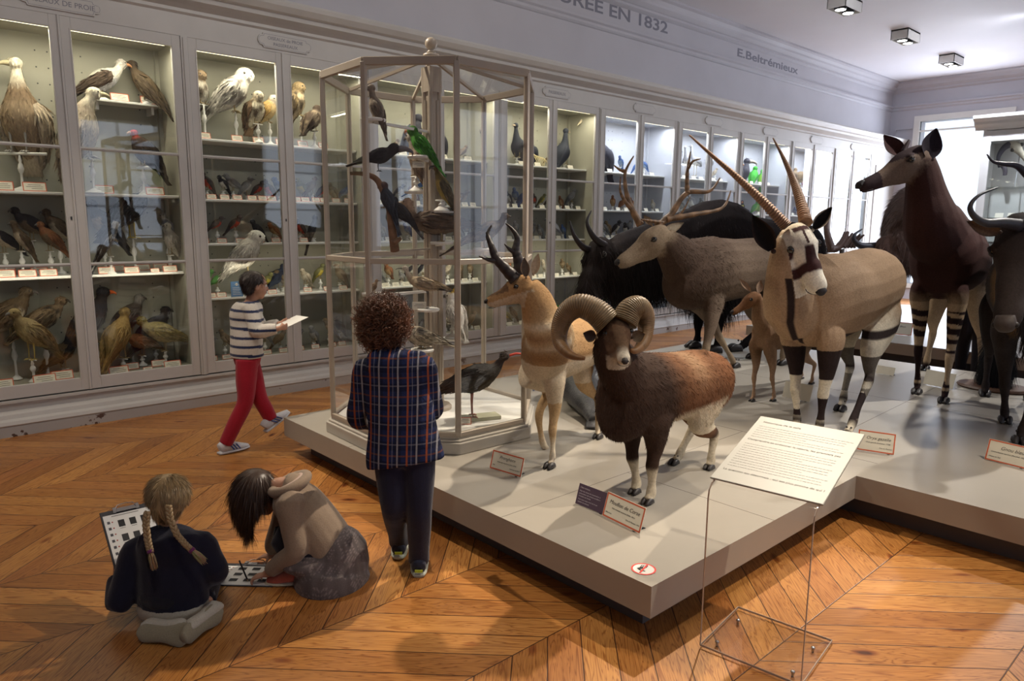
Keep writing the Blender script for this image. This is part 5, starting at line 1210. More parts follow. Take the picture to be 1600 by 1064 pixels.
# ================= pronghorn
def pronghorn():
    F = Frame(2.76, 2.80, 195.5); X = F.px
    t = thing('pronghorn', 'tan and white pronghorn with black forked horns beside the glass case', 'pronghorn', (2.9, 2.8, PT))
    tan, wt, lt = (.42, .25, .115), (.62, .53, .40), (.48, .33, .18)
    B = MB()
    B.loft([(F(-.85, 0, .66), .07, .09, wt), (F(-.76, 0, .66), .13, .15, wt), (F(-.55, 0, .64), .165, .17, tan), (F(-.30, 0, .62), .165, .17, tan), (F(-.08, 0, .63), .15, .19, tan), (F(.02, 0, .61), .11, .165, lt), (F(.07, 0, .60), .06, .10, lt)], 18, 4, side=F.w)
    pol = dp(824, 443, 3.72); dcam = 3.72; nose = dp(758, 466, dcam-.02)
    B.loft([(F(-.06, 0, .62), .14, .19, lt), (dp(860, 528, 3.80), .125, .155, lt), (dp(847, 500, 3.77), .095, .125, lt), (dp(838, 470, 3.74), .075, .105, tan), (pol+V3((0, 0, -.01)), .055, .07, tan)], 16, 4, side=F.w)
    h = Head(pol, nose-pol, (0, 0, 1), (nose-pol).length*1.0)
    skull(B, h, 1.0, 1.28, tan)
    G1 = onz(859, 731, PT)
    fl = [lt, lt, lt, lt, lt, lt, wt, wt, wt, wt]
    fore(B, F, F(-.01, .085, .52), G1-F.u*.03, .52, .80, fl)
    # raised foreleg
    k = .80; q = [F(.0, -.085, .52), X(858, 606, -.085), X(846, 634, -.085), X(842, 650, -.085), X(844, 672, -.085), X(849, 694, -.085), X(856, 702, -.085)]
    limb(B, q, [(.06, .10), (.04, .05), (.026, .032), (.024, .03), (.017, .02), (.021, .024), (.016, .017)], [lt, lt, lt, lt, lt, wt, wt], F.w)
    hl = [wt, lt, lt, lt, lt, lt, lt, lt, wt, wt, wt]
    G3 = onz(934, 685, PT); hind(B, F, F(-.66, -.08, .56), G3-F.u*.03, .56, .8, hl)
    G4 = F(-.95, .09, 0); hind(B, F, F(-.70, .09, .56), G4, .56, .8, hl)
    def rc(co, C):
        a, b_, c = h.loc(co); q = co-np.array(F.o); s = q@np.array(F.u); z = co[:, 2]-PT
        hm = (a > -.05) & (a < 1.2) & (abs(b_) < .3) & (abs(c) < .45)
        C = np.where((hm & (c > .0) & (a > .45))[:, None], lerpc(C, np.full(len(a), .7), (.10, .06, .045)), C)
        C = np.where((hm & (c < -.12))[:, None], lerpc(C, np.full(len(a), .6), wt), C)
        low = sstep(.60-z+.12*np.abs(s+.2)*0, 0, .03)*(s < .1)*(s > -.62)*(z > .36)*(~hm); C = lerpc(C, low*.9, wt)
        nk = (s > -.02) & (z > .62) & (~hm)
        for zc, w_ in ((.74, .022), (.86, .02)):
            m = np.exp(-((z-zc+.25*(s-.1))/w_)**2)*(s > .1)*nk; C = lerpc(C, m*.9, (.62, .52, .38))
        m = np.exp(-((z-.80+.25*(s-.1))/.022)**2)*(s > .1)*nk; C = lerpc(C, m*.7, (.25, .14, .07))
        C = lerpc(C, np.exp(-((z-.64)/.06)**2)*(s > .04)*(~hm)*.8, (.28, .15, .07))
        C = lerpc(C, ((s > -.02)*(z < .60)*(z > .44)*(~hm)).astype(float)*.85, wt)
        return C
    o = fuse(B, 'body', M_COAT, .008, 10, t, rc)
    strands(o, 'coat', M_SHAG, 36000, lambda p: np.where(p[:, 2]-PT < .4, .007, .014), .0022, flow_along(F, -.8, .6), t, lambda p, no: np.where(h.loc(p)[0] > .1, .5, 1.0), 4, .1, .2, .12, .2, 2, kind='stuff')
    headparts(h, t, 1.0, (.02, .016, .015), .05, hf=1.28)
    bk = (.03, .022, .022); d0 = camdepth(h(.25, .1, .2))
    horn([dp(806, 437, d0), dp(790, 420, d0), dp(775, 403, d0), dp(768, 385, d0), dp(762, 366, d0+.02), dp(768, 352, d0+.03)], .036, .004, bk, t, side=CF, ridges=10, depth=.04)
    horn([dp(779, 408, d0), dp(764, 406, d0-.02), dp(748, 400, d0-.05)], .019, .002, bk, t, 'horn_prong', side=CF)
    d1 = d0+.10
    horn([dp(814, 436, d1), dp(810, 408, d1), dp(806, 390, d1), dp(808, 372, d1), dp(800, 358, d1), dp(790, 349, d1)], .034, .003, bk, t, side=CF, ridges=10, depth=.04)
    horn([dp(806, 395, d1), dp(797, 390, d1-.02), dp(788, 381, d1-.04)], .018, .002, bk, t, 'horn_prong', side=CF)
    f_ = V3((-.7, -.7, 0))
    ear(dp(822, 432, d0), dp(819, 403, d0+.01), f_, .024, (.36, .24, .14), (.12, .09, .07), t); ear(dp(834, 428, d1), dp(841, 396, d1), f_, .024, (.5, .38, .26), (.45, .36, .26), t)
    hooves(F, G1-F.u*.005, .85, t); hooves(F, G3-F.u*.01, .85, t); hooves(F, G4+F.u*.03, .85, t)
pronghorn()

# ================= oryx
def oryx():
    F = Frame(4.60, 2.12, 181); X = F.px
    t = thing('oryx', 'large tan oryx with long ringed horns and black and white face behind the text panel', 'oryx', (4.9, 2.1, PT))
    tan, wt, bk = (.35, .235, .145), (.60, .53, .41), (.025, .015, .014)
    B = MB()
    B.loft([(F(-1.16, 0, .90), .10, .13, tan), (F(-1.06, 0, .93), .20, .22, tan), (F(-.85, 0, .92), .25, .27, tan), (F(-.50, 0, .88), .26, .28, tan), (F(-.15, 0, .86), .245, .30, tan), (F(.06, 0, .82), .20, .28, tan), (F(.17, 0, .80), .13, .2, tan)], 20, 4, side=F.w)
    pol = dp(1243, 362, 4.42); dc = 4.42; nose = dp(1286, 450, dc-.14)
    B.loft([(F(-.12, 0, .95), .19, .26, tan), (dp(1240, 480, 4.62), .17, .22, tan), (dp(1233, 430, 4.52), .135, .17, tan), (dp(1234, 392, 4.47), .105, .13, tan), (pol+V3((0, 0, -.01)), .08, .09, tan)], 18, 4, side=F.w)
    toc = (V3((0, 0, 0))-V3((pol.x, pol.y, 0))).normalized()
    h = Head(pol, nose-pol, toc+V3(CR)*.55, (nose-pol).length*1.02)
    skull(B, h, 1.15, 1.0, wt, 1.25)
    G1, G2, G3, G4 = onz(1243, 672, PT), onz(1276, 680, PT), onz(1313, 641, PT), onz(1322, 684, PT)
    fl = [tan, tan, bk, bk, bk, wt, wt, bk, wt, wt]
    fore(B, F, F(.02, -.12, .66), G1-F.u*.03, .66, 1.12, fl); fore(B, F, F(.02, .13, .66), G2-F.u*.03, .66, 1.18, fl)
    hl = [tan, wt, wt, wt, wt, bk, wt, wt, bk, wt, wt]
    hind(B, F, F(-.92, -.12, .76), G3-F.u*.03, .76, 1.15, hl); hind(B, F, F(-.92, .13, .76), G4-F.u*.03, .76, 1.15, hl)
    def rc(co, C):
        a, b_, c = h.loc(co); q = co-np.array(F.o); s = q@np.array(F.u); l = q@np.array(F.w); z = co[:, 2]-PT
        hm = (a > -.02) & (a < 1.15) & (abs(b_) < .26) & (c > -.34) & (c < .4)
        dkc = (.05, .02, .02)
        H = np.tile(np.array((.74, .70, .60)), (len(a), 1))
        blaze = sstep(.075+.10*(a-.3)-abs(b_), -.005, .01)*sstep(a, .30, .34)*sstep(.72-a+(.0), 0, .03)*(c > -.06)
        top = sstep(.10-a, 0, .03)*(abs(b_) < .13)+(abs(b_) < .02)*(a < .3)
        side_ = sstep(.040-abs(a-(.30+.9*(-c+.04))), -.012, .012)*sstep(abs(b_), .08, .10)*(c < .06)*(a < .66)
        join = sstep(a, .48, .50)*sstep(.70-a, 0, .02)*(c < .08)*(c > -.24)
        cheek = sstep(.03-abs(a-.16+.4*(c+.1)), -.01, .01)*(c < -.02)
        m = np.clip(blaze+top+side_+join*sstep(a, .52, .56)+cheek*.8, 0, 1)
        H = lerpc(H, m, dkc); C = np.where((hm & (a > .0))[:, None], H, C)
        fb = (z > .5) & (~hm)
        # flank stripe, belly, rump patch, throat stripe
        yb = z-(.60+.05*np.abs(s+.5)); C = lerpc(C, sstep(.035-abs(yb), 0, .012)*(s < -.12)*(s > -.95)*fb*(abs(l) > .07), bk)
        C = lerpc(C, sstep(-yb-.03, 0, .02)*(s < -.05)*(s > -.85)*(z > .45)*(~hm), wt)
        C = lerpc(C, ((s > -.10)*(z > .45)*(z < .63)*(abs(l) > .05)).astype(float)*.0, bk)
        C = lerpc(C, sstep(.022-abs(l+.0-.02*np.sin(z*9)), 0, .008)*(s > .10)*(z > .55)*(z < 1.02)*(~hm), bk)
        C = lerpc(C, np.exp(-((s+1.0)/.12)**2-((z-.66)/.05)**2), bk)
        # legs
        lf = (z < .60) & (s > -.30)
        C = np.where((lf & (z > .36) & (z < .56))[:, None], np.array(bk), C)
        C = np.where((lf & (z <= .36) & (z > .24))[:, None], np.array(wt), C)
        C = np.where((lf & (z <= .24) & (z > .10) & (np.sin(z*60) > -2) & ((l > 0) | (z < .14)))[:, None], np.array(bk), C)
        hd = (z < .50) & (s < -.30)
        C = np.where((hd & (z > .30) & (s*0+z > .30) & (z < .46))[:, None], lerpc(C, np.full(len(z), .85), bk), C)
        C = np.where((hd & (z > .14) & (z < .26))[:, None], lerpc(C, np.full(len(z), .7), bk), C)
        return C
    o = fuse(B, 'body', M_COAT, .0075, 9, t, rc)
    strands(o, 'coat', M_SHAG, 42000, lambda p: np.where(h.loc(p)[0] > .02, .007, np.where(p[:, 2]-PT < .5, .008, .014)), .0026, flow_along(F, -.7, .6), t, lambda p, no: np.where(h.loc(p)[0] > .02, .8, 1.0), 5, .1, .2, .12, .14, 2, kind='stuff')
    headparts(h, t, 1.15, (.03, .025, .028), .055, 1.25, hf=1.0)
    hc = (.30, .17, .095); ds = camdepth(h(.02, 0, .15))
    horn([dp(1229, 354, ds), dp(1195, 318, ds+.02), dp(1155, 280, ds+.05), dp(1115, 245, ds+.08), dp(1077, 211, ds+.10)], .036, .004, hc, t, ridges=36, depth=.13, ridge_to=.72, side=CF)
    horn([dp(1259, 348, ds+.05), dp(1250, 312, ds+.2), dp(1238, 278, ds+.35), dp(1223, 245, ds+.5), dp(1208, 216, ds+.62)], .038, .004, hc, t, ridges=34, depth=.13, ridge_to=.72, side=CF)
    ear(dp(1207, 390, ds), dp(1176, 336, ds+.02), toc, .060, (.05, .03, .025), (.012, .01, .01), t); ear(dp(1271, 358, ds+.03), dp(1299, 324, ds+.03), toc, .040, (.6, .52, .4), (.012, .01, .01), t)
    for G in (G1, G2, G3, G4): hooves(F, G-F.u*.005, 1.15, t)
    b = MB(); b.tube([F(-1.16, -.02, 1.0), F(-1.24, -.02, .85), F(-1.25, -.03, .65)], [.03, .02, .018], tan, 8); q0 = F(-1.25, -.03, .65)
    for k in range(40): a_ = k*2.4; b.tube([q0+V3((math.cos(a_)*.015, math.sin(a_)*.015, .02)), q0+V3((math.cos(a_)*.04, math.sin(a_)*.04, -.1)), q0+V3((math.cos(a_)*.03, math.sin(a_)*.03, -.24-.01*(k % 5)))], [.006, .005, .001], bk, 5, 2)
    b.build('tail', M_SHAG, t, True)
oryx()

# ================= elk
def elk():
    F = Frame(5.55, 3.58, 178); X = F.px
    t = thing('red_deer', 'grey-brown stag with branching antlers looking left, in front of the black yak', 'deer', (5.9, 3.6, PT))
    br_, dk, pl = (.165, .118, .084), (.085, .054, .038), (.30, .225, .15)
    B = MB()
    B.loft([(F(-1.35, 0, 1.0), .12, .15, pl), (F(-1.2, 0, .99), .20, .22, br_), (F(-.9, 0, .97), .24, .26, br_), (F(-.5, 0, .94), .26, .28, br_), (F(-.12, 0, .93), .245, .30, br_), (X(1072, 437), .19, .27, dk), (X(1052, 436), .12, .19, dk)], 18, 4, side=F.w)
    pol = X(1035, 366); dc = camdepth(pol); nose = dp(962, 404, dc-.10)
    B.loft([(F(-.15, 0, 1.0), .2, .25, dk), (X(1074, 415), .17, .235, dk), (X(1056, 398), .14, .185, dk), (X(1042, 380), .11, .13, dk), (pol, .085, .09, pl)], 16, 4, side=F.w)
    h = Head(pol, nose-pol, (0, 0, 1), (nose-pol).length)
    skull(B, h, 1.0, 1.12, pl, 1.05)
    G1 = onz(1096, 602, PT); G3, G4 = onz(1148, 574, PT), onz(1221, 570, PT)
    fl = [br_]*4+[pl]*6
    fore(B, F, F(.0, .12, .74), G1, .74, 1.15, fl); fore(B, F, F(-.05, -.12, .74), G3-F.u*.03, .74, 1.15, fl)
    hl = [br_]*4+[pl]*7
    hind(B, F, F(-1.05, -.12, .84), F(-1.15, -.14, 0), .84, 1.15, hl); hind(B, F, F(-1.05, .12, .84), G4-F.u*.03, .84, 1.15, hl)
    def rc(co, C):
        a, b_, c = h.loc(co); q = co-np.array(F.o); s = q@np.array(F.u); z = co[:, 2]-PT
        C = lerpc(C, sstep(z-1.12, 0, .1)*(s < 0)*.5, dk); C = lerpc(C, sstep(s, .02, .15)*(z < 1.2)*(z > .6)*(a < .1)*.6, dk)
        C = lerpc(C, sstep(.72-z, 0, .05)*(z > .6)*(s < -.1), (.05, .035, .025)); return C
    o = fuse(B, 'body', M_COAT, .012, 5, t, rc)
    strands(o, 'coat', M_SHAG, 34000, lambda p: np.where((h.loc(p)[0] < -.1) & ((p-np.array(F.o))@np.array(F.u) > -.1) & (p[:, 2]-PT > .6), .035, .014), .0034, flow_along(F, -.7, .7), t, lambda p, no: np.ones(len(p)), 6, .15, .25, .15, .2, 2, kind='stuff')
    headparts(h, t, 1.0, (.03, .025, .025), .045, 1.05, hf=1.12)
    a0 = camdepth(h(.05, 0, .2)); hc = (.21, .12, .06); hm = (.26, .17, .09)
    def tine(P, r0, r1, nm='antler_tine'): horn([dp(x, y, a0+d) for x, y, d in P], r0, r1, hc, t, nm, side=CF, ridges=7, depth=.07)
    tine([(1001, 352, 0), (988, 328, .0), (979, 302, .02), (977, 270, .05), (990, 244, .1)], .032, .006, 'antler')
    tine([(977, 268, .05), (968, 265, .05), (959, 258, .05)], .018, .004); tine([(989, 330, 0), (975, 312, -.06), (969, 296, -.1), (970, 276, -.12)], .02, .004)
    tine([(1027, 354, .05), (1049, 334, .08), (1073, 302, .1), (1108, 299, .12), (1125, 278, .15)], .034, .006, 'antler')
    tine([(1074, 302, .1), (1074, 270, .12), (1079, 237, .15)], .024, .005); tine([(1076, 262, .12), (1083, 252, .12), (1095, 248, .12)], .014, .004)
    tine([(1040, 343, .06), (1085, 335, .12), (1128, 325, .2), (1142, 298, .25)], .028, .005); tine([(1060, 338, .1), (1070, 325, .1), (1078, 308, .1)], .012, .003)
    tine([(1036, 348, .05), (1015, 345, -.02), (1002, 343, -.05)], .018, .006)
    ear(dp(1037, 365, a0+.02), dp(1068, 349, a0+.05), V3(CF)*-1+V3((0, 0, .4)), .040, pl, (.45, .38, .28), t)
    ear(dp(1018, 352, a0+.2), dp(1006, 338, a0+.25), V3(CF)*-1, .03, pl, (.3, .22, .15), t)
    hooves(F, G3-F.u*.01, 1.3, t); hooves(F, G4-F.u*.01, 1.3, t); hooves(F, G1+F.u*.03, 1.3, t); hooves(F, F(-1.12, -.14, 0), 1.3, t)
elk()

# ================= yak
def yak():
    F = Frame(6.75, 4.25, 160); X = F.px
    t = thing('yak', 'big shaggy black yak with upturned black horns behind the stag', 'yak', (7.0, 4.2, PT))
    bk, b2 = (.012, .009, .010), (.02, .014, .013)
    B = MB()
    B.loft([(F(-1.45, 0, 1.02), .12, .2, bk), (F(-1.3, 0, 1.02), .26, .34, bk), (F(-.9, 0, 1.0), .33, .40, bk), (F(-.4, 0, 1.02), .34, .44, bk), (F(-.05, 0, 1.12), .32, .50, bk), (F(.25, 0, 1.02), .27, .46, bk), (F(.5, 0, .92), .22, .36, bk)], 18, 4, side=F.w)
    B.loft([(F(.0, 0, 1.2), .22, .4, bk), (X(985, 410), .21, .33, bk), (X(950, 410), .19, .26, b2), (X(938, 405), .15, .18, b2)], 14, 3, side=F.w)
    pol = X(940, 384); dc = camdepth(pol)
    nose = dp(903, 462, dc-.28); h = Head(pol, nose-pol, V3(-F.w*0)+F.u+V3((0, 0, .8)), (nose-pol).length)
    skull(B, h, 1.15, 1.0, b2, 1.3)
    k = 1.7; G = [F(.0, .16, 0), F(.02, -.17, 0), F(-1.18, -.18, 0), onz(1152, 548, PT)]
    fore(B, F, F(0, .16, .7), G[0], .7, k, bk); fore(B, F, F(0, -.16, .7), G[1], .7, k, bk); hind(B, F, F(-1.1, -.18, .8), G[2], .8, k, bk); hind(B, F, F(-1.1, .16, .8), G[3]-F.u*.02, .8, k, bk)
    o = fuse(B, 'body', M_COAT, .018, 5, t)
    def ln(p):
        z = p[:, 2]-PT; return np.where(z < .5, .015, np.where(z < .85, .30, np.where(z < 1.15, .12, .05)))
    strands(o, 'shaggy_coat', M_SHAG, 30000, ln, .006, flow_along(F, -.25, 1.2), t, None, 8, .3, .2, .12, .3, 3, kind='stuff')
    headparts(h, t, 1.15, (.03, .03, .03), .03, 1.3)
    hc = (.025, .02, .02); d0 = dc-.05
    horn([dp(926, 392, d0), dp(911, 386, d0-.12), dp(897, 368, d0-.2), dp(890, 345, d0-.2)], .045, .006, hc, t, side=CF)
    horn([dp(950, 386, d0), dp(966, 388, d0), dp(944, 381, d0-.1), dp(926, 366, d0-.16), dp(917, 347, d0-.16), dp(924, 329, d0-.12)][0:1]+[dp(940, 381, d0-.1), dp(926, 368, d0-.16), dp(917, 347, d0-.16), dp(924, 329, d0-.12)], .05, .006, hc, t, side=CF)
    ear(dp(960, 392, d0), dp(978, 400, d0), V3(CF)*-1, .04, bk, bk, t)
    for g in G: hooves(F, g+F.u*.02, 2.0, t)
yak()

# ================= small antelope (fawn-coloured)
def duiker():
    F = Frame(5.08, 2.72, 176); X = F.px
    t = thing('small_antelope', 'small reddish young antelope standing between the stag and the oryx', 'antelope', (5.2, 2.7, PT))
    c1, c2, c3 = (.22, .11, .055), (.28, .17, .10), (.38, .24, .15)
    B = MB()
    B.loft([(F(-.62, 0, .53), .05, .07, c2), (F(-.55, 0, .53), .10, .12, c2), (F(-.35, 0, .52), .12, .13, c2), (F(-.1, 0, .52), .115, .14, c2), (F(.04, 0, .53), .08, .11, c2)], 16, 4, side=F.w)
    pol = X(1180, 462); dc = camdepth(pol); nose = dp(1142, 485, dc-.05)
    B.loft([(F(-.05, 0, .56), .08, .11, c2), (X(1187, 498), .055, .075, c2), (X(1185, 478), .045, .055, c2), (pol, .04, .045, c1)], 14, 4, side=F.w)
    h = Head(pol, nose-pol, (0, 0, 1), (nose-pol).length); skull(B, h, .85, .95, c1)
    G = [onz(1175, 627, PT), onz(1208, 627, PT), onz(1268, 600, PT), onz(1252, 592, PT)]
    fl = [c2, c2, c3, c3, c3, c3, c3, c3, c3, c3]
    fore(B, F, F(.0, -.06, .44), G[0]-F.u*.02, .44, .62, fl); fore(B, F, F(.0, .06, .44), G[1]-F.u*.02, .44, .62, fl)
    hind(B, F, F(-.5, .06, .46), G[2]-F.u*.02, .46, .6, fl+[c3]); hind(B, F, F(-.5, -.06, .46), G[3]-F.u*.02, .46, .6, fl+[c3])
    o = fuse(B, 'body', M_COAT, .008, 5, t)
    strands(o, 'coat', M_SHAG, 12000, .011, .002, flow_along(F, -.7, .6), t, None, 9, .1, .2, .12, .2, 2, kind='stuff')
    headparts(h, t, .85, (.03, .02, .02), .05, hf=.95)
    ear(dp(1184, 458, dc), dp(1188, 438, dc+.03), V3(CF)*-1, .026, c3, (.4, .28, .2), t); ear(dp(1172, 455, dc), dp(1155, 436, dc+.05), V3(CF)*-1, .02, c3, (.4, .28, .2), t)
    for g in G: hooves(F, g-F.u*.005, .6, t)
duiker()

# ================= okapi
def okapi():
    F = Frame(6.27, 1.90, 189); X = F.px
    t = thing('okapi', 'tall dark maroon okapi with striped legs and big ears, head turned left', 'okapi', (6.5, 1.9, PT))
    mr, dk, pl = (.045, .019, .016), (.025, .013, .014), (.46, .34, .22)
    B = MB()
    B.loft([(F(-1.32, 0, .98), .1, .14, mr), (F(-1.2, 0, 1.0), .20, .24, mr), (F(-.9, 0, 1.04), .25, .27, mr), (F(-.5, 0, 1.08), .27, .30, mr), (F(-.12, 0, 1.12), .255, .33, mr), (F(.08, 0, 1.08), .22, .32, mr), (F(.2, 0, 1.04), .14, .22, mr)], 18, 4, side=F.w)
    dc = 5.30; pol = dp(1441, 243, dc); nose = dp(1340, 281, dc-.05)
    B.loft([(F(-.1, 0, 1.2), .2, .27, mr), (dp(1457, 352, 5.42), .20, .25, mr), (dp(1447, 305, 5.36), .145, .175, mr), (dp(1443, 272, 5.33), .115, .135, mr), (pol+V3((0, 0, -.02)), .085, .09, mr)], 16, 4, side=F.w)
    h = Head(pol, nose-pol, (0, 0, 1), (nose-pol).length); skull(B, h, .76, .92, (.17, .12, .09), .92)
    G = [onz(1432, 615, PT), onz(1474, 629, PT), onz(1445, 578, PT), onz(1533, 594, PT)]
    fl = [mr, pl, pl, dk, dk, dk, pl, dk, dk, dk]
    fore(B, F, F(.02, -.13, .86), G[0]-F.u*.03, .86, 1.12, fl); fore(B, F, F(.02, .13, .86), G[1]-F.u*.03, .86, 1.12, fl)
    hl = [mr, pl, pl, pl, pl, pl, pl, pl, pl, dk, dk]
    hind(B, F, F(-1.05, -.14, .88), G[2]-F.u*.02, .88, 1.3, hl); hind(B, F, F(-1.05, .15, .88), G[3]-F.u*.02, .88, 1.3, hl)
    def rc(co, C):
        a, b_, c = h.loc(co); q = co-np.array(F.o); s = q@np.array(F.u); l = q@np.array(F.w); z = co[:, 2]-PT
        hm = (a > -.05) & (a < 1.3) & (z > 1.3) & (abs(b_) < .3)
        C = np.where((hm & ((a > .70) | (c > .07)))[:, None], np.array((.045, .028, .03)), C)
        lf = (z < .76) & (z > .45) & (s > -.4)
        st = (np.sin(z*75+l*12) > .35) & (z < .72); C = np.where(lf[:, None], np.where((st | (z > .70))[:, None], np.array(pl), np.array(dk)), C)
        C = np.where(((z < .45) & (z > .40) & (s > -.4))[:, None], np.array(pl), C)
        for g_ in G[:2]:
            v = co-np.array(g_); near = (np.hypot(v[:, 0], v[:, 1]) < .14) & (z <= .40)
            C = np.where(near[:, None], np.array(dk), C); C = np.where((near & ((v@np.array(CR)) > .016) & (z > .14) & (z < .38))[:, None], np.array(pl), C); C = np.where((near & (abs(z-.10) < .010))[:, None], np.array(pl)*.8, C)
        hd = (s < -.6) & (z < 1.0) & (z > .5); C = np.where(hd[:, None], np.where((np.sin(z*70) > .0)[:, None]*(z < .8)[:, None], np.array(pl), C), C)
        return C
    o = fuse(B, 'body', M_COAT, .012, 5, t, rc)
    strands(o, 'coat', M_SHAG, 26000, .009, .003, flow_along(F, -.7, .6), t, None, 10, .1, .15, .1, .2, 2, kind='stuff')
    headparts(h, t, .76, (.02, .016, .018), .04, .92, hf=.92)
    e1 = camdepth(h(0, 0, .1))
    ear(dp(1448, 247, e1-.05), dp(1461, 201, e1-.06), V3(CF)*-1+V3(CR)*.1, .080, (.03, .02, .03), (.02, .014, .02), t, .2); ear(dp(1408, 243, e1+.08), dp(1380, 212, e1+.14), V3(CF)*-1-V3(CR)*.1, .062, (.03, .02, .02), (.05, .02, .02), t, .2)
    horn([dp(1412, 236, e1), dp(1417, 226, e1), dp(1421, 219, e1)], .022, .008, (.05, .03, .035), t, 'ossicone', side=CF)
    for g in G: hooves(F, g-F.u*.005, 1.2, t)
okapi()

# ================= wildebeest at the right edge
def gnu():
    F = Frame(5.55, 1.14, 196); X = F.px
    t = thing('wildebeest', 'dark blue wildebeest with curved horns cut off by the right edge', 'wildebeest', (5.7, 1.1, PT))
    dk, d2, ye = (.03, .022, .02), (.02, .015, .015), (.20, .12, .05)
    B = MB()
    B.loft([(F(-1.45, 0, .92), .1, .16, dk), (F(-1.3, 0, .93), .19, .24, dk), (F(-.9, 0, .92), .23, .27, dk), (F(-.4, 0, .95), .25, .31, dk), (F(-.05, 0, .98), .24, .34, dk), (F(.15, 0, .93), .19, .29, ye), (F(.25, 0, .92), .12, .2, ye)], 18, 4, side=F.w)
    dm = 4.0; pol = dp(1592, 352, dm+.12); nose = dp(1568, 500, dm-.12)
    B.loft([(F(.0, 0, 1.02), .18, .3, ye), (F(.28, 0, .98), .15, .25, ye), (pol.lerp(F(.28, 0, .98), .45), .13, .2, ye), (pol+V3((0, 0, -.06)), .11, .13, dk)], 14, 3, side=F.w)
    toc = V3((-pol.x, -pol.y, 0)).normalized(); h = Head(pol, nose-pol, toc+V3(CR)*-.25, (nose-pol).length); skull(B, h, .82, .72, dk, 1.25)
    G = [onz(1570, 660, PT), onz(1592, 693, PT), F(-1.15, .15, 0), F(-1.15, -.15, 0)]
    fore(B, F, F(.0, -.13, .72), G[0]-F.u*.03, .72, 1.25, dk); fore(B, F, F(.0, .13, .72), G[1]-F.u*.03, .72, 1.25, dk); hind(B, F, F(-1.1, .15, .76), G[2], .76, 1.2, dk); hind(B, F, F(-1.1, -.15, .76), G[3], .76, 1.2, dk)
    o = fuse(B, 'body', M_COAT, .013, 5, t)
    strands(o, 'coat', M_SHAG, 14000, .016, .003, flow_along(F, -.6, .7), t, None, 11, .1, .2, .12, .2, 2, kind='stuff')
    headparts(h, t, .82, (.05, .038, .034), .032, 1.25, hf=.72, nosew=1.1)
    b = MB(); rg = random.Random(3)
    for k in range(160):
        a = rg.uniform(0, 1); p = F(.26, 0, .98).lerp(pol, a)+V3((0, 0, -.16-.04*(1-a))); b.tube([p, p+V3((rg.uniform(-.02, .02), rg.uniform(-.02, .02), -.12)), p+V3((rg.uniform(-.04, .04), rg.uniform(-.04, .04), -.30))], [.005, .004, .001], d2, 4, 2)
    b.build('beard', M_SHAG, t, True)
    hc = (.03, .028, .035)
    horn([dp(1592, 352, dm+.02), dp(1566, 348, dm-.02), dp(1540, 348, dm-.04), dp(1522, 338, dm-.05), dp(1516, 322, dm-.05), dp(1530, 305, dm-.04), dp(1559, 293, dm)], .036, .004, hc, t, side=CF, power=.8)
    horn([dp(1596, 352, dm+.02), dp(1616, 348, dm-.02), dp(1640, 345, dm), dp(1655, 330, dm+.02), dp(1655, 312, dm+.05)], .036, .005, hc, t, side=CF, power=.8)
    ear(dp(1560, 362, dm+.08), dp(1510, 345, dm+.12), V3(CF)*-1+V3((0, 0, -.5)), .045, (.08, .055, .045), (.14, .09, .06), t)
    for g in G: hooves(F, g-F.u*.005, 1.3, t)
gnu()

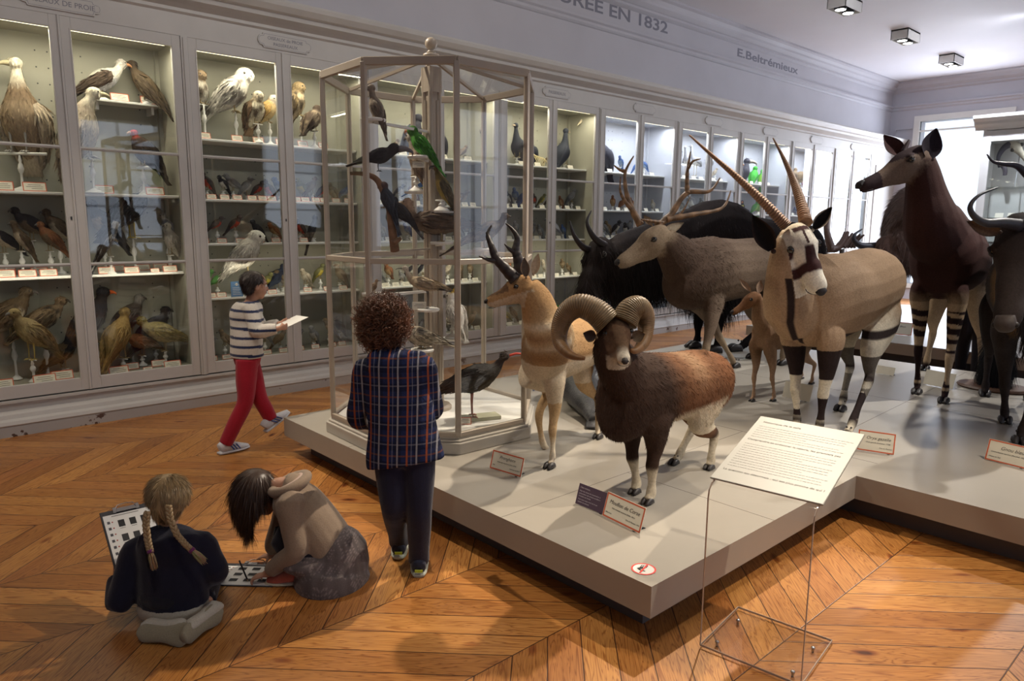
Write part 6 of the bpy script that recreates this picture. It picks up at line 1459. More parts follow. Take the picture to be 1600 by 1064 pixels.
# ================= bison on the second podium
def bison():
    F = Frame(10.55, 3.60, 196); X = F.px
    t = thing('bison', 'dark shaggy bison with lowered head seen between the oryx rump and the okapi', 'bison', (10.9, 3.6, PT))
    c1, c2, c3 = (.085, .052, .040), (.05, .032, .026), (.11, .065, .05)
    B = MB()
    B.loft([(F(-1.9, 0, 1.0), .15, .2, c2), (F(-1.7, 0, 1.05), .3, .35, c2), (F(-1.1, 0, 1.12), .36, .42, c2), (F(-.5, 0, 1.25), .38, .54, c1), (F(-.1, 0, 1.32), .38, .60, c1), (F(.25, 0, 1.2), .34, .55, c1), (F(.5, 0, 1.08), .28, .42, c1)], 18, 4, side=F.w)
    dc = 9.3; pol = dp(1386, 378, dc); nose = dp(1400, 452, dc-.22)
    B.loft([(F(.3, 0, 1.2), .3, .42, c1), (pol.lerp(F(.4, 0, 1.1), .4), .26, .32, c1), (pol, .2, .2, c1)], 12, 3, side=F.w)
    h = Head(pol, nose-pol, V3(CF)*-1+V3((0, 0, .5)), (nose-pol).length); skull(B, h, 1.2, 1.05, c3, 1.15)
    G = [F(.0, .2, 0), F(-.05, -.2, 0), F(-1.45, .2, 0), F(-1.45, -.2, 0)]
    fore(B, F, F(0, .2, .85), G[0], .85, 1.9, c2); fore(B, F, F(0, -.2, .85), G[1], .85, 1.9, c2); hind(B, F, F(-1.35, .2, .9), G[2], .9, 1.8, c2); hind(B, F, F(-1.35, -.2, .9), G[3], .9, 1.8, c2)
    o = fuse(B, 'body', M_COAT, .022, 5, t)
    strands(o, 'shaggy_coat', M_SHAG, 14000, lambda p: np.where(p[:, 2]-PT < .4, .015, np.where((p-np.array(F.o))@np.array(F.u) > -.5, .10, .04)), .008, flow_along(F, -.4, 1.0), t, None, 12, .25, .25, .12, .3, 2, kind='stuff')
    headparts(h, t, 1.2, (.03, .025, .025), .03, 1.15, hf=1.05)
    horn([dp(1366, 385, dc+.05), dp(1346, 384, dc), dp(1335, 376, dc-.03), dp(1336, 366, dc-.03), dp(1347, 358, dc)], .055, .008, (.03, .025, .03), t, side=CF)
    horn([dp(1410, 385, dc+.05), dp(1425, 384, dc), dp(1434, 376, dc-.03), dp(1433, 366, dc-.03)], .055, .008, (.03, .025, .03), t, side=CF)
    b = MB()
    for k in range(120):
        a_ = k*2.4; r_ = .01*math.sqrt(k); p = h(.75, 0, -.2)+V3((math.cos(a_)*r_, math.sin(a_)*r_, 0)); b.tube([p, p+V3((0, 0, -.06)), p+V3((0, 0, -.14))], [.008, .006, .002], c2, 4, 2)
    b.build('beard', M_SHAG, t, True)
    for g in G: hooves(F, g+F.u*.02, 2.0, t)
bison()

# ================= smaller mounts
t = thing('seal', 'dark grey wrinkled seal lying on the podium, mostly hidden behind the mouflon', 'seal', (3.8, 3.3, PT))
B = MB(); g1, g2 = (.05, .05, .055), (.16, .16, .17)
Z = PT
pts = [(onz(931, 668, Z), .03, .05), (onz(925, 655, Z), .055, .09), (onz(912, 640, Z), .075, .13), (onz(905, 628, Z), .095, .16), (onz(925, 618, Z), .13, .19), (onz(965, 610, Z), .16, .22), (onz(1010, 606, Z), .13, .18), (onz(1040, 604, Z), .05, .08)]
B.loft([(p+V3((0, 0, zc)), r, r*.8, g1) for p, zc, r in [(q, max(r*.78, .02), r) for q, _, r in pts]], 16, 4)
o = fuse(B, 'body', vcol('wrinkled_hide', .35, (60, 60, 60), .5, .9, 0, .5), .010, 3, t)
b = MB(); p = onz(928, 668, Z)
b.loft([(p+V3((.02, .02, .06)), .03, .02, g1), (p+V3((-.01, .0, .03)), .05, .012, g1), (p+V3((-.05, -.03, .012)), .045, .006, g1)], 10, 3); b.build('flipper', MATS['wrinkled_hide'], t, True)
t = thing('antler_trophy', 'brown branching antlers rising behind the back of the oryx', 'antlers', (9.6, 4.6, PT))
hc = (.11, .065, .05)
def tr(P, a, b_): horn([dp(x, y, 9.6) for x, y in P], a, b_, hc, t, 'antler', side=CF)
tr([(1300, 392), (1294, 372), (1291, 355), (1294, 340)], .06, .02); tr([(1296, 388), (1308, 388), (1318, 376), (1325, 362)], .06, .02)
for k in range(6): tr([(1308+5*k, 386), (1316+5*k, 374), (1320+6*k, 362+k)], .035, .012)
b = MB(); q = dp(1315, 395, 9.6); b.tube([(q.x, q.y, PT+.03), (q.x, q.y, q.z+.05)], .03, (.05, .04, .04), 10); b.lathe([(.2, 0), (.2, .03)], (q.x, q.y, PT+.001), 20); b.build('post', M_DARK, t)
# black long-haired mount on an oval base
q = onz(1552, 607, PT)
t = thing('long_haired_mount', 'black long-haired animal mount on an oval wooden base in front of the wildebeest', 'taxidermy mount', tuple(q))
b = MB(); b.lathe([(.20, 0), (.21, .012), (.20, .028)], (0, 0, 0), 28); b.v = [(q.x+x*1.0, q.y+y*1.3, PT+.001+z) for x, y, z in b.v]; b.build('oval_base', paint('brown_wood', (.12, .06, .035), .5, .1), t)
B = MB(); B.loft([(q+V3((0, 0, .03)), .07, .09, (.01, .01, .012)), (q+V3((.02, 0, .2)), .10, .12, (.01, .01, .012)), (q+V3((.03, 0, .36)), .08, .10, (.01, .01, .012)), (q+V3((.03, 0, .46)), .04, .05, (.01, .01, .012))], 12, 3); o = fuse(B, 'body', M_COAT, .012, 3, t)
strands(o, 'long_hair', M_SHAG, 6000, .22, .004, lambda p, no: np.tile([0, 0, -1.0], (len(p), 1)), t, None, 13, .3, .12, .2, .2, 3, kind='stuff')
# far animals on the second podium: legs and backs glimpsed between the nearer ones
def far_beast(x, y, ang, label, col, H=.9, k=1.0, cat='antelope'):
    F = Frame(x, y, ang); t = thing('mounted_antelope', label, cat, (x, y, PT)); B = MB()
    B.loft([(F(-.95*k, 0, H*.78), .08*k, .1*k, col), (F(-.8*k, 0, H*.78), .16*k, .17*k, col), (F(-.4*k, 0, H*.76), .18*k, .19*k, col), (F(0, 0, H*.76), .16*k, .2*k, col), (F(.12*k, 0, H*.76), .09*k, .12*k, col)], 14, 3, side=F.w)
    B.loft([(F(0, 0, H*.85), .1*k, .14*k, col), (F(.18*k, 0, H*1.05), .07*k, .09*k, col), (F(.24*k, 0, H*1.2), .05*k, .06*k, col)], 12, 3, side=F.w)
    h = Head(F(.24*k, 0, H*1.22), F.u+V3((0, 0, -.4)), (0, 0, 1), .24*k); skull(B, h, .9, .9, col)
    for s in (-1, 1): fore(B, F, F(0, s*.08*k, H*.6), F(0, s*.08*k, 0), H*.6, .85*k, col); hind(B, F, F(-.75*k, s*.08*k, H*.62), F(-.78*k, s*.08*k, 0), H*.62, .85*k, col)
    fuse(B, 'body', M_COAT, .016, 4, t); headparts(h, t, .9)
    for s in (-1, 1): hooves(F, F(.02, s*.08*k, 0), .9*k, t); hooves(F, F(-.76*k, s*.08*k, 0), .9*k, t); ear(h(0, s*.15, .1), h(-.2, s*.5, .3), F.u, .03*k, col, col, t)
far_beast(9.9, 1.9, 200, 'slender brown antelope on the far podium, its legs glimpsed below the wildebeest head', (.22, .14, .09), .95, 1.0)
# ------------------------------------------------------------------ children
M_SK = vcol('skin', .5, (40, 40, 40), .05, .04, .0, .4)
M_HAIR = vcol('hair', .38, (200, 200, 200), .1, 0, 0, .5)
M_CLOTH = vcol('cloth', .85, (150, 150, 150), .10, .35, .2, .2)
SKN = (.50, .27, .18)
def cloth_mat(name, fn):
    m, nt, bs = newmat(name); tc = nd(nt, 'ShaderNodeTexCoord'); c = fn(nt, tc.outputs['Object'])
    f = noise(nt, tc.outputs['Object'], 220, 2); f2 = noise(nt, tc.outputs['Object'], 9, 3)
    c = mixc(nt, 'MULTIPLY', 1.0, c, ramp(nt, f, [(.3, .85), (.7, 1.08)]))
    nt.links.new(c, bs.inputs['Base Color']); bs.inputs['Roughness'].default_value = .85; bs.inputs['Specular IOR Level'].default_value = .2
    bump(nt, bs, mth(nt, 'ADD', f2, mth(nt, 'MULTIPLY', f, .06)), .7, .03); return m
def finger(B, p, d, n, L, r, curl, col):
    """p knuckle, d pointing, n palm normal (curl towards n)"""
    P = [p-d*r]; q = V3(p); dd = V3(d); segs = (.46, .30, .24)
    for k, s in enumerate(segs):
        a = curl*(.5, .8, .6)[k]; dd = (dd*math.cos(a)+n*math.sin(a)).normalized(); n = (n-dd*n.dot(dd)).normalized()
        q = q+dd*(L*s); P.append(V3(q))
    rr = [r*1.05, r, r*.92, r*.75]
    B.loft([(a, b, b, col) for a, b in zip(P, rr)]+[(P[-1]+dd*r*.7, r*.35, r*.35, col)], 8, 3)
def hand(B, w, d, n, th, S=1.0, curl=.5, col=SKN, tcurl=.4):
    """w wrist, d direction of the fingers, n palm normal, th thumb side"""
    w, d, n = V3(w), V3(d).normalized(), V3(n); n = (n-d*n.dot(d)).normalized(); t = V3(th); t = (t-d*t.dot(d)-n*t.dot(n)).normalized()
    B.loft([(w-d*.02*S, .018*S, .014*S, col), (w+d*.012*S, .021*S, .013*S, col), (w+d*.04*S, .030*S, .012*S, col), (w+d*.062*S, .030*S, .009*S, col)], 12, 3, side=t)
    for k, (o, L, c) in enumerate(((.75, .050, .9), (.25, .057, 1.0), (-.25, .053, 1.1), (-.72, .042, 1.2))):
        finger(B, w+d*.060*S+t*(o*.029*S), (d+t*o*.10).normalized(), n, L*S, .0068*S, curl*c, col)
    b0 = w+d*.018*S+t*.017*S; dd = (d*.75+t*.65+n*.25).normalized()
    finger(B, b0, dd, (n-t*.5).normalized(), .052*S, .0080*S, tcurl, col)
def headmesh(B, c, f, up, S=1.0, col=SKN):
    f = V3(f).normalized(); up = V3(up); up = (up-f*up.dot(f)).normalized(); r = f.cross(up)
    g = lambda a, b, h: V3(c)+f*(a*S)+r*(b*S)+up*(h*S)
    M = Matrix((r, f, up)).transposed()
    B.ball(g(-.010, 0, .018), (.070*S, .088*S, .082*S), col, 18, rot=M); B.ball(g(.022, 0, -.028), (.056*S, .060*S, .066*S), col, 16, rot=M)
    B.ball(g(.040, 0, -.072), (.030*S, .032*S, .024*S), col, 12, rot=M)
    for s in (-1, 1):
        B.ball(g(.048, s*.032, -.030), (.022*S, .022*S, .022*S), col, 10); B.ball(g(.066, s*.028, .022), (.02*S, .012*S, .008*S), col, 10, rot=M)
        B.ball(g(-.008, s*.072, -.012), (.007*S, .016*S, .026*S), col, 10, rot=M)
    B.loft([(g(.076, 0, .012), .008*S, .007*S, col), (g(.088, 0, -.012), .010*S, .010*S, col), (g(.090, 0, -.022), .015*S, .010*S, col), (g(.078, 0, -.030), .010*S, .006*S, col)], 10, 3, side=r)
    lip = (.42, .16, .13)
    B.ball(g(.077, 0, -.046), (.019*S, .009*S, .0045*S), lip, 10, rot=M); B.ball(g(.075, 0, -.055), (.016*S, .009*S, .005*S), lip, 10, rot=M)
    return g, M
def eyes_on(g, M, parent, S=1.0):
    for s in (-1, 1):
        b = MB(); b.ball(g(.066, s*.029, .004), (.0105*S,)*3, (.75, .73, .7), 12); b.ball(g(.0745, s*.029, .004), (.0055*S, .003*S, .0055*S), (.05, .03, .02), 10, rot=M)
        b.build('eye', M_SK, parent, True)
        b = MB(); b.tube([g(.070, s*.014, .021), g(.076, s*.028, .026), g(.066, s*.044, .022)], .0025*S, (.08, .05, .03), 6); b.build('eyebrow', M_HAIR, parent, True)
def seg(B, pts, rr, col, side=None, n=14): B.loft([(p, *(r if isinstance(r, tuple) else (r, r)), c) for p, r, c in zip(pts, rr, col if isinstance(col, list) else [col]*len(pts))], n, 4, side=side)

# ---------- boy in checked shirt, from behind
def boy_checked():
    D = 3.16; P = lambda x, y, d=0.0: dp(x, y, D+d)
    rt, fw = V3(CR), V3((CF[0], CF[1], 0)).normalized()
    t = thing('person', 'curly-haired child in blue and orange checked shirt seen from behind at the glass case', 'person', (1.80, 2.66, 0))
    nk = P(606, 556, .02); hc = P(600, 505, .03); hc.z = hc.z
    pel = P(633, 705, 0); ch = P(618, 605, 0)
    shL, shR = P(573, 578, .0), P(661, 574, .0); elL, elR = P(558, 652, .06), P(677, 640, .08); wrL, wrR = P(585, 662, .24), P(655, 640, .26)
    hL, hR = P(612, 712, 0), P(652, 712, 0); kL, kR = P(615, 790, .02), P(655, 795, .02)
    aR = onz(655, 893, 0)+V3((0, 0, .07)); aL = onz(624, 868, 0)+V3((0, 0, .085))
    B = MB(); s = SKN
    g, M = headmesh(B, hc, fw-rt*.15, V3((0, 0, 1))+rt*-.05, 1.02)
    seg(B, [hc-V3((0, 0, .05)), nk+V3((0, 0, .0)), nk-V3((0, 0, .05))], [.045, .042, .05], s)
    seg(B, [nk-V3((0, 0, .03)), ch+V3((0, 0, .10)), ch, pel+V3((0, 0, .10)), pel], [(.06, .045), (.115, .07), (.115, .075), (.105, .075), (.11, .08)], s, rt)
    for a, e, w in ((shL, elL, wrL), (shR, elR, wrR)): seg(B, [a+(ch-a)*.2, a, e, w], [.04, .036, .028, .019], s)
    for h_, k, a in ((hL, kL, aL), (hR, kR, aR)): seg(B, [h_, h_.lerp(k, .5), k, k.lerp(a, .4), a, a-V3((0, 0, .03))], [.065, .058, .044, .042, .028, .028], s)
    hand(B, wrL, fw+rt*.3, V3((0, 0, 1)), -rt, .85, .5); hand(B, wrR, fw-rt*.3, V3((0, 0, 1)), rt, .85, .5)
    body = fuse(B, 'body', M_SK, .006, 3, t); eyes_on(g, M, t)
    an = math.atan2(rt.y, rt.x)
    def plaid(nt, v):
        mp = nd(nt, 'ShaderNodeMapping'); mp.vector_type = 'TEXTURE'; mp.inputs['Rotation'].default_value = (0, 0, an); nt.links.new(v, mp.inputs[0])
        sp = nd(nt, 'ShaderNodeSeparateXYZ'); nt.links.new(mp.outputs[0], sp.inputs[0])
        def lines(ax, per, off, w):
            f = mth(nt, 'FRACT', mth(nt, 'DIVIDE', mth(nt, 'ADD', ax, 10+off), per)); return mth(nt, 'LESS_THAN', f, w/per)
        X, Z = sp.outputs[0], sp.outputs[2]
        c = mixc(nt, 'MIX', mth(nt, 'MULTIPLY', lines(Z, .082, .02, .034), .55), (.016, .025, .085), (.004, .006, .02))
        c = mixc(nt, 'MIX', mth(nt, 'MULTIPLY', lines(X, .082, .01, .030), .5), c, (.01, .01, .02))
        c = mixc(nt, 'MIX', mth(nt, 'MULTIPLY', lines(Z, .082, 0, .006), .6), c, (.16, .16, .2)); c = mixc(nt, 'MIX', mth(nt, 'MULTIPLY', lines(Z, .082, .047, .007), .6), c, (.18, .06, .03))
        c = mixc(nt, 'MIX', mth(nt, 'MULTIPLY', lines(X, .082, 0, .007), .8), c, (.34, .33, .35)); c = mixc(nt, 'MIX', mth(nt, 'MULTIPLY', lines(X, .082, .041, .008), .85), c, (.36, .09, .03)); c = mixc(nt, 'MIX', mth(nt, 'MULTIPLY', lines(X, .082, .020, .003), .5), c, (.3, .3, .34))
        return c
    mp_ = cloth_mat('checked_cotton', plaid); w = (1, 1, 1)
    B = MB()
    seg(B, [nk-V3((0, 0, .005)), nk-V3((0, 0, .05)), ch+V3((0, 0, .10)), ch, P(628, 660, 0), P(632, 708, 0), P(634, 724, 0)], [(.062, .055), (.10, .07), (.145, .085), (.15, .09), (.150, .095), (.172, .105), (.175, .105)], w, rt, 20)
    for a, e, wr, sg in ((shL, elL, wrL, -1), (shR, elR, wrR, 1)): seg(B, [a+(ch-a)*.35, a, a.lerp(e, .5), e, e.lerp(wr, .5), e.lerp(wr, .92)], [.07, .062, .052, .048, .042, .036], w)
    fuse(B, 'shirt', mp_, .008, 4, t)
    b = MB(); cc = nk+V3((0, 0, .012))
    pts = [cc+rt*(.062*math.cos(a))+fw*(.056*math.sin(a)) for a in np.linspace(-PI*1.35, PI*.35, 12)]; b.loft([(p, .006, .022, w) for p in pts], 8, 3, side=None); b.build('collar', mp_, t, True)
    jn = (.012, .013, .035); B = MB()
    seg(B, [pel+V3((0, 0, .06)), pel, pel-V3((0, 0, .05))], [(.125, .09), (.13, .095), (.10, .085)], jn, rt)
    for h_, k, a in ((hL, kL, aL), (hR, kR, aR)): seg(B, [h_+V3((0, 0, .02)), h_.lerp(k, .45), k, k.lerp(a, .35), k.lerp(a, .8), a-V3((0, 0, .015))], [.083, .074, .058, .056, .049, .050], jn)
    fuse(B, 'jeans', M_CLOTH, .008, 4, t)
    for a, tip in ((aL, .02), (aR, .0)):
        b = MB(); z = V3((0, 0, 1)); base = V3((a.x, a.y, 0)); d = (fw-rt*.1).normalized(); hz = V3((0, 0, a.z-.07+ (0 if tip == 0 else .0)))
        b.loft([(base-d*.055+hz*.6+z*.045, .030, .035, (.02, .025, .05)), (base-d*.03+hz*.5+z*.05, .036, .045, (.02, .025, .05)), (base+d*.04+z*.042, .038, .036, (.02, .025, .05)), (base+d*.10+z*.030, .040, .024, (.05, .05, .07)), (base+d*.145+z*.025, .022, .014, (.02, .025, .05))], 14, 3, side=rt)
        b.loft([(base-d*.062+hz*.6+z*.012, .026, .011, (.45, .48, .42)), (base-d*.02+hz*.2+z*.011, .038, .011, (.45, .48, .42)), (base+d*.09+z*.011, .043, .011, (.45, .48, .42)), (base+d*.15+z*.012, .022, .010, (.45, .48, .42))], 14, 3, side=rt)
        o = b.build('shoe', M_CLOTH, t, True)
        b = MB(); q = base-d*.066+hz*.6+z*.035; b.obox(q, rt*.018, d*.003, z*.006, (.5, .6, .05)); b.build('heel_stripe', M_CLOTH, o)
    # hair
    hb = MB(); c = (.11, .055, .03)
    hb.ball(hc+V3((0, 0, .030))-fw*.012, (.088, .094, .085), c, 18); hb.ball(hc-fw*.03-V3((0, 0, .015)), (.082, .072, .075), c, 16)
    ho = fuse(hb, 'hair', M_HAIR, .010, 2, t); cx = np.array(hc)
    rg = random.Random(4); b = MB(); me = ho.data; vs = [v.co.copy() for v in me.vertices]; ns = [v.normal.copy() for v in me.vertices]
    for k in range(1700):
        i = rg.randrange(len(vs)); p, no = vs[i], ns[i]
        ax = (no*.9+V3((0, 0, -.75))+V3((rg.uniform(-.5, .5), rg.uniform(-.5, .5), rg.uniform(-.3, .3)))).normalized(); s1 = ax.orthogonal().normalized(); s2 = ax.cross(s1)
        L = rg.uniform(.035, .07); rr = rg.uniform(.006, .012); tu = rg.uniform(1.3, 2.4); ph = rg.uniform(0, 6.28)
        lum = rg.uniform(.6, 1.3)*(1+1.3*max(0, abs((p-hc).dot(rt))/.09-.55)); col = (c[0]*lum*1.3, c[1]*lum, c[2]*lum*.8)
        b.loft([(p-no*.006+ax*(L*u)+(s1*math.cos(ph+u*tu*6.28)+s2*math.sin(ph+u*tu*6.28))*rr*(.5+u), .0024*(1-.5*u), .0018*(1-.5*u), col) for u in np.linspace(0, 1, 12)], 4, 1)
    b.build('curls', M_HAIR, t, True, kind='stuff')
    strands(ho, 'frizz', M_HAIR, 2500, .05, .0016, lambda p, no: np.tile([0, 0, -.6], (len(p), 1)), t, None, 21, .05, .5, .8, .3, 6, None, .5, kind='stuff')
boy_checked()

# ---------- walking boy in striped top
def boy_striped():
    g0 = onz(360, 707, 0); D = camdepth(g0)+.02; P = lambda x, y, d=0.0: dp(x, y, D+d)
    rt = V3((1, .12, 0)).normalized(); lf = V3((-rt.y, rt.x, 0)); z = V3((0, 0, 1))
    t = thing('person', 'dark-haired child walking right in navy striped white top and red trousers', 'person', tuple(g0))
    hc = P(398, 446); nk = P(391, 470); ch = P(386, 505); pel = P(386, 556)
    sN, sF = P(390, 482, -.09), P(392, 480, .10); eN, eF = P(402, 518, -.13), P(410, 514, .12); wN, wF = P(436, 513, -.10), P(438, 505, .08)
    hN, hF = P(386, 562, -.05), P(387, 562, .06); kN, kF = P(383, 628, -.05), P(405, 620, .07)
    aN = V3((g0.x-.03, g0.y, .07)); aF = P(424, 656, .10); 
    B = MB(); g, M = headmesh(B, hc, rt-lf*.2-z*.1, z, 1.0)
    seg(B, [hc-z*.05-rt*.01, nk-z*.02, nk-z*.05], [.04, .04, .05], SKN)
    seg(B, [nk-z*.03, ch+z*.08, ch, pel+z*.08, pel], [(.045, .06), (.07, .115), (.075, .11), (.07, .10), (.075, .105)], SKN, rt)
    for a, e, w in ((sN, eN, wN), (sF, eF, wF)): seg(B, [a+(ch-a)*.2, a, e, w], [.038, .035, .027, .018], SKN)
    for h_, k, a in ((hN, kN, aN), (hF, kF, aF)): seg(B, [h_, h_.lerp(k, .5), k, k.lerp(a, .4), a], [.062, .056, .042, .04, .026], SKN)
    hand(B, wN, rt+z*.1, lf, z, .82, .8); hand(B, wF, rt+z*.1, -lf, z, .82, .8)
    fuse(B, 'body', M_SK, .007, 3, t); eyes_on(g, M, t)
    def stripes(co, C):
        zz = co[:, 2]; x = (co-np.array(ch))@np.array(rt); ph = (zz+.03*x)*2*PI/.062
        return np.where((np.cos(ph) > .58)[:, None], np.array((.02, .03, .09)), np.array((.66, .62, .56)))
    B = MB(); w = (.7, .66, .6)
    seg(B, [nk-z*.0, nk-z*.04, ch+z*.07, ch, pel+z*.09, pel+z*.0], [(.05, .055), (.08, .11), (.10, .145), (.105, .14), (.10, .135), (.108, .135)], w, rt, 18)
    for a, e, wr in ((sN, eN, wN), (sF, eF, wF)): seg(B, [a+(ch-a)*.3, a, a.lerp(e, .6), e, e.lerp(wr, .5), e.lerp(wr, .88)], [.062, .056, .05, .05, .046, .036], w)
    fuse(B, 'striped_top', M_CLOTH, .006, 3, t, stripes)
    rd = (.36, .012, .03); B = MB()
    seg(B, [pel+z*.03, pel, pel-z*.06], [(.09, .115), (.09, .12), (.08, .10)], rd, rt)
    for h_, k, a in ((hN, kN, aN), (hF, kF, aF)): seg(B, [h_, h_.lerp(k, .5), k, k.lerp(a, .5), k.lerp(a, .92), a], [.078, .07, .056, .053, .048, .047], rd)
    fuse(B, 'trousers', M_CLOTH, .008, 4, t)
    for a, base, tilt in ((aN, V3((aN.x, aN.y, 0)), 0), (aF, aF-z*.06-rt*.0, .5)):
        d = (rt*math.cos(tilt)+z*math.sin(tilt)).normalized(); u = lf.cross(d)*-1; u = V3((-d.z*rt.x, -d.z*rt.y, math.cos(tilt))); wt = (.62, .62, .66)
        b = MB()
        b.loft([(base-d*.045+u*.045, .028, .034, wt), (base-d*.02+u*.05, .033, .044, wt), (base+d*.05+u*.042, .036, .034, wt), (base+d*.115+u*.028, .037, .024, wt), (base+d*.165+u*.022, .02, .013, wt)], 14, 3, side=lf)
        b.loft([(base-d*.055+u*.012, .026, .012, wt), (base+u*.012, .036, .012, wt), (base+d*.11+u*.012, .041, .012, wt), (base+d*.17+u*.013, .02, .01, wt)], 14, 3, side=lf)
        o = b.build('shoe', M_CLOTH, t, True); b = MB()
        for k in range(3):
            for sg in (-1, 1):
                c0 = base+d*(.03+.022*k)+u*.045+lf*sg*.036; b.obox(c0, d*.011+u*.024 if False else (d*.014-u*.02), d*.0045, lf*.003, (.03, .08, .3))
        b.build('shoe_stripes', M_CLOTH, o)
    hb = MB(); c = (.030, .018, .014); hb.ball(hc+z*.035-rt*.02, (.082, .078, .072), c, 16); hb.ball(hc-rt*.045+z*.005, (.05, .068, .06), c, 14)
    ho = fuse(hb, 'hair', M_HAIR, .009, 2, t)
    strands(ho, 'hair_strands', M_HAIR, 5000, .035, .003, lambda p, no: np.array(rt)*(.8*np.sign(((p-np.array(hc))@np.array(rt))[:, None]-.0))+np.array([0, 0, -.8]), t, None, 22, .2, .2, .15, .3, 3, kind='stuff')
    q = (wN+wF)/2+rt*.07; s = thing('paper_sheet', 'white sheet of paper held out by the walking child', 'paper', tuple(q))
    b = MB(); b.obox(q+rt*.02+z*.02, (rt*.95+z*.3).normalized()*.10, lf*.075, z*.0012); b.build('sheet', M_WHITE, s)
boy_striped()

# ---------- kneeling girl with braids, from behind
def clipboard(name_label, c, u, v, parts, loc, cat='clipboard', W=.115, H=.16):
    """u across, v towards the clip, both unit"""
    u, v = V3(u).normalized(), V3(v).normalized(); v = (v-u*v.dot(u)).normalized(); n = u.cross(v); c = V3(c)
    t = thing('clipboard', name_label, cat, tuple(loc), 0, 'clipboards with printed animal worksheets')
    b = MB(); b.obox(c, u*W, v*H, n*.002); bevel(b.build('backing_board', paint('clipboard_black', (.02, .02, .03), .5), t), .003, 1)
    b = MB(); b.obox(c-v*.012+n*.003, u*(W-.008), v*(H-.018), n*.0008); pg = b.build('worksheet', paint('white_paper', (.72, .72, .72), .7, .01), t)
    b = MB(); q = c+n*.0041
    U, Vv = u*(W/.115), v*(H/.16)
    for r_, sh in ((.075, .03), (-.005, .05), (-.085, .04)):
        for k in range(3): b.obox(q+U*(-.035+.050*k)+Vv*r_, U*.014, Vv*.019, n*.0002, (sh, sh, sh*1.1)); b.obox(q+U*(-.035+.050*k)+Vv*(r_-.027), U*.012, Vv*.0012, n*.0002, (.25, .25, .25))
    for k in range(6): b.obox(q-U*.088+Vv*(.09-.034*k), U*.006, Vv*.007, n*.0002, (.1, .1, .12)); b.obox(q-U*.072+Vv*(.09-.034*k), U*.003, Vv*.003, n*.0002, (.4, .05, .04))
    b.obox(q+Vv*.122-U*.01, U*.06, Vv*.002, n*.0002, (.25, .25, .25)); b.build('printed_pictures', M_CLOTH, pg)
    b = MB(); b.obox(c+v*(H-.014)+n*.007, u*.045, v*.010, n*.004, (.4, .4, .42)); b.tube([c+v*(H-.02)-u*.04+n*.01, c+v*(H+.008)-u*.03+n*.016, c+v*(H+.008)+u*.03+n*.016, c+v*(H-.02)+u*.04+n*.01], .0022, (.5, .5, .5), 6)
    for s in (-1, 1): b.obox(c+v*(H-.014)+n*.010+u*s*.045, u*.006, v*.012, n*.006, (.03, .03, .03))
    b.build('metal_clip', paint('steel', (.45, .45, .47), .25, .02, metal=.9), t)
    return t
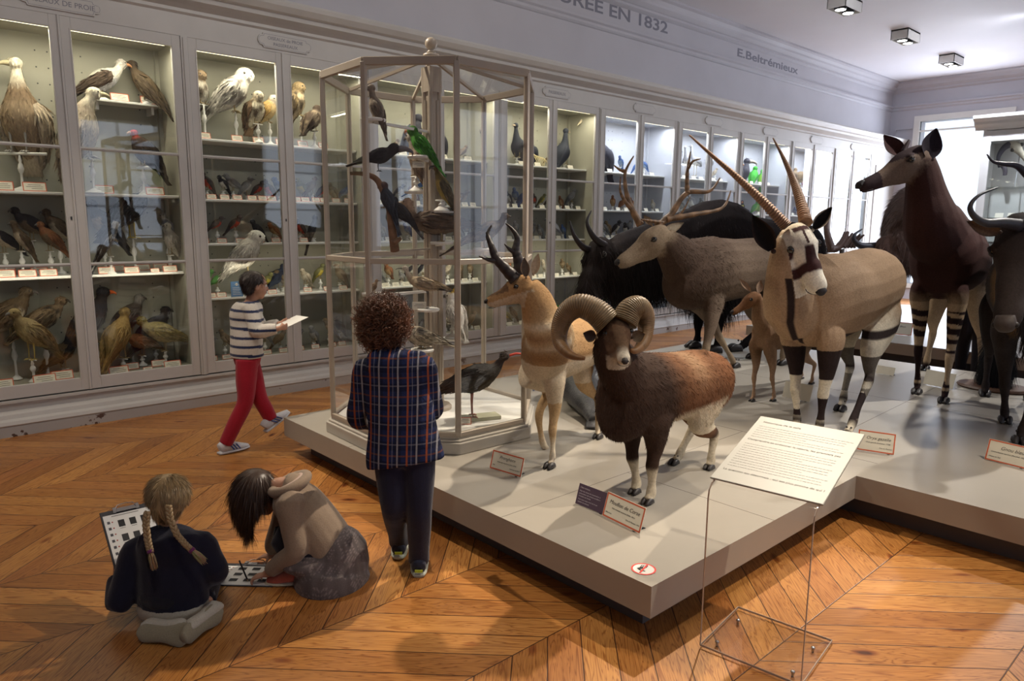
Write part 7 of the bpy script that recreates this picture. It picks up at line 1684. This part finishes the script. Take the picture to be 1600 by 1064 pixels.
def girl_braids():
    D = 2.87; P = lambda x, y, d=0.0: dp(x, y, D+d)
    rt, z = V3(CR), V3((0, 0, 1)); fw = V3((CF[0], CF[1], 0)).normalized(); fw = (fw-rt*.25).normalized()
    t = thing('person', 'kneeling child with two blonde braids and navy cardigan seen from behind, holding a clipboard', 'person', (.75, 2.76, 0))
    nv = (.008, .008, .022)
    hc = P(264, 779, .05); nk = P(262, 832, .05); ch = P(266, 872, .03); wa = P(270, 918, .03)
    shL, shR = P(214, 862, .04), P(314, 852, .06); elL, elR = P(186, 942, -.02), P(338, 893, .06); wrL, wrR = P(181, 900, .06), P(316, 905, .22)
    hp = V3((wa.x, wa.y, .125))+fw*.03; kL, kR = hp+fw*.30-rt*.11, hp+fw*.30+rt*.10; kL.z = kR.z = .065
    aL, aR = onz(262, 985, 0.0)+z*.06, onz(322, 965, 0.0)+z*.06
    B = MB(); g, M = headmesh(B, hc, fw-z*.25-rt*.1, z+fw*.25, 1.02)
    seg(B, [hc-z*.05, nk, nk-z*.05], [.038, .038, .05], SKN)
    seg(B, [nk-z*.03, ch+z*.05, ch-z*.03, wa, hp], [(.06, .045), (.11, .07), (.105, .07), (.10, .07), (.115, .09)], SKN, rt)
    for a, e, w in ((shL, elL, wrL), (shR, elR, wrR)): seg(B, [a+(ch-a)*.2, a, e, w], [.036, .033, .027, .018], SKN)
    for s, k, a in ((-1, kL, aL), (1, kR, aR)): seg(B, [hp+rt*s*.06-z*.03, (hp+rt*s*.07).lerp(k, .5), k, k.lerp(a, .5)-z*.012, a], [.068, .062, .045, .042, .028], SKN)
    hand(B, wrL, z*.7+fw*.2-rt*.0, rt*.7+fw*.4, rt*.4-fw*.5, .82, .9, tcurl=.5); hand(B, wrR, fw, -rt, z, .82, .7)
    fuse(B, 'body', M_SK, .006, 3, t); eyes_on(g, M, t)
    B = MB()
    seg(B, [nk-z*.035, nk-z*.055, ch+z*.06, ch-z*.02, wa+z*.03, wa-z*.055], [(.055, .05), (.09, .07), (.128, .085), (.136, .092), (.138, .095), (.142, .105)], nv, rt, 20)
    for a, e, wr in ((shL, elL, wrL), (shR, elR, wrR)): seg(B, [a+(ch-a)*.35, a, a.lerp(e, .5), e, e.lerp(wr, .5), e.lerp(wr, .93)], [.066, .062, .056, .050, .044, .034], nv)
    fuse(B, 'cardigan', M_CLOTH, .008, 4, t)
    cr = (.42, .38, .31)
    b = MB(); seg(b, [wa-z*.04, wa-z*.07, wa-z*.095], [(.132, .098), (.142, .11), (.140, .112)], cr, rt, 20); b.build('pale_shirt_hem', M_CLOTH, t, True)
    b = MB(); cc = nk-z*.028; b.loft([(cc+rt*(.052*math.cos(a))+fw*(.045*math.sin(a)), .006, .014, (.5, .48, .42)) for a in np.linspace(-PI*1.3, PI*.3, 12)], 8, 2); b.build('shirt_collar', M_CLOTH, t, True)
    B = MB(); seg(B, [hp+z*.05, hp, hp-z*.05], [(.125, .105), (.14, .14), (.12, .125)], (.012, .012, .02), rt)
    for s, k, a in ((-1, kL, aL), (1, kR, aR)): seg(B, [hp+rt*s*.055, (hp+rt*s*.07).lerp(k, .5), k, k.lerp(a, .5)-z*.0, a-fw*-.02], [.085, .075, .058, .05, .04], (.012, .012, .02))
    fuse(B, 'trousers', M_CLOTH, .009, 3, t)
    for c0, ax, lab in ((onz(258, 1004, .0), (rt*.95-fw*.12), 0), (onz(317, 990, .0), (rt*.40+fw*.75), 1)):
        b = MB(); ax = V3(ax).normalized(); up = z
        c1 = (.30, .27, .19)
        L = .105
        tilt = (fw*.55+z*.8).normalized()
        pts = [(-1, .018), (-.8, .036), (-.4, .035), (0, .033), (.4, .041), (.75, .044), (1, .022)]
        b.loft([(c0+z*.045+ax*(a*L)-fw*.0, w, .016, c1) for a, w in pts], 16, 3, side=(tilt.cross(ax)).cross(ax)*1)
        b.loft([(c0+z*.055+fw*.03+ax*(a*L*.85), w*.8, .028, (.5, .47, .4)) for a, w in pts], 14, 3, side=(tilt.cross(ax)).cross(ax)*1)
        lo = min(v[2] for v in b.v); b.v = [(x, y, q-lo+.001) for x, y, q in b.v]
        b.build('shoe', M_CLOTH, t, True)
    hb = MB(); bl = (.34, .235, .12)
    hb.ball(hc+z*.026-fw*.010, (.082, .086, .080), bl, 18); hb.ball(hc-fw*.035-z*.01, (.068, .058, .065), bl, 16)
    ho = fuse(hb, 'hair', M_HAIR, .009, 2, t); cx = np.array(hc)
    strands(ho, 'hair_strands', M_HAIR, 14000, .045, .0018, lambda p, no: np.tile(np.array([0, 0, -1.0])-np.array(fw)*.5, (len(p), 1))+(np.sign((p-cx)@np.array(rt))*.05-((p-cx)@np.array(rt)))[:, None]*np.array(rt)*6, t, None, 23, .0, .03, .02, .35, 2, kind='stuff')
    for s, pts in ((-1, [(230, 800, -.07), (228, 820, -.08), (231, 845, -.09), (235, 862, -.10)]), (1, [(263, 790, -.09), (266, 812, -.10), (277, 836, -.11), (290, 851, -.12), (300, 860, -.12)])):
        Q = [P(x, y, d) for x, y, d in pts]; b = MB(); n = 44
        for k3 in range(3):
            st = []
            for i in range(n+1):
                u = i/n*(len(Q)-1); j = min(int(u), len(Q)-2); c = Q[j].lerp(Q[j+1], u-j); a = i/n*PI*(7 if s < 0 else 9)+k3*2*PI/3
                st.append((c+rt*(.0085*math.cos(a))-fw*(.005*math.sin(2*a))+z*0, .0075*(1-.25*i/n), .0065, tuple(x*(1+.15*math.sin(a*3)) for x in bl)))
            b.loft(st, 8, 1)
        o = b.build('braid', M_HAIR, t, True)
        e = Q[-1]; b = MB(); dr = (Q[-1]-Q[-2]).normalized(); b.tube([e-dr*.006, e+dr*.006], .013, (.16, .03, .12), 10); b.build('hair_tie', M_CLOTH, o, True)
        b = MB(); rg = random.Random(5+s)
        for k in range(60): v = V3((rg.uniform(-1, 1), rg.uniform(-1, 1), rg.uniform(-1, 1)))*.010; b.tube([e+v*.4, e+dr*.03+v, e+dr*.062+v*1.2], [.003, .0025, .0006], tuple(x*rg.uniform(.8, 1.3) for x in bl), 4, 2)
        b.build('braid_end', M_HAIR, o, True)
    # clipboard in the left hand
    c = P(196, 836, .20)
    a, b_, d = P(141, 806, .20), P(222, 788, .32), P(194, 888, .02)
    clipboard('black clipboard with animal pictures, held upright by the child with blonde braids', (b_+d)/2, (b_-a), (a-d), None, tuple(c), W=(b_-a).length/2, H=(a-d).length/2)
girl_braids()

# ---------- crouching girl drawing on the floor
def girl_hood():
    g0 = onz(480, 905, 0); D = camdepth(g0); P = lambda x, y, d=0.0: dp(x, y, D+d)
    z = V3((0, 0, 1)); rt = V3(CR); fc = -rt; cam_ = V3((-CF[0], -CF[1], 0)).normalized()
    t = thing('person', 'crouching child with long brown hair, beige hooded cardigan and grey skirt writing on the floor', 'person', tuple(g0))
    bg, sk = (.29, .212, .15), (.11, .088, .088)
    hc = P(402, 772, .02); nk = P(438, 758, .02); ch = P(472, 795, .02); wa = P(510, 850, .03); hp = P(527, 872, .03)
    sN, sF = P(452, 790, -.11), P(450, 785, .13); eN, eF = P(462, 860, -.12), P(430, 850, .14); wN, wF = P(415, 893, -.06), P(432, 872, .14)
    wN.z = .05; wF.z = .045
    kN, kF = P(440, 838, -.05), P(436, 832, .12); aN, aF = onz(472, 910, 0)+z*.06, onz(490, 888, 0)+z*.06
    B = MB(); g, M = headmesh(B, hc, fc*.45-z*.9+cam_*.05, fc*.9+z*.42, 1.02)
    seg(B, [hc+rt*.03+z*.01, nk, nk+rt*.05-z*.02], [.04, .038, .05], SKN)
    seg(B, [nk+rt*.03-z*.015, nk.lerp(ch, .5), ch, wa, hp], [(.05, .05), (.11, .07), (.11, .08), (.10, .085), (.11, .10)], SKN, cam_)
    for a, e, w in ((sN, eN, wN), (sF, eF, wF)): seg(B, [a+(ch-a)*.2, a, e, w], [.036, .033, .027, .018], SKN)
    for k, a, s in ((kN, aN, 1), (kF, aF, -1)): seg(B, [hp+cam_*s*.06, (hp+cam_*s*.06).lerp(k, .5), k, k.lerp(a, .5), a], [.07, .062, .045, .04, .028], SKN)
    hand(B, wN, fc*.9-z*.25, -z, -cam_*1.0, .85, .95, tcurl=.7); hand(B, wF, fc*.9-z*.1-cam_*.1, -z, cam_, .85, .25)
    fuse(B, 'body', M_SK, .006, 3, t); eyes_on(g, M, t)
    B = MB()
    seg(B, [nk+rt*.02, nk+rt*.06-z*.015, nk.lerp(ch, .6), ch+z*.01, ch.lerp(wa, .5)+rt*.015, wa+rt*.01, P(518, 862, .03)], [(.06, .055), (.10, .07), (.135, .088), (.14, .10), (.145, .105), (.145, .11), (.14, .10)], bg, cam_, 20)
    for a, e, wr in ((sN, eN, wN), (sF, eF, wF)): seg(B, [a+(ch-a)*.35, a, a.lerp(e, .5), e, e.lerp(wr, .5), e.lerp(wr, .86)], [.068, .060, .052, .050, .042, .034], bg)
    co = fuse(B, 'cardigan', M_CLOTH, .008, 4, t)
    b = MB(); c = nk+rt*.045+z*.025
    for r_, w_, cc in ((.085, .030, bg), (.060, .022, (.55, .40, .34))):
        b.loft([(c+rt*(r_*.8*math.cos(a))+cam_*(r_*math.sin(a)*1.15)+z*(.022*math.cos(a)-.02), w_, w_*.8, cc) for a in np.linspace(-PI*.95, PI*.95, 16)], 12, 2)
    b.build('hood', M_CLOTH, t, True)
    B = MB(); seg(B, [wa+z*.0, hp+z*.02, P(522, 885, .03), P(520, 903, .02), P(520, 911, .02)], [(.125, .11), (.155, .14), (.19, .16), (.21, .17), (.20, .165)], sk, cam_, 22)
    seg(B, [P(510, 870, 0), P(478, 872, -.02), P(458, 868, 0)], [(.14, .06), (.14, .055), (.10, .03)], sk, cam_)
    def dots(co_, C):
        q = co_*330; m = (np.sin(q[:, 0])*np.sin(q[:, 1])*np.sin(q[:, 2]) > .35); return np.where(m[:, None], C*1.9, C)*(1+.12*np.sin(np.arctan2((co_-np.array(hp))@np.array(cam_), (co_-np.array(hp))@np.array(rt))*22))[:, None]
    o = fuse(B, 'skirt', M_CLOTH, .009, 3, t, dots)
    B = MB()
    for k, a, s in ((kN, aN, 1), (kF, aF, -1)): seg(B, [hp+cam_*s*.06, (hp+cam_*s*.06).lerp(k, .5), k, k.lerp(a, .5), a+z*.02], [.08, .070, .054, .048, .034], (.012, .012, .022))
    fuse(B, 'leggings', M_CLOTH, .009, 3, t)
    for a in (aN, aF):
        b = MB(); base = V3((a.x, a.y, 0)); d = (fc*.95+cam_*.1).normalized(); sd = V3((-d.y, d.x, 0)); c1 = (.55, .13, .08)
        b.loft([(base-d*.05+z*.035, .026, .026, c1), (base-d*.02+z*.038, .033, .033, c1), (base+d*.05+z*.034, .036, .027, c1), (base+d*.11+z*.026, .036, .020, c1), (base+d*.15+z*.022, .018, .012, c1)], 14, 3, side=sd)
        b.loft([(base-d*.06+z*.009, .026, .009, (.55, .5, .38)), (base+z*.009, .036, .009, (.55, .5, .38)), (base+d*.10+z*.009, .04, .009, (.55, .5, .38)), (base+d*.158+z*.01, .018, .008, (.55, .5, .38))], 14, 3, side=sd)
        b.build('shoe', M_CLOTH, t, True)
    hb = MB(); hcol = (.050, .026, .016)
    hb.ball(hc+fc*.01+z*.045, (.086, .086, .076), hcol, 18); hb.ball(hc+fc*.045+z*.0, (.068, .070, .07), hcol, 16)
    hb.loft([(hc+fc*.045+z*.02, .07, .07, hcol), (hc+fc*.065-z*.07, .06, .05, hcol), (hc+fc*.05-z*.14, .03, .025, hcol), (hc+fc*.035-z*.175, .010, .01, hcol)], 14, 3)
    hb.loft([(hc+cam_*.055+z*.02, .04, .06, hcol), (hc+cam_*.06+fc*.03-z*.05, .028, .05, hcol), (hc+cam_*.05+fc*.05-z*.11, .015, .02, hcol)], 12, 3, side=cam_)
    ho = fuse(hb, 'hair', M_HAIR, .009, 2, t)
    strands(ho, 'hair_strands', M_HAIR, 9000, .10, .0024, lambda p, no: np.tile(np.array(fc)*.25+np.array([0, 0, -1.0]), (len(p), 1)), t, None, 25, .2, .08, .03, .25, 5, kind='stuff')
    # worksheet clipboard on the floor and the pencil
    A_, B_, C_ = onz(345, 917, .004), onz(420, 918, .004), onz(350, 878, .004)
    u = (onz(432, 905, .004)-onz(345, 903, .004)).normalized(); v = (onz(352, 878, .004)-onz(345, 915, .004)).normalized()
    c = onz(388, 898, .003)
    clipboard('black clipboard lying on the floor in front of the crouching child', c, u, v, None, (c.x, c.y, 0), W=.15, H=.105)
    p = thing('pencil', 'dark pencil held by the crouching child', 'pencil', tuple(wN)); q = wN+fc*.06-z*.02; b = MB()
    tp = onz(378, 880, .0); tip = q+fc*.02-z*.02; top = q+fc*.055+z*.085-cam_*.0
    b.tube([V3((tip.x, tip.y, .012)), V3((tip.x, tip.y, .012)).lerp(top, .12)], [.0005, .0035], (.4, .28, .15), 8, 1); b.build('point', M_SK, p); b = MB(); b.tube([V3((tip.x, tip.y, .012)).lerp(top, .12), top], [.0037, .0037], (.012, .012, .014), 8, 1); b.build('shaft', M_SK, p)
girl_hood()

# ---------- distant person in dark clothes behind the okapi
def far_person():
    g0 = onz(1512, 588, 0); t = thing('person', 'blurred visitor in dark trousers walking behind the okapi legs', 'person', tuple(g0)); z = V3((0, 0, 1)); rt = V3((.3, -.95, 0)).normalized(); fw = V3((.95, .3, 0)); S_ = 1.28
    dk = (.010, .011, .018); B = MB(); o = V3(g0); pel = o+z*.66; ch = o+z*.92; nk = o+z*1.07; hc = o+z*1.18
    g, M = headmesh(B, hc, fw, z, 1.0); seg(B, [hc-z*.05, nk, nk-z*.05], [.04, .04, .05], SKN)
    seg(B, [nk-z*.03, ch+z*.08, ch, pel+z*.1, pel], [(.06, .05), (.12, .08), (.12, .08), (.11, .08), (.12, .09)], SKN, rt)
    for s in (-1, 1): seg(B, [ch+z*.08+rt*s*.12, ch+rt*s*.17-z*.12, ch+rt*s*.17-z*.32+fw*.05], [.035, .028, .02], SKN); hand(B, ch+rt*s*.17-z*.32+fw*.05, -z, -rt*s, fw, .85, .5)
    for s, q in ((-1, .12), (1, -.12)): seg(B, [pel+rt*s*.06, o+rt*s*.07+fw*q*.5+z*.36, o+rt*s*.07+fw*q+z*.07], [.07, .045, .03], SKN)
    fuse(B, 'body', M_SK, .010, 3, t); eyes_on(g, M, t)
    B = MB(); seg(B, [nk-z*.01, ch+z*.1, ch, pel+z*.05, pel-z*.03], [(.06, .055), (.145, .095), (.15, .1), (.14, .1), (.145, .105)], dk, rt)
    for s in (-1, 1): seg(B, [ch+z*.09+rt*s*.10, ch+rt*s*.17-z*.12, ch+rt*s*.17-z*.29+fw*.05], [.06, .05, .035], dk)
    fuse(B, 'jacket', M_CLOTH, .012, 3, t); B = MB()
    for s, q in ((-1, .12), (1, -.12)): seg(B, [pel+rt*s*.06+z*.03, pel+rt*s*.07-z*.1, o+rt*s*.07+fw*q*.5+z*.36, o+rt*s*.07+fw*q+z*.06], [.09, .09, .07, .058], dk)
    fuse(B, 'trousers', M_CLOTH, .012, 3, t)
    for s, q in ((-1, .12), (1, -.12)):
        b = MB(); c = o+rt*s*.07+fw*q; b.loft([(c-fw*.06+z*.04, .03, .035, dk), (c+fw*.03+z*.045, .038, .04, dk), (c+fw*.12+z*.03, .04, .027, dk), (c+fw*.17+z*.02, .02, .015, dk)], 12, 3, side=rt); b.build('shoe', M_CLOTH, t, True)
    hb = MB(); hb.ball(hc+z*.03-fw*.02, (.082, .085, .08), (.02, .015, .012), 14); hb.build('hair', M_HAIR, t, True)
far_person()
# ------------------------------------------------------------------ cards on the podium, text stand
def podium_card(x0, y0, x1, y1, h, label, lines, z=PT, col=None, red=True, tcol=None, lean=.30, group='species label cards on the podium'):
    """card whose foot runs between two image points on the podium"""
    A, Bq = onz(x0, y0, z), onz(x1, y1, z); u = (Bq-A); w = u.length; u.normalize(); back = V3((-u.y, u.x, 0))
    if back.dot(V3(CF)) < 0: back = -back
    v = (back*math.sin(lean)+V3((0, 0, 1))*math.cos(lean)).normalized(); n = u.cross(v)
    t = thing('species_label', label, 'label card', tuple((A+Bq)/2), 0, group)
    c = (A+Bq)/2+v*h/2+V3((0, 0, .003)); b = MB(); b.obox(c, u*w/2, v*h/2, n*.0015); b.build('board', col or M_CARD, t)
    if red:
        b = MB(); e = .0035
        for cc, a, bb in ((c+v*(h/2-e*1.5), u*(w/2-.003), v*e), (c-v*(h/2-e*1.5), u*(w/2-.003), v*e), (c+u*(w/2-e*1.5), u*e, v*(h/2-.003)), (c-u*(w/2-e*1.5), u*e, v*(h/2-.003))): b.obox(cc+n*.0018, a, bb, n*.0004)
        b.build('red_border', M_RED, t)
    b = MB(); q = (A+Bq)/2+u*w*.35; b.obox(q+back*.03+V3((0, 0, .002)), u*.006, back*.035, (0, 0, .0012)); b.obox(q+v*h*.3+back*.004, u*.004, v*h*.3, n*.001); b.build('stand_wire', M_BLACK, t)
    ms = []
    for s, sz, ax, ay, al in lines:
        ms.append(text(s, sz, tcol or M_INK, None, c+u*(ax*w/2)+v*(ay*h/2)+n*.0022, u, v, align=al, ext=.0002, shear=.3 if al != 'X' else 0))
    if ms: join_meshes('lettering', ms, tcol or M_INK, t)
podium_card(765, 732, 814, 747, .105, 'red-bordered label card lettered Pronghorn in front of the pronghorn', [('Pronghorn', .026, 0, .25, 'CENTER'), ('Antilocapra americana (Ord, 1815)', .0095, 0, -.15, 'CENTER'), ('Amérique du Nord', .009, .85, -.55, 'RIGHT'), ('Mâle', .009, -.85, -.55, 'LEFT')])
podium_card(941, 806, 1000, 835, .115, 'red-bordered label card lettered Mouflon de Corse at the podium front', [('Mouflon de Corse', .026, 0, .2, 'CENTER'), ('Ovis orientalis musimon (Pallas, 1811)', .0095, 0, -.15, 'CENTER'), ('Don du Muséum, 1973', .009, .88, -.55, 'RIGHT'), ('Mâle, Corse', .008, -.88, -.6, 'LEFT')])
M_PURP = paint('purple_card', (.085, .05, .085), .6, .02)
podium_card(899, 787, 946, 806, .10, 'dark purple notice card overlapping the mouflon label', [('Chers visiteurs,', .010, -.88, .62, 'LEFT'), ('Pour des raisons de conservation, la', .009, -.88, .3, 'LEFT'), ('présentation des animaux sensibles à', .009, -.88, .05, 'LEFT'), ('la lumière est limitée', .009, -.88, -.2, 'LEFT'), ('Pour votre santé, merci de ne pas', .009, -.88, -.5, 'LEFT'), ('toucher les animaux', .009, -.88, -.75, 'LEFT')], col=M_PURP, red=False, tcol=paint('pale_ink', (.6, .55, .6), .7, 0))
podium_card(1338, 703, 1397, 712, .125, 'red-bordered label card lettered Oryx gazelle behind the text panel', [('Oryx gazelle', .026, .1, .2, 'CENTER'), ('Oryx gazella (Linnaeus, 1758)', .011, .1, -.15, 'CENTER'), ('Don du Muséum', .010, .85, -.6, 'RIGHT')])
podium_card(1538, 718, 1606, 735, .125, 'red-bordered label card lettered Gnou bleu at the right edge', [('Gnou bleu', .028, .15, .2, 'CENTER'), ('Connochaetes taurinus (Burchell, 1823)', .011, 0, -.15, 'CENTER'), ('Afrique du Sud', .010, -.85, -.6, 'LEFT')])
podium_card(1222, 620, 1265, 629, .13, 'blank cream card seen from behind the oryx front legs', [], red=False)
podium_card(1368, 583, 1396, 588, .075, 'small blank cream card between the oryx and the okapi', [], red=False)
podium_card(1442, 600, 1488, 609, .13, 'blank cream card between the okapi front legs', [], red=False)
podium_card(1393, 522, 1424, 525, .16, 'brown-bordered label card on the far podium under the bison', [('Bison', .03, 0, .2, 'CENTER')])
podium_card(1493, 528, 1515, 531, .16, 'brown-bordered label card on the far podium behind the okapi legs', [('Cerf', .03, 0, .2, 'CENTER')])
podium_card(833, 612, 845, 606, .12, 'blue-grey card back just right of the glass case', [], col=paint('blue_grey_card', (.12, .14, .22), .6), red=False)
# small tag on the young antelope's hoof
q = onz(1170, 622, PT); t = thing('hoof_tag', 'tiny white tag tied at the front hoof of the small antelope', 'tag', tuple(q)); b = MB(); b.obox(q+V3((-.02, 0, .03)), V3((.012, -.010, .004)), V3((.002, .0, .012)), V3((.0004, .0006, 0))); b.build('tag', M_WHITE, t)

# acrylic reading stand
def stand_panel():
    t = thing('acrylic_lectern', 'clear bent acrylic reading stand holding the text panel at the podium corner', 'lectern', (2.4, 1.2, 0))
    FL, FR, BR, BL = onz(1094, 1012), onz(1251, 1076), onz(1320, 1022), onz(1170, 960)
    up = V3((0, 0, 1)); u = (FR-FL).normalized(); w = (FR-FL).length; dn = V3((u.y, -u.x, 0));
    if dn.dot(V3(CF)) < 0: dn = -dn
    dpth = .36
    hz = 0
    # height where the legs bend
    Z = np.linspace(.2, 1.4, 1200); 
    def proj(p): q = np.array(p)-np.array([0, 0, CAMH]); d = q@CF; return 800+FPX*(q@CR)/d, 532-FPX*(q@CU)/d
    hz = .655
    th = .004
    def slab(name, a, b_, c, d, th_, mat):
        n = (V3(b_)-V3(a)).cross(V3(d)-V3(a)).normalized()*th_; bb = MB(); P_ = [V3(x)-n for x in (a, b_, c, d)]+[V3(x)+n for x in (a, b_, c, d)]
        bb.add(P_, [(0, 3, 2, 1), (4, 5, 6, 7), (0, 1, 5, 4), (1, 2, 6, 5), (2, 3, 7, 6), (3, 0, 4, 7)]); return bb.build(name, mat, t)
    M_EDGE = paint('acrylic_edge', (.42, .34, .28), .25, .05)
    z0 = up*.012
    slab('foot_plate', FL+z0, FR+z0, FR+dn*dpth+z0, FL+dn*dpth+z0, th, M_ACRYL)
    # bent sheet: rises then leans back to the desk
    rise = FL+up*hz; 
    path = [FL+up*.012, FL+up*(hz-.05), FL+up*(hz-.02)+dn*.006, FL+up*(hz)+dn*.025]
    tl_dir = (dn*math.cos(R(16))+up*math.sin(R(16))).normalized(); LD = .51
    path.append(path[-1]+tl_dir*LD)
    bb = MB(); e = MB()
    for i in range(len(path)-1):
        a, c = path[i], path[i+1]; bb.add([a, a+u*w, c+u*w, c], [(0, 1, 2, 3)])
        for off in (0, w): d_ = (c-a); n_ = u.cross(d_).normalized(); e.obox((a+c)/2+u*off, d_/2, u*.0016, n_*.0035)
    e.obox(path[-1]+u*w/2, u*w/2, tl_dir*.0016, u.cross(tl_dir)*.0035)
    for a, c in ((FL+z0, FR+z0), (FR+z0, FR+dn*dpth+z0), (FR+dn*dpth+z0, FL+dn*dpth+z0), (FL+dn*dpth+z0, FL+z0)): e.obox((a+c)/2, (c-a)/2, up*.004, (c-a).cross(up).normalized()*.0014)
    bb.build('bent_sheet', M_ACRYL, t, True); e.build('polished_edges', M_EDGE, t)
    for s, q in ((.12, .05), (.88, .05), (.12, .25), (.90, .25)):
        b = MB(); c = FL+u*(w*s)+dn*q; b.lathe([(.008, .017), (.008, .022), (.004, .025)], (c.x, c.y, 0), 8); b.lathe([(.005, 0), (.005, .02)], (c.x, c.y, 0.001), 8); b.build('screw', paint('steel', (.45, .45, .47), .25, .02, metal=.9), t, True)
    # printed panel on the desk
    p = thing('text_panel', 'large white printed text panel headed Historique de la salle on the acrylic stand', 'text panel', tuple(path[-2]))
    n = u.cross(tl_dir).normalized(); n = n if n.z > 0 else -n
    c = path[-2]+tl_dir*(LD/2+.012)+u*(w/2)+n*.008
    PW, PH = w*1.08, LD-.01
    b = MB(); b.obox(c, u*PW/2, tl_dir*PH/2, n*.004); bevel(b.build('panel', paint('panel_white', (.37, .36, .32), .45, .01), p), .002, 1)
    ms = []; vv = tl_dir
    def ln(s, sz, x, y): ms.append(text(s, sz, M_INK, None, c+u*(x*PW/2)+vv*(y*PH/2)+n*.0044, u, vv, ext=.0001))
    ln('Historique de la salle', .018, -.86, .80)
    ln('Comprendre et ordonner la nature, les premiers pas', .0165, -.90, .22)
    ln('La question est désormais : qui est plus proche de qui ?', .0165, -.90, -.72)
    join_meshes('headings', ms, M_INK, p)
    b = MB(); rg = random.Random(2)
    for blk0, rows in ((.68, 6), (.10, 11)):
        for r_ in range(rows):
            y = blk0-r_*.068; x = -.88; end = rg.uniform(.72, .86) if r_ % 4 != 3 else rg.uniform(-.1, .4)
            while x < end:
                L = rg.uniform(.02, .085); b.obox(c+u*((x+L/2)*PW/2)+vv*(y*PH/2)+n*.0043, u*(L*PW/4), vv*.0010, n*.0001); x += L+.014
    b.build('body_text', paint('grey_ink', (.25, .24, .22), .8, 0), p)
stand_panel()

# skull, cards and hanging vertebrae in the cabinet at the right
t = thing('horned_skull', 'pale horned skull with a dark curved horn inside the right cabinet', 'skull', (14.3, 3.2, 2.26))
X_ = 14.3; qq = lambda x, y: onx(x, y, X_)
h2 = Head(qq(1582, 222), qq(1606, 252)-qq(1582, 222), V3((-1, 0, .6)), .42); B = MB(); skull(B, h2, .8, .8, (.55, .49, .38)); fuse(B, 'skull', M_BONE, .012, 3, t)
b = MB()
for s_ in (-1, 1): b.ball(h2(.28, s_*.17, .03), (.03, .03, .03), (.05, .04, .03), 10)
b.build('eye_sockets', M_BONE, t, True); b = MB(); b.tube([h2(.5, 0, -.2), V3((14.3, h2(.5, 0, -.2).y, 2.262))], .008, (.3, .3, .3), 8); b.build('support_rod', M_BONE, t)
horn([qq(1580, 224), qq(1568, 232), qq(1560, 246), (qq(1561, 262))], .06, .015, (.06, .055, .08), t)
horn([qq(1565, 256), qq(1570, 264), qq(1570, 274)], .045, .03, (.06, .05, .06), t)
for i, (x, z_, l) in enumerate(((1572, 1.762, 'left'), (1592, 1.762, 'right'))):
    q = qq(x, 280); c_ = link('label_card', card_mb(.12, .08, .35, False, False).mesh('label_card', [M_CARD, M_RED, M_INK])); c_.location = (14.12, q.y, z_); c_.rotation_euler = (0, 0, -PI/2); tag(c_, 'pale label card on the middle glass shelf of the right cabinet, the %s one' % l, 'label card', 'label cards in the right cabinet')
t = thing('vertebra_column', 'small white string of vertebrae standing in the right cabinet', 'bones', (14.3, 3.2, 1.36)); b = MB()
p0 = qq(1579, 290); 
for k in range(9): b.ball((14.3, p0.y+.02*math.sin(k*.9), 1.37+.035*k), (.02, .035, .015), (.7, .66, .58), 8)
b.build('vertebrae', M_BONE, t, True)
# horn of a further antelope standing outside the frame beyond the wildebeest
hd = dp(1665, 305, 5.7); F_ = Frame(hd.x+.06, hd.y-.36, 100); t = thing('mounted_antelope', 'antelope beyond the right edge with one S-curved dark horn reaching into view', 'antelope', (hd.x, hd.y-.36, PT)); B = MB(); cdk = (.08, .055, .045)
B.loft([(F_(-1.0, 0, .95), .1, .12, cdk), (F_(-.85, 0, .95), .18, .2, cdk), (F_(-.4, 0, .93), .2, .22, cdk), (F_(0, 0, .97), .18, .26, cdk), (F_(.1, 0, 1.0), .1, .16, cdk)], 14, 3, side=F_.w)
B.loft([(F_(-.05, 0, 1.0), .15, .22, cdk), (F_(.12, 0, 1.05).lerp(hd, .4), .11, .16, cdk), (hd, .075, .09, cdk)], 12, 3, side=F_.w)
h_ = Head(hd, F_.u*.8-V3(CF)*.25-V3((0, 0, .45)), V3((0, 0, 1)), .34); skull(B, h_, .9, .9, cdk)
for s_ in (-1, 1): fore(B, F_, F_(0, s_*.1, .7), F_(0, s_*.1, 0), .7, 1.0, cdk); hind(B, F_, F_(-.85, s_*.1, .75), F_(-.88, s_*.1, 0), .75, 1.0, cdk)
fuse(B, 'body', M_COAT, .016, 4, t); headparts(h_, t, .9)
for s_ in (-1, 1): hooves(F_, F_(.02, s_*.1, 0), 1.1, t); hooves(F_, F_(-.86, s_*.1, 0), 1.1, t)
horn([dp(1655, 300, 5.7), dp(1625, 290, 5.72), dp(1604, 272, 5.8), dp(1588, 259, 5.8), dp(1566, 256, 5.8), dp(1551, 252, 5.8), dp(1542, 241, 5.8)], .045, .004, (.04, .035, .05), t, side=CF)
